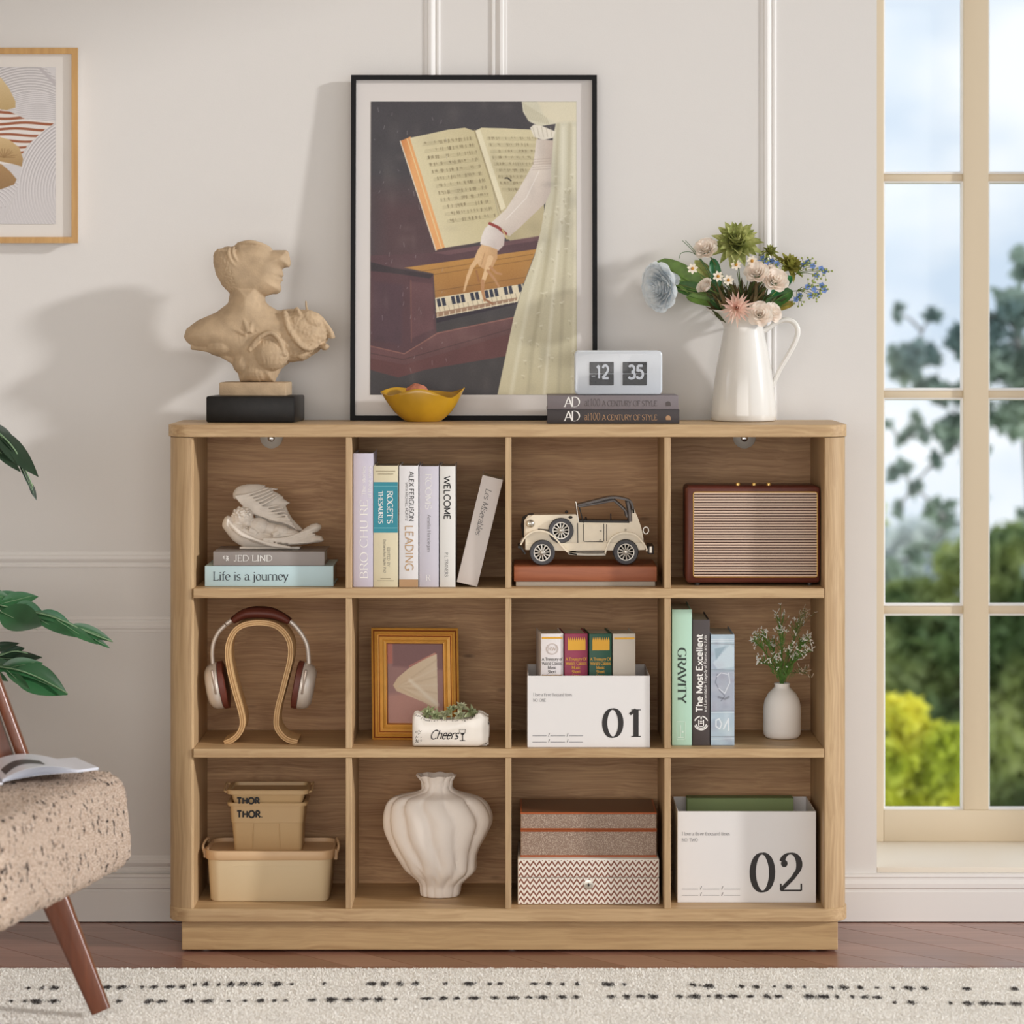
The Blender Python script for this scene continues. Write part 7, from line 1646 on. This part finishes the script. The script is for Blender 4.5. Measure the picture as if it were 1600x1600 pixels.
pA, pB = Vector((PX(46, yb_), yb_, .40)), Vector((PX(-40, yb_), yb_, PZ(960, yb_)))
p0 = P(52, 1225, yb_); p1 = P(-48, 950, yb_)
part(chair, 'back_post', plank4(p0 + (p0 - p1) * .25, p1, .022, .020, .03, .028, LX), cw, 40)
g = G(); q0, q1 = P(36, 1225, yb_ - .004), P(-62, 950, yb_ - .004); dl = Vector((-.42, -.02, 0))
g.loft([[q0 + (q0 - q1) * .2, q1, q1 + dl, q0 + (q0 - q1) * .2 + dl], [q0 + (q0 - q1) * .2 + Vector((0, .014, 0)), q1 + Vector((0, .014, 0)), q1 + dl + Vector((0, .014, 0)), q0 + (q0 - q1) * .2 + dl + Vector((0, .014, 0))]])
part(chair, 'side_panel', g, cw, None)
g = G(); g.rbox(.03, .59, .55, .68, .36, .80, .05, 4); g.v = [tuple(CP(v[0], v[1] + (v[2] - .36) * .3, v[2])) for v in g.v]; part(chair, 'back_cushion', g, bou, 60)

# ================================================================== MAGAZINE
mg = thing('magazine', 'open magazine with white pages, face up on the boucle seat', 'magazine', (-.93, -.76, .4735))
mw = mat('page_gloss', (226, 228, 238), .3, coat=.2); mwk = mat('page_print', (60, 58, 62), .4)
def sheetpt(u, v, h):   # u across the open spread (0 spine .. 1 tip), v down the page; world
    tip0, tip1 = P(154, 1226, -.62), P(118, 1214, -.50); sp0, sp1 = P(4, 1254, -.76), P(-20, 1206, -.58)
    tip0.z = .4745; tip1.z = .472
    a = sp0.lerp(sp1, v); b2 = tip0.lerp(tip1, v); p = a.lerp(b2, u); arch = .016 * math.sin(min(1, u * 1.3) * math.pi) ** .8 * (1 - u * .35)
    z0 = .4735; p.z = z0 + (arch * (.3 + .7 * h) + h * .004 + .005); return p
def sheet(h, nm, m):
    g = G(); n = 14; vs2 = [];
    for i in range(n + 1):
        for v in (0, .5, 1): vs2.append(sheetpt(i / n, v, h))
    vs3 = [p + Vector((0, 0, -.0006)) for p in vs2]; o_ = len(vs2); fs2 = []
    for i in range(n):
        for j in (0, 1): a = i * 3 + j; fs2 += [(a, a + 3, a + 4, a + 1), (o_ + a, o_ + a + 1, o_ + a + 4, o_ + a + 3)]
        a = i * 3; fs2 += [(a, o_ + a, o_ + a + 3, a + 3), (a + 2, a + 5, o_ + a + 5, o_ + a + 2)]
    fs2 += [(n * 3, o_ + n * 3, o_ + n * 3 + 1, n * 3 + 1), (n * 3 + 1, o_ + n * 3 + 1, o_ + n * 3 + 2, n * 3 + 2)]
    g.add(vs2 + vs3, fs2); return part(mg, nm, g, m, 60)
for i, h in enumerate((.0, .25, .45, .62, .8, 1.0)): sheet(h, 'page', mw)
g = G(); n = 10; pv = []
for i in range(n + 1):
    for v in (.12, .42): p = sheetpt(.05 + .42 * i / n, v + .2 * math.sin(i / n * 3), 1.0); pv.append(p + Vector((0, 0, .0006)))
g.add(pv, [(2 * i, 2 * i + 2, 2 * i + 3, 2 * i + 1) for i in range(n)]); part(mg, 'printed_picture', g, mwk, 60)
g = G(); A = [P(4, 1254, -.76), P(-130, 1262, -.80), P(-150, 1215, -.62), P(-20, 1206, -.58)]
g.loft([[Vector((p.x, p.y, .4735 + .004 * k_)) for p in A] for k_ in (0, 1)]); part(mg, 'page_block', g, mw, None)

# ================================================================== MONSTERA
mon = thing('potted_monstera', 'potted monstera with drooping split leaves reaching in from the left edge', 'plant', (-1.42, .12, 0))
mg1 = mat('monstera_green', (46, 98, 58), .32, var=.25, vscale=14, coat=.25); mg2 = mat('monstera_dark', (34, 58, 40), .35, var=.25, vscale=14, coat=.2); mvn = mat('monstera_vein', (128, 158, 120), .5)
pc = Vector((-1.42, .12, 0)); g = G(); g.lathe([(.11, 0.0), (.13, .02), (.155, .26), (.165, .27), (.165, .29), (.15, .29), (.145, .25), (.001, .25)], pc, 40); part(mon, 'pot', g, mat('pot_white', (216, 208, 196), .5), 50)
def lobe(g, a, b_, w, up, bend=.0, cup=.12, wv=0): a, b_ = Vector(a), Vector(b_); d = b_ - a; g.leaf(a, d, up, d.length, w, bend=bend, cup=cup, shape='pt', n=10, cols=4, wave=wv)
def mleaf(Y, m, rib, lobes, stalk, rw=.012, label=None):
    sY = S(Y); g = G(); rp_ = smoothpath([P(x, y, Y + (dy if True else 0)) for x, y, dy in rib], 5)
    # blade strip along the midrib
    n = len(rp_); L = []
    for i, p in enumerate(rp_):
        t = i / (n - 1); w_ = rw * math.sin(math.pi * min(1, .15 + t * .85)) + .001
        L.append([p + Vector((0, -w_ * .5, -w_ * .9)), p + Vector((0, 0, .001)), p + Vector((0, w_ * .8, w_ * .35))])
    g.loft(L, capb=False, capt=False, close=False)
    for (x0, y0, d0, x1, y1, d1, w_, bd_) in lobes: lobe(g, P(x0, y0, Y + d0), P(x1, y1, Y + d1), w_ * 1.2 * sY, (.15, -1, .55), bd_, .14)
    o = part(mon, 'leaf', g, m, 80, label)
    gv_ = G(); gv_.tube([p + Vector((0, -.003, .001)) for p in rp_], .0014, 5)
    for (x0, y0, d0, x1, y1, d1, w_, bd_) in lobes: a = P(x0, y0, Y + d0 - .003); b2 = a.lerp(P(x1, y1, Y + d1 - .003), .8); gv_.tube([a, b2], [.0008, .0004], 4)
    part(o, 'veins', gv_, mvn)
    g = G(); s0 = P(*stalk[0], Y); g.tube(smoothpath([rp_[0], s0, pc.lerp(s0, .3) + Vector((0, 0, .4)), pc + Vector((0, 0, .24))], 6), .005, 8); part(mon, 'stalk', g, mg1)
# middle leaf reaching furthest right
mleaf(-.10, mg1, [(-60, 930, 0), (0, 946, 0), (42, 955, -.01), (85, 965, -.02), (130, 985, -.02), (176, 1003, -.02)],
    [(0, 944, 0, 62, 928, .02, 22, -.15), (20, 948, 0, 76, 962, .01, 26, -.2), (0, 955, -.01, 74, 992, -.05, 42, .25), (-20, 948, 0, 40, 926, .03, 26, -.1), (46, 958, -.01, 124, 1004, -.04, 15, .15), (60, 957, 0, 118, 974, .02, 18, -.2), (88, 968, -.02, 154, 1011, -.03, 14, .1), (110, 976, -.02, 178, 1000, -.02, 16, -.1), (-60, 936, 0, 20, 932, .0, 34, -.1), (-70, 950, 0, 8, 962, -.03, 36, .2), (130, 988, -.02, 172, 1013, -.02, 9, 0)], [(-90, 960)], .010)
mleaf(-.05, mg1, [(-50, 1040, 0), (-5, 1042, 0), (30, 1048, -.01), (62, 1060, -.01), (106, 1084, -.02)],
    [(0, 1046, 0, 68, 1032, .01, 22, -.15), (8, 1044, 0, 50, 1084, -.04, 13, .15), (-20, 1046, 0, 15, 1068, -.03, 12, .1), (20, 1048, 0, 107, 1082, -.02, 42, -.12), (40, 1052, 0, 96, 1064, .01, 24, -.15), (-40, 1040, 0, 30, 1040, 0, 22, -.1)], [(-80, 1060)], .008)
mleaf(.0, mg2, [(-50, 1030, 0), (-5, 1026, 0), (25, 1018, 0), (66, 1028, 0)],
    [(-10, 1028, 0, 70, 1032, 0, 20, .15), (-30, 1016, 0, 34, 1008, .01, 14, .15), (0, 1022, 0, 40, 1014, .01, 16, .1)], [(-80, 1050)], .006)
# upper leaf hanging at the left edge
mleaf(-.08, mg2, [(-60, 650, 0), (-12, 670, 0), (16, 694, -.01), (34, 722, -.01), (52, 762, -.01)],
    [(-10, 668, 0, 61, 752, -.02, 26, .12), (-20, 684, 0, 35, 746, -.03, 16, .15), (-30, 664, 0, 30, 700, 0, 26, .0), (26, 712, -.01, 56, 780, -.01, 6, .05), (46, 752, -.01, 57, 782, -.01, 7, 0), (-60, 660, 0, 4, 700, 0, 30, .1)], [(-110, 700)], .008)

# ================================================================== settle: hairline clearance under everything that stands on the bookcase
for o in list(bpy.data.objects):
    if o.parent is None and o.type == 'EMPTY' and o.get('category') and o.name != 'bookcase' and o.location.z > .09 and abs(o.location.x) < .75 and -.05 < o.location.y < .33:
        o.location.z += .0004
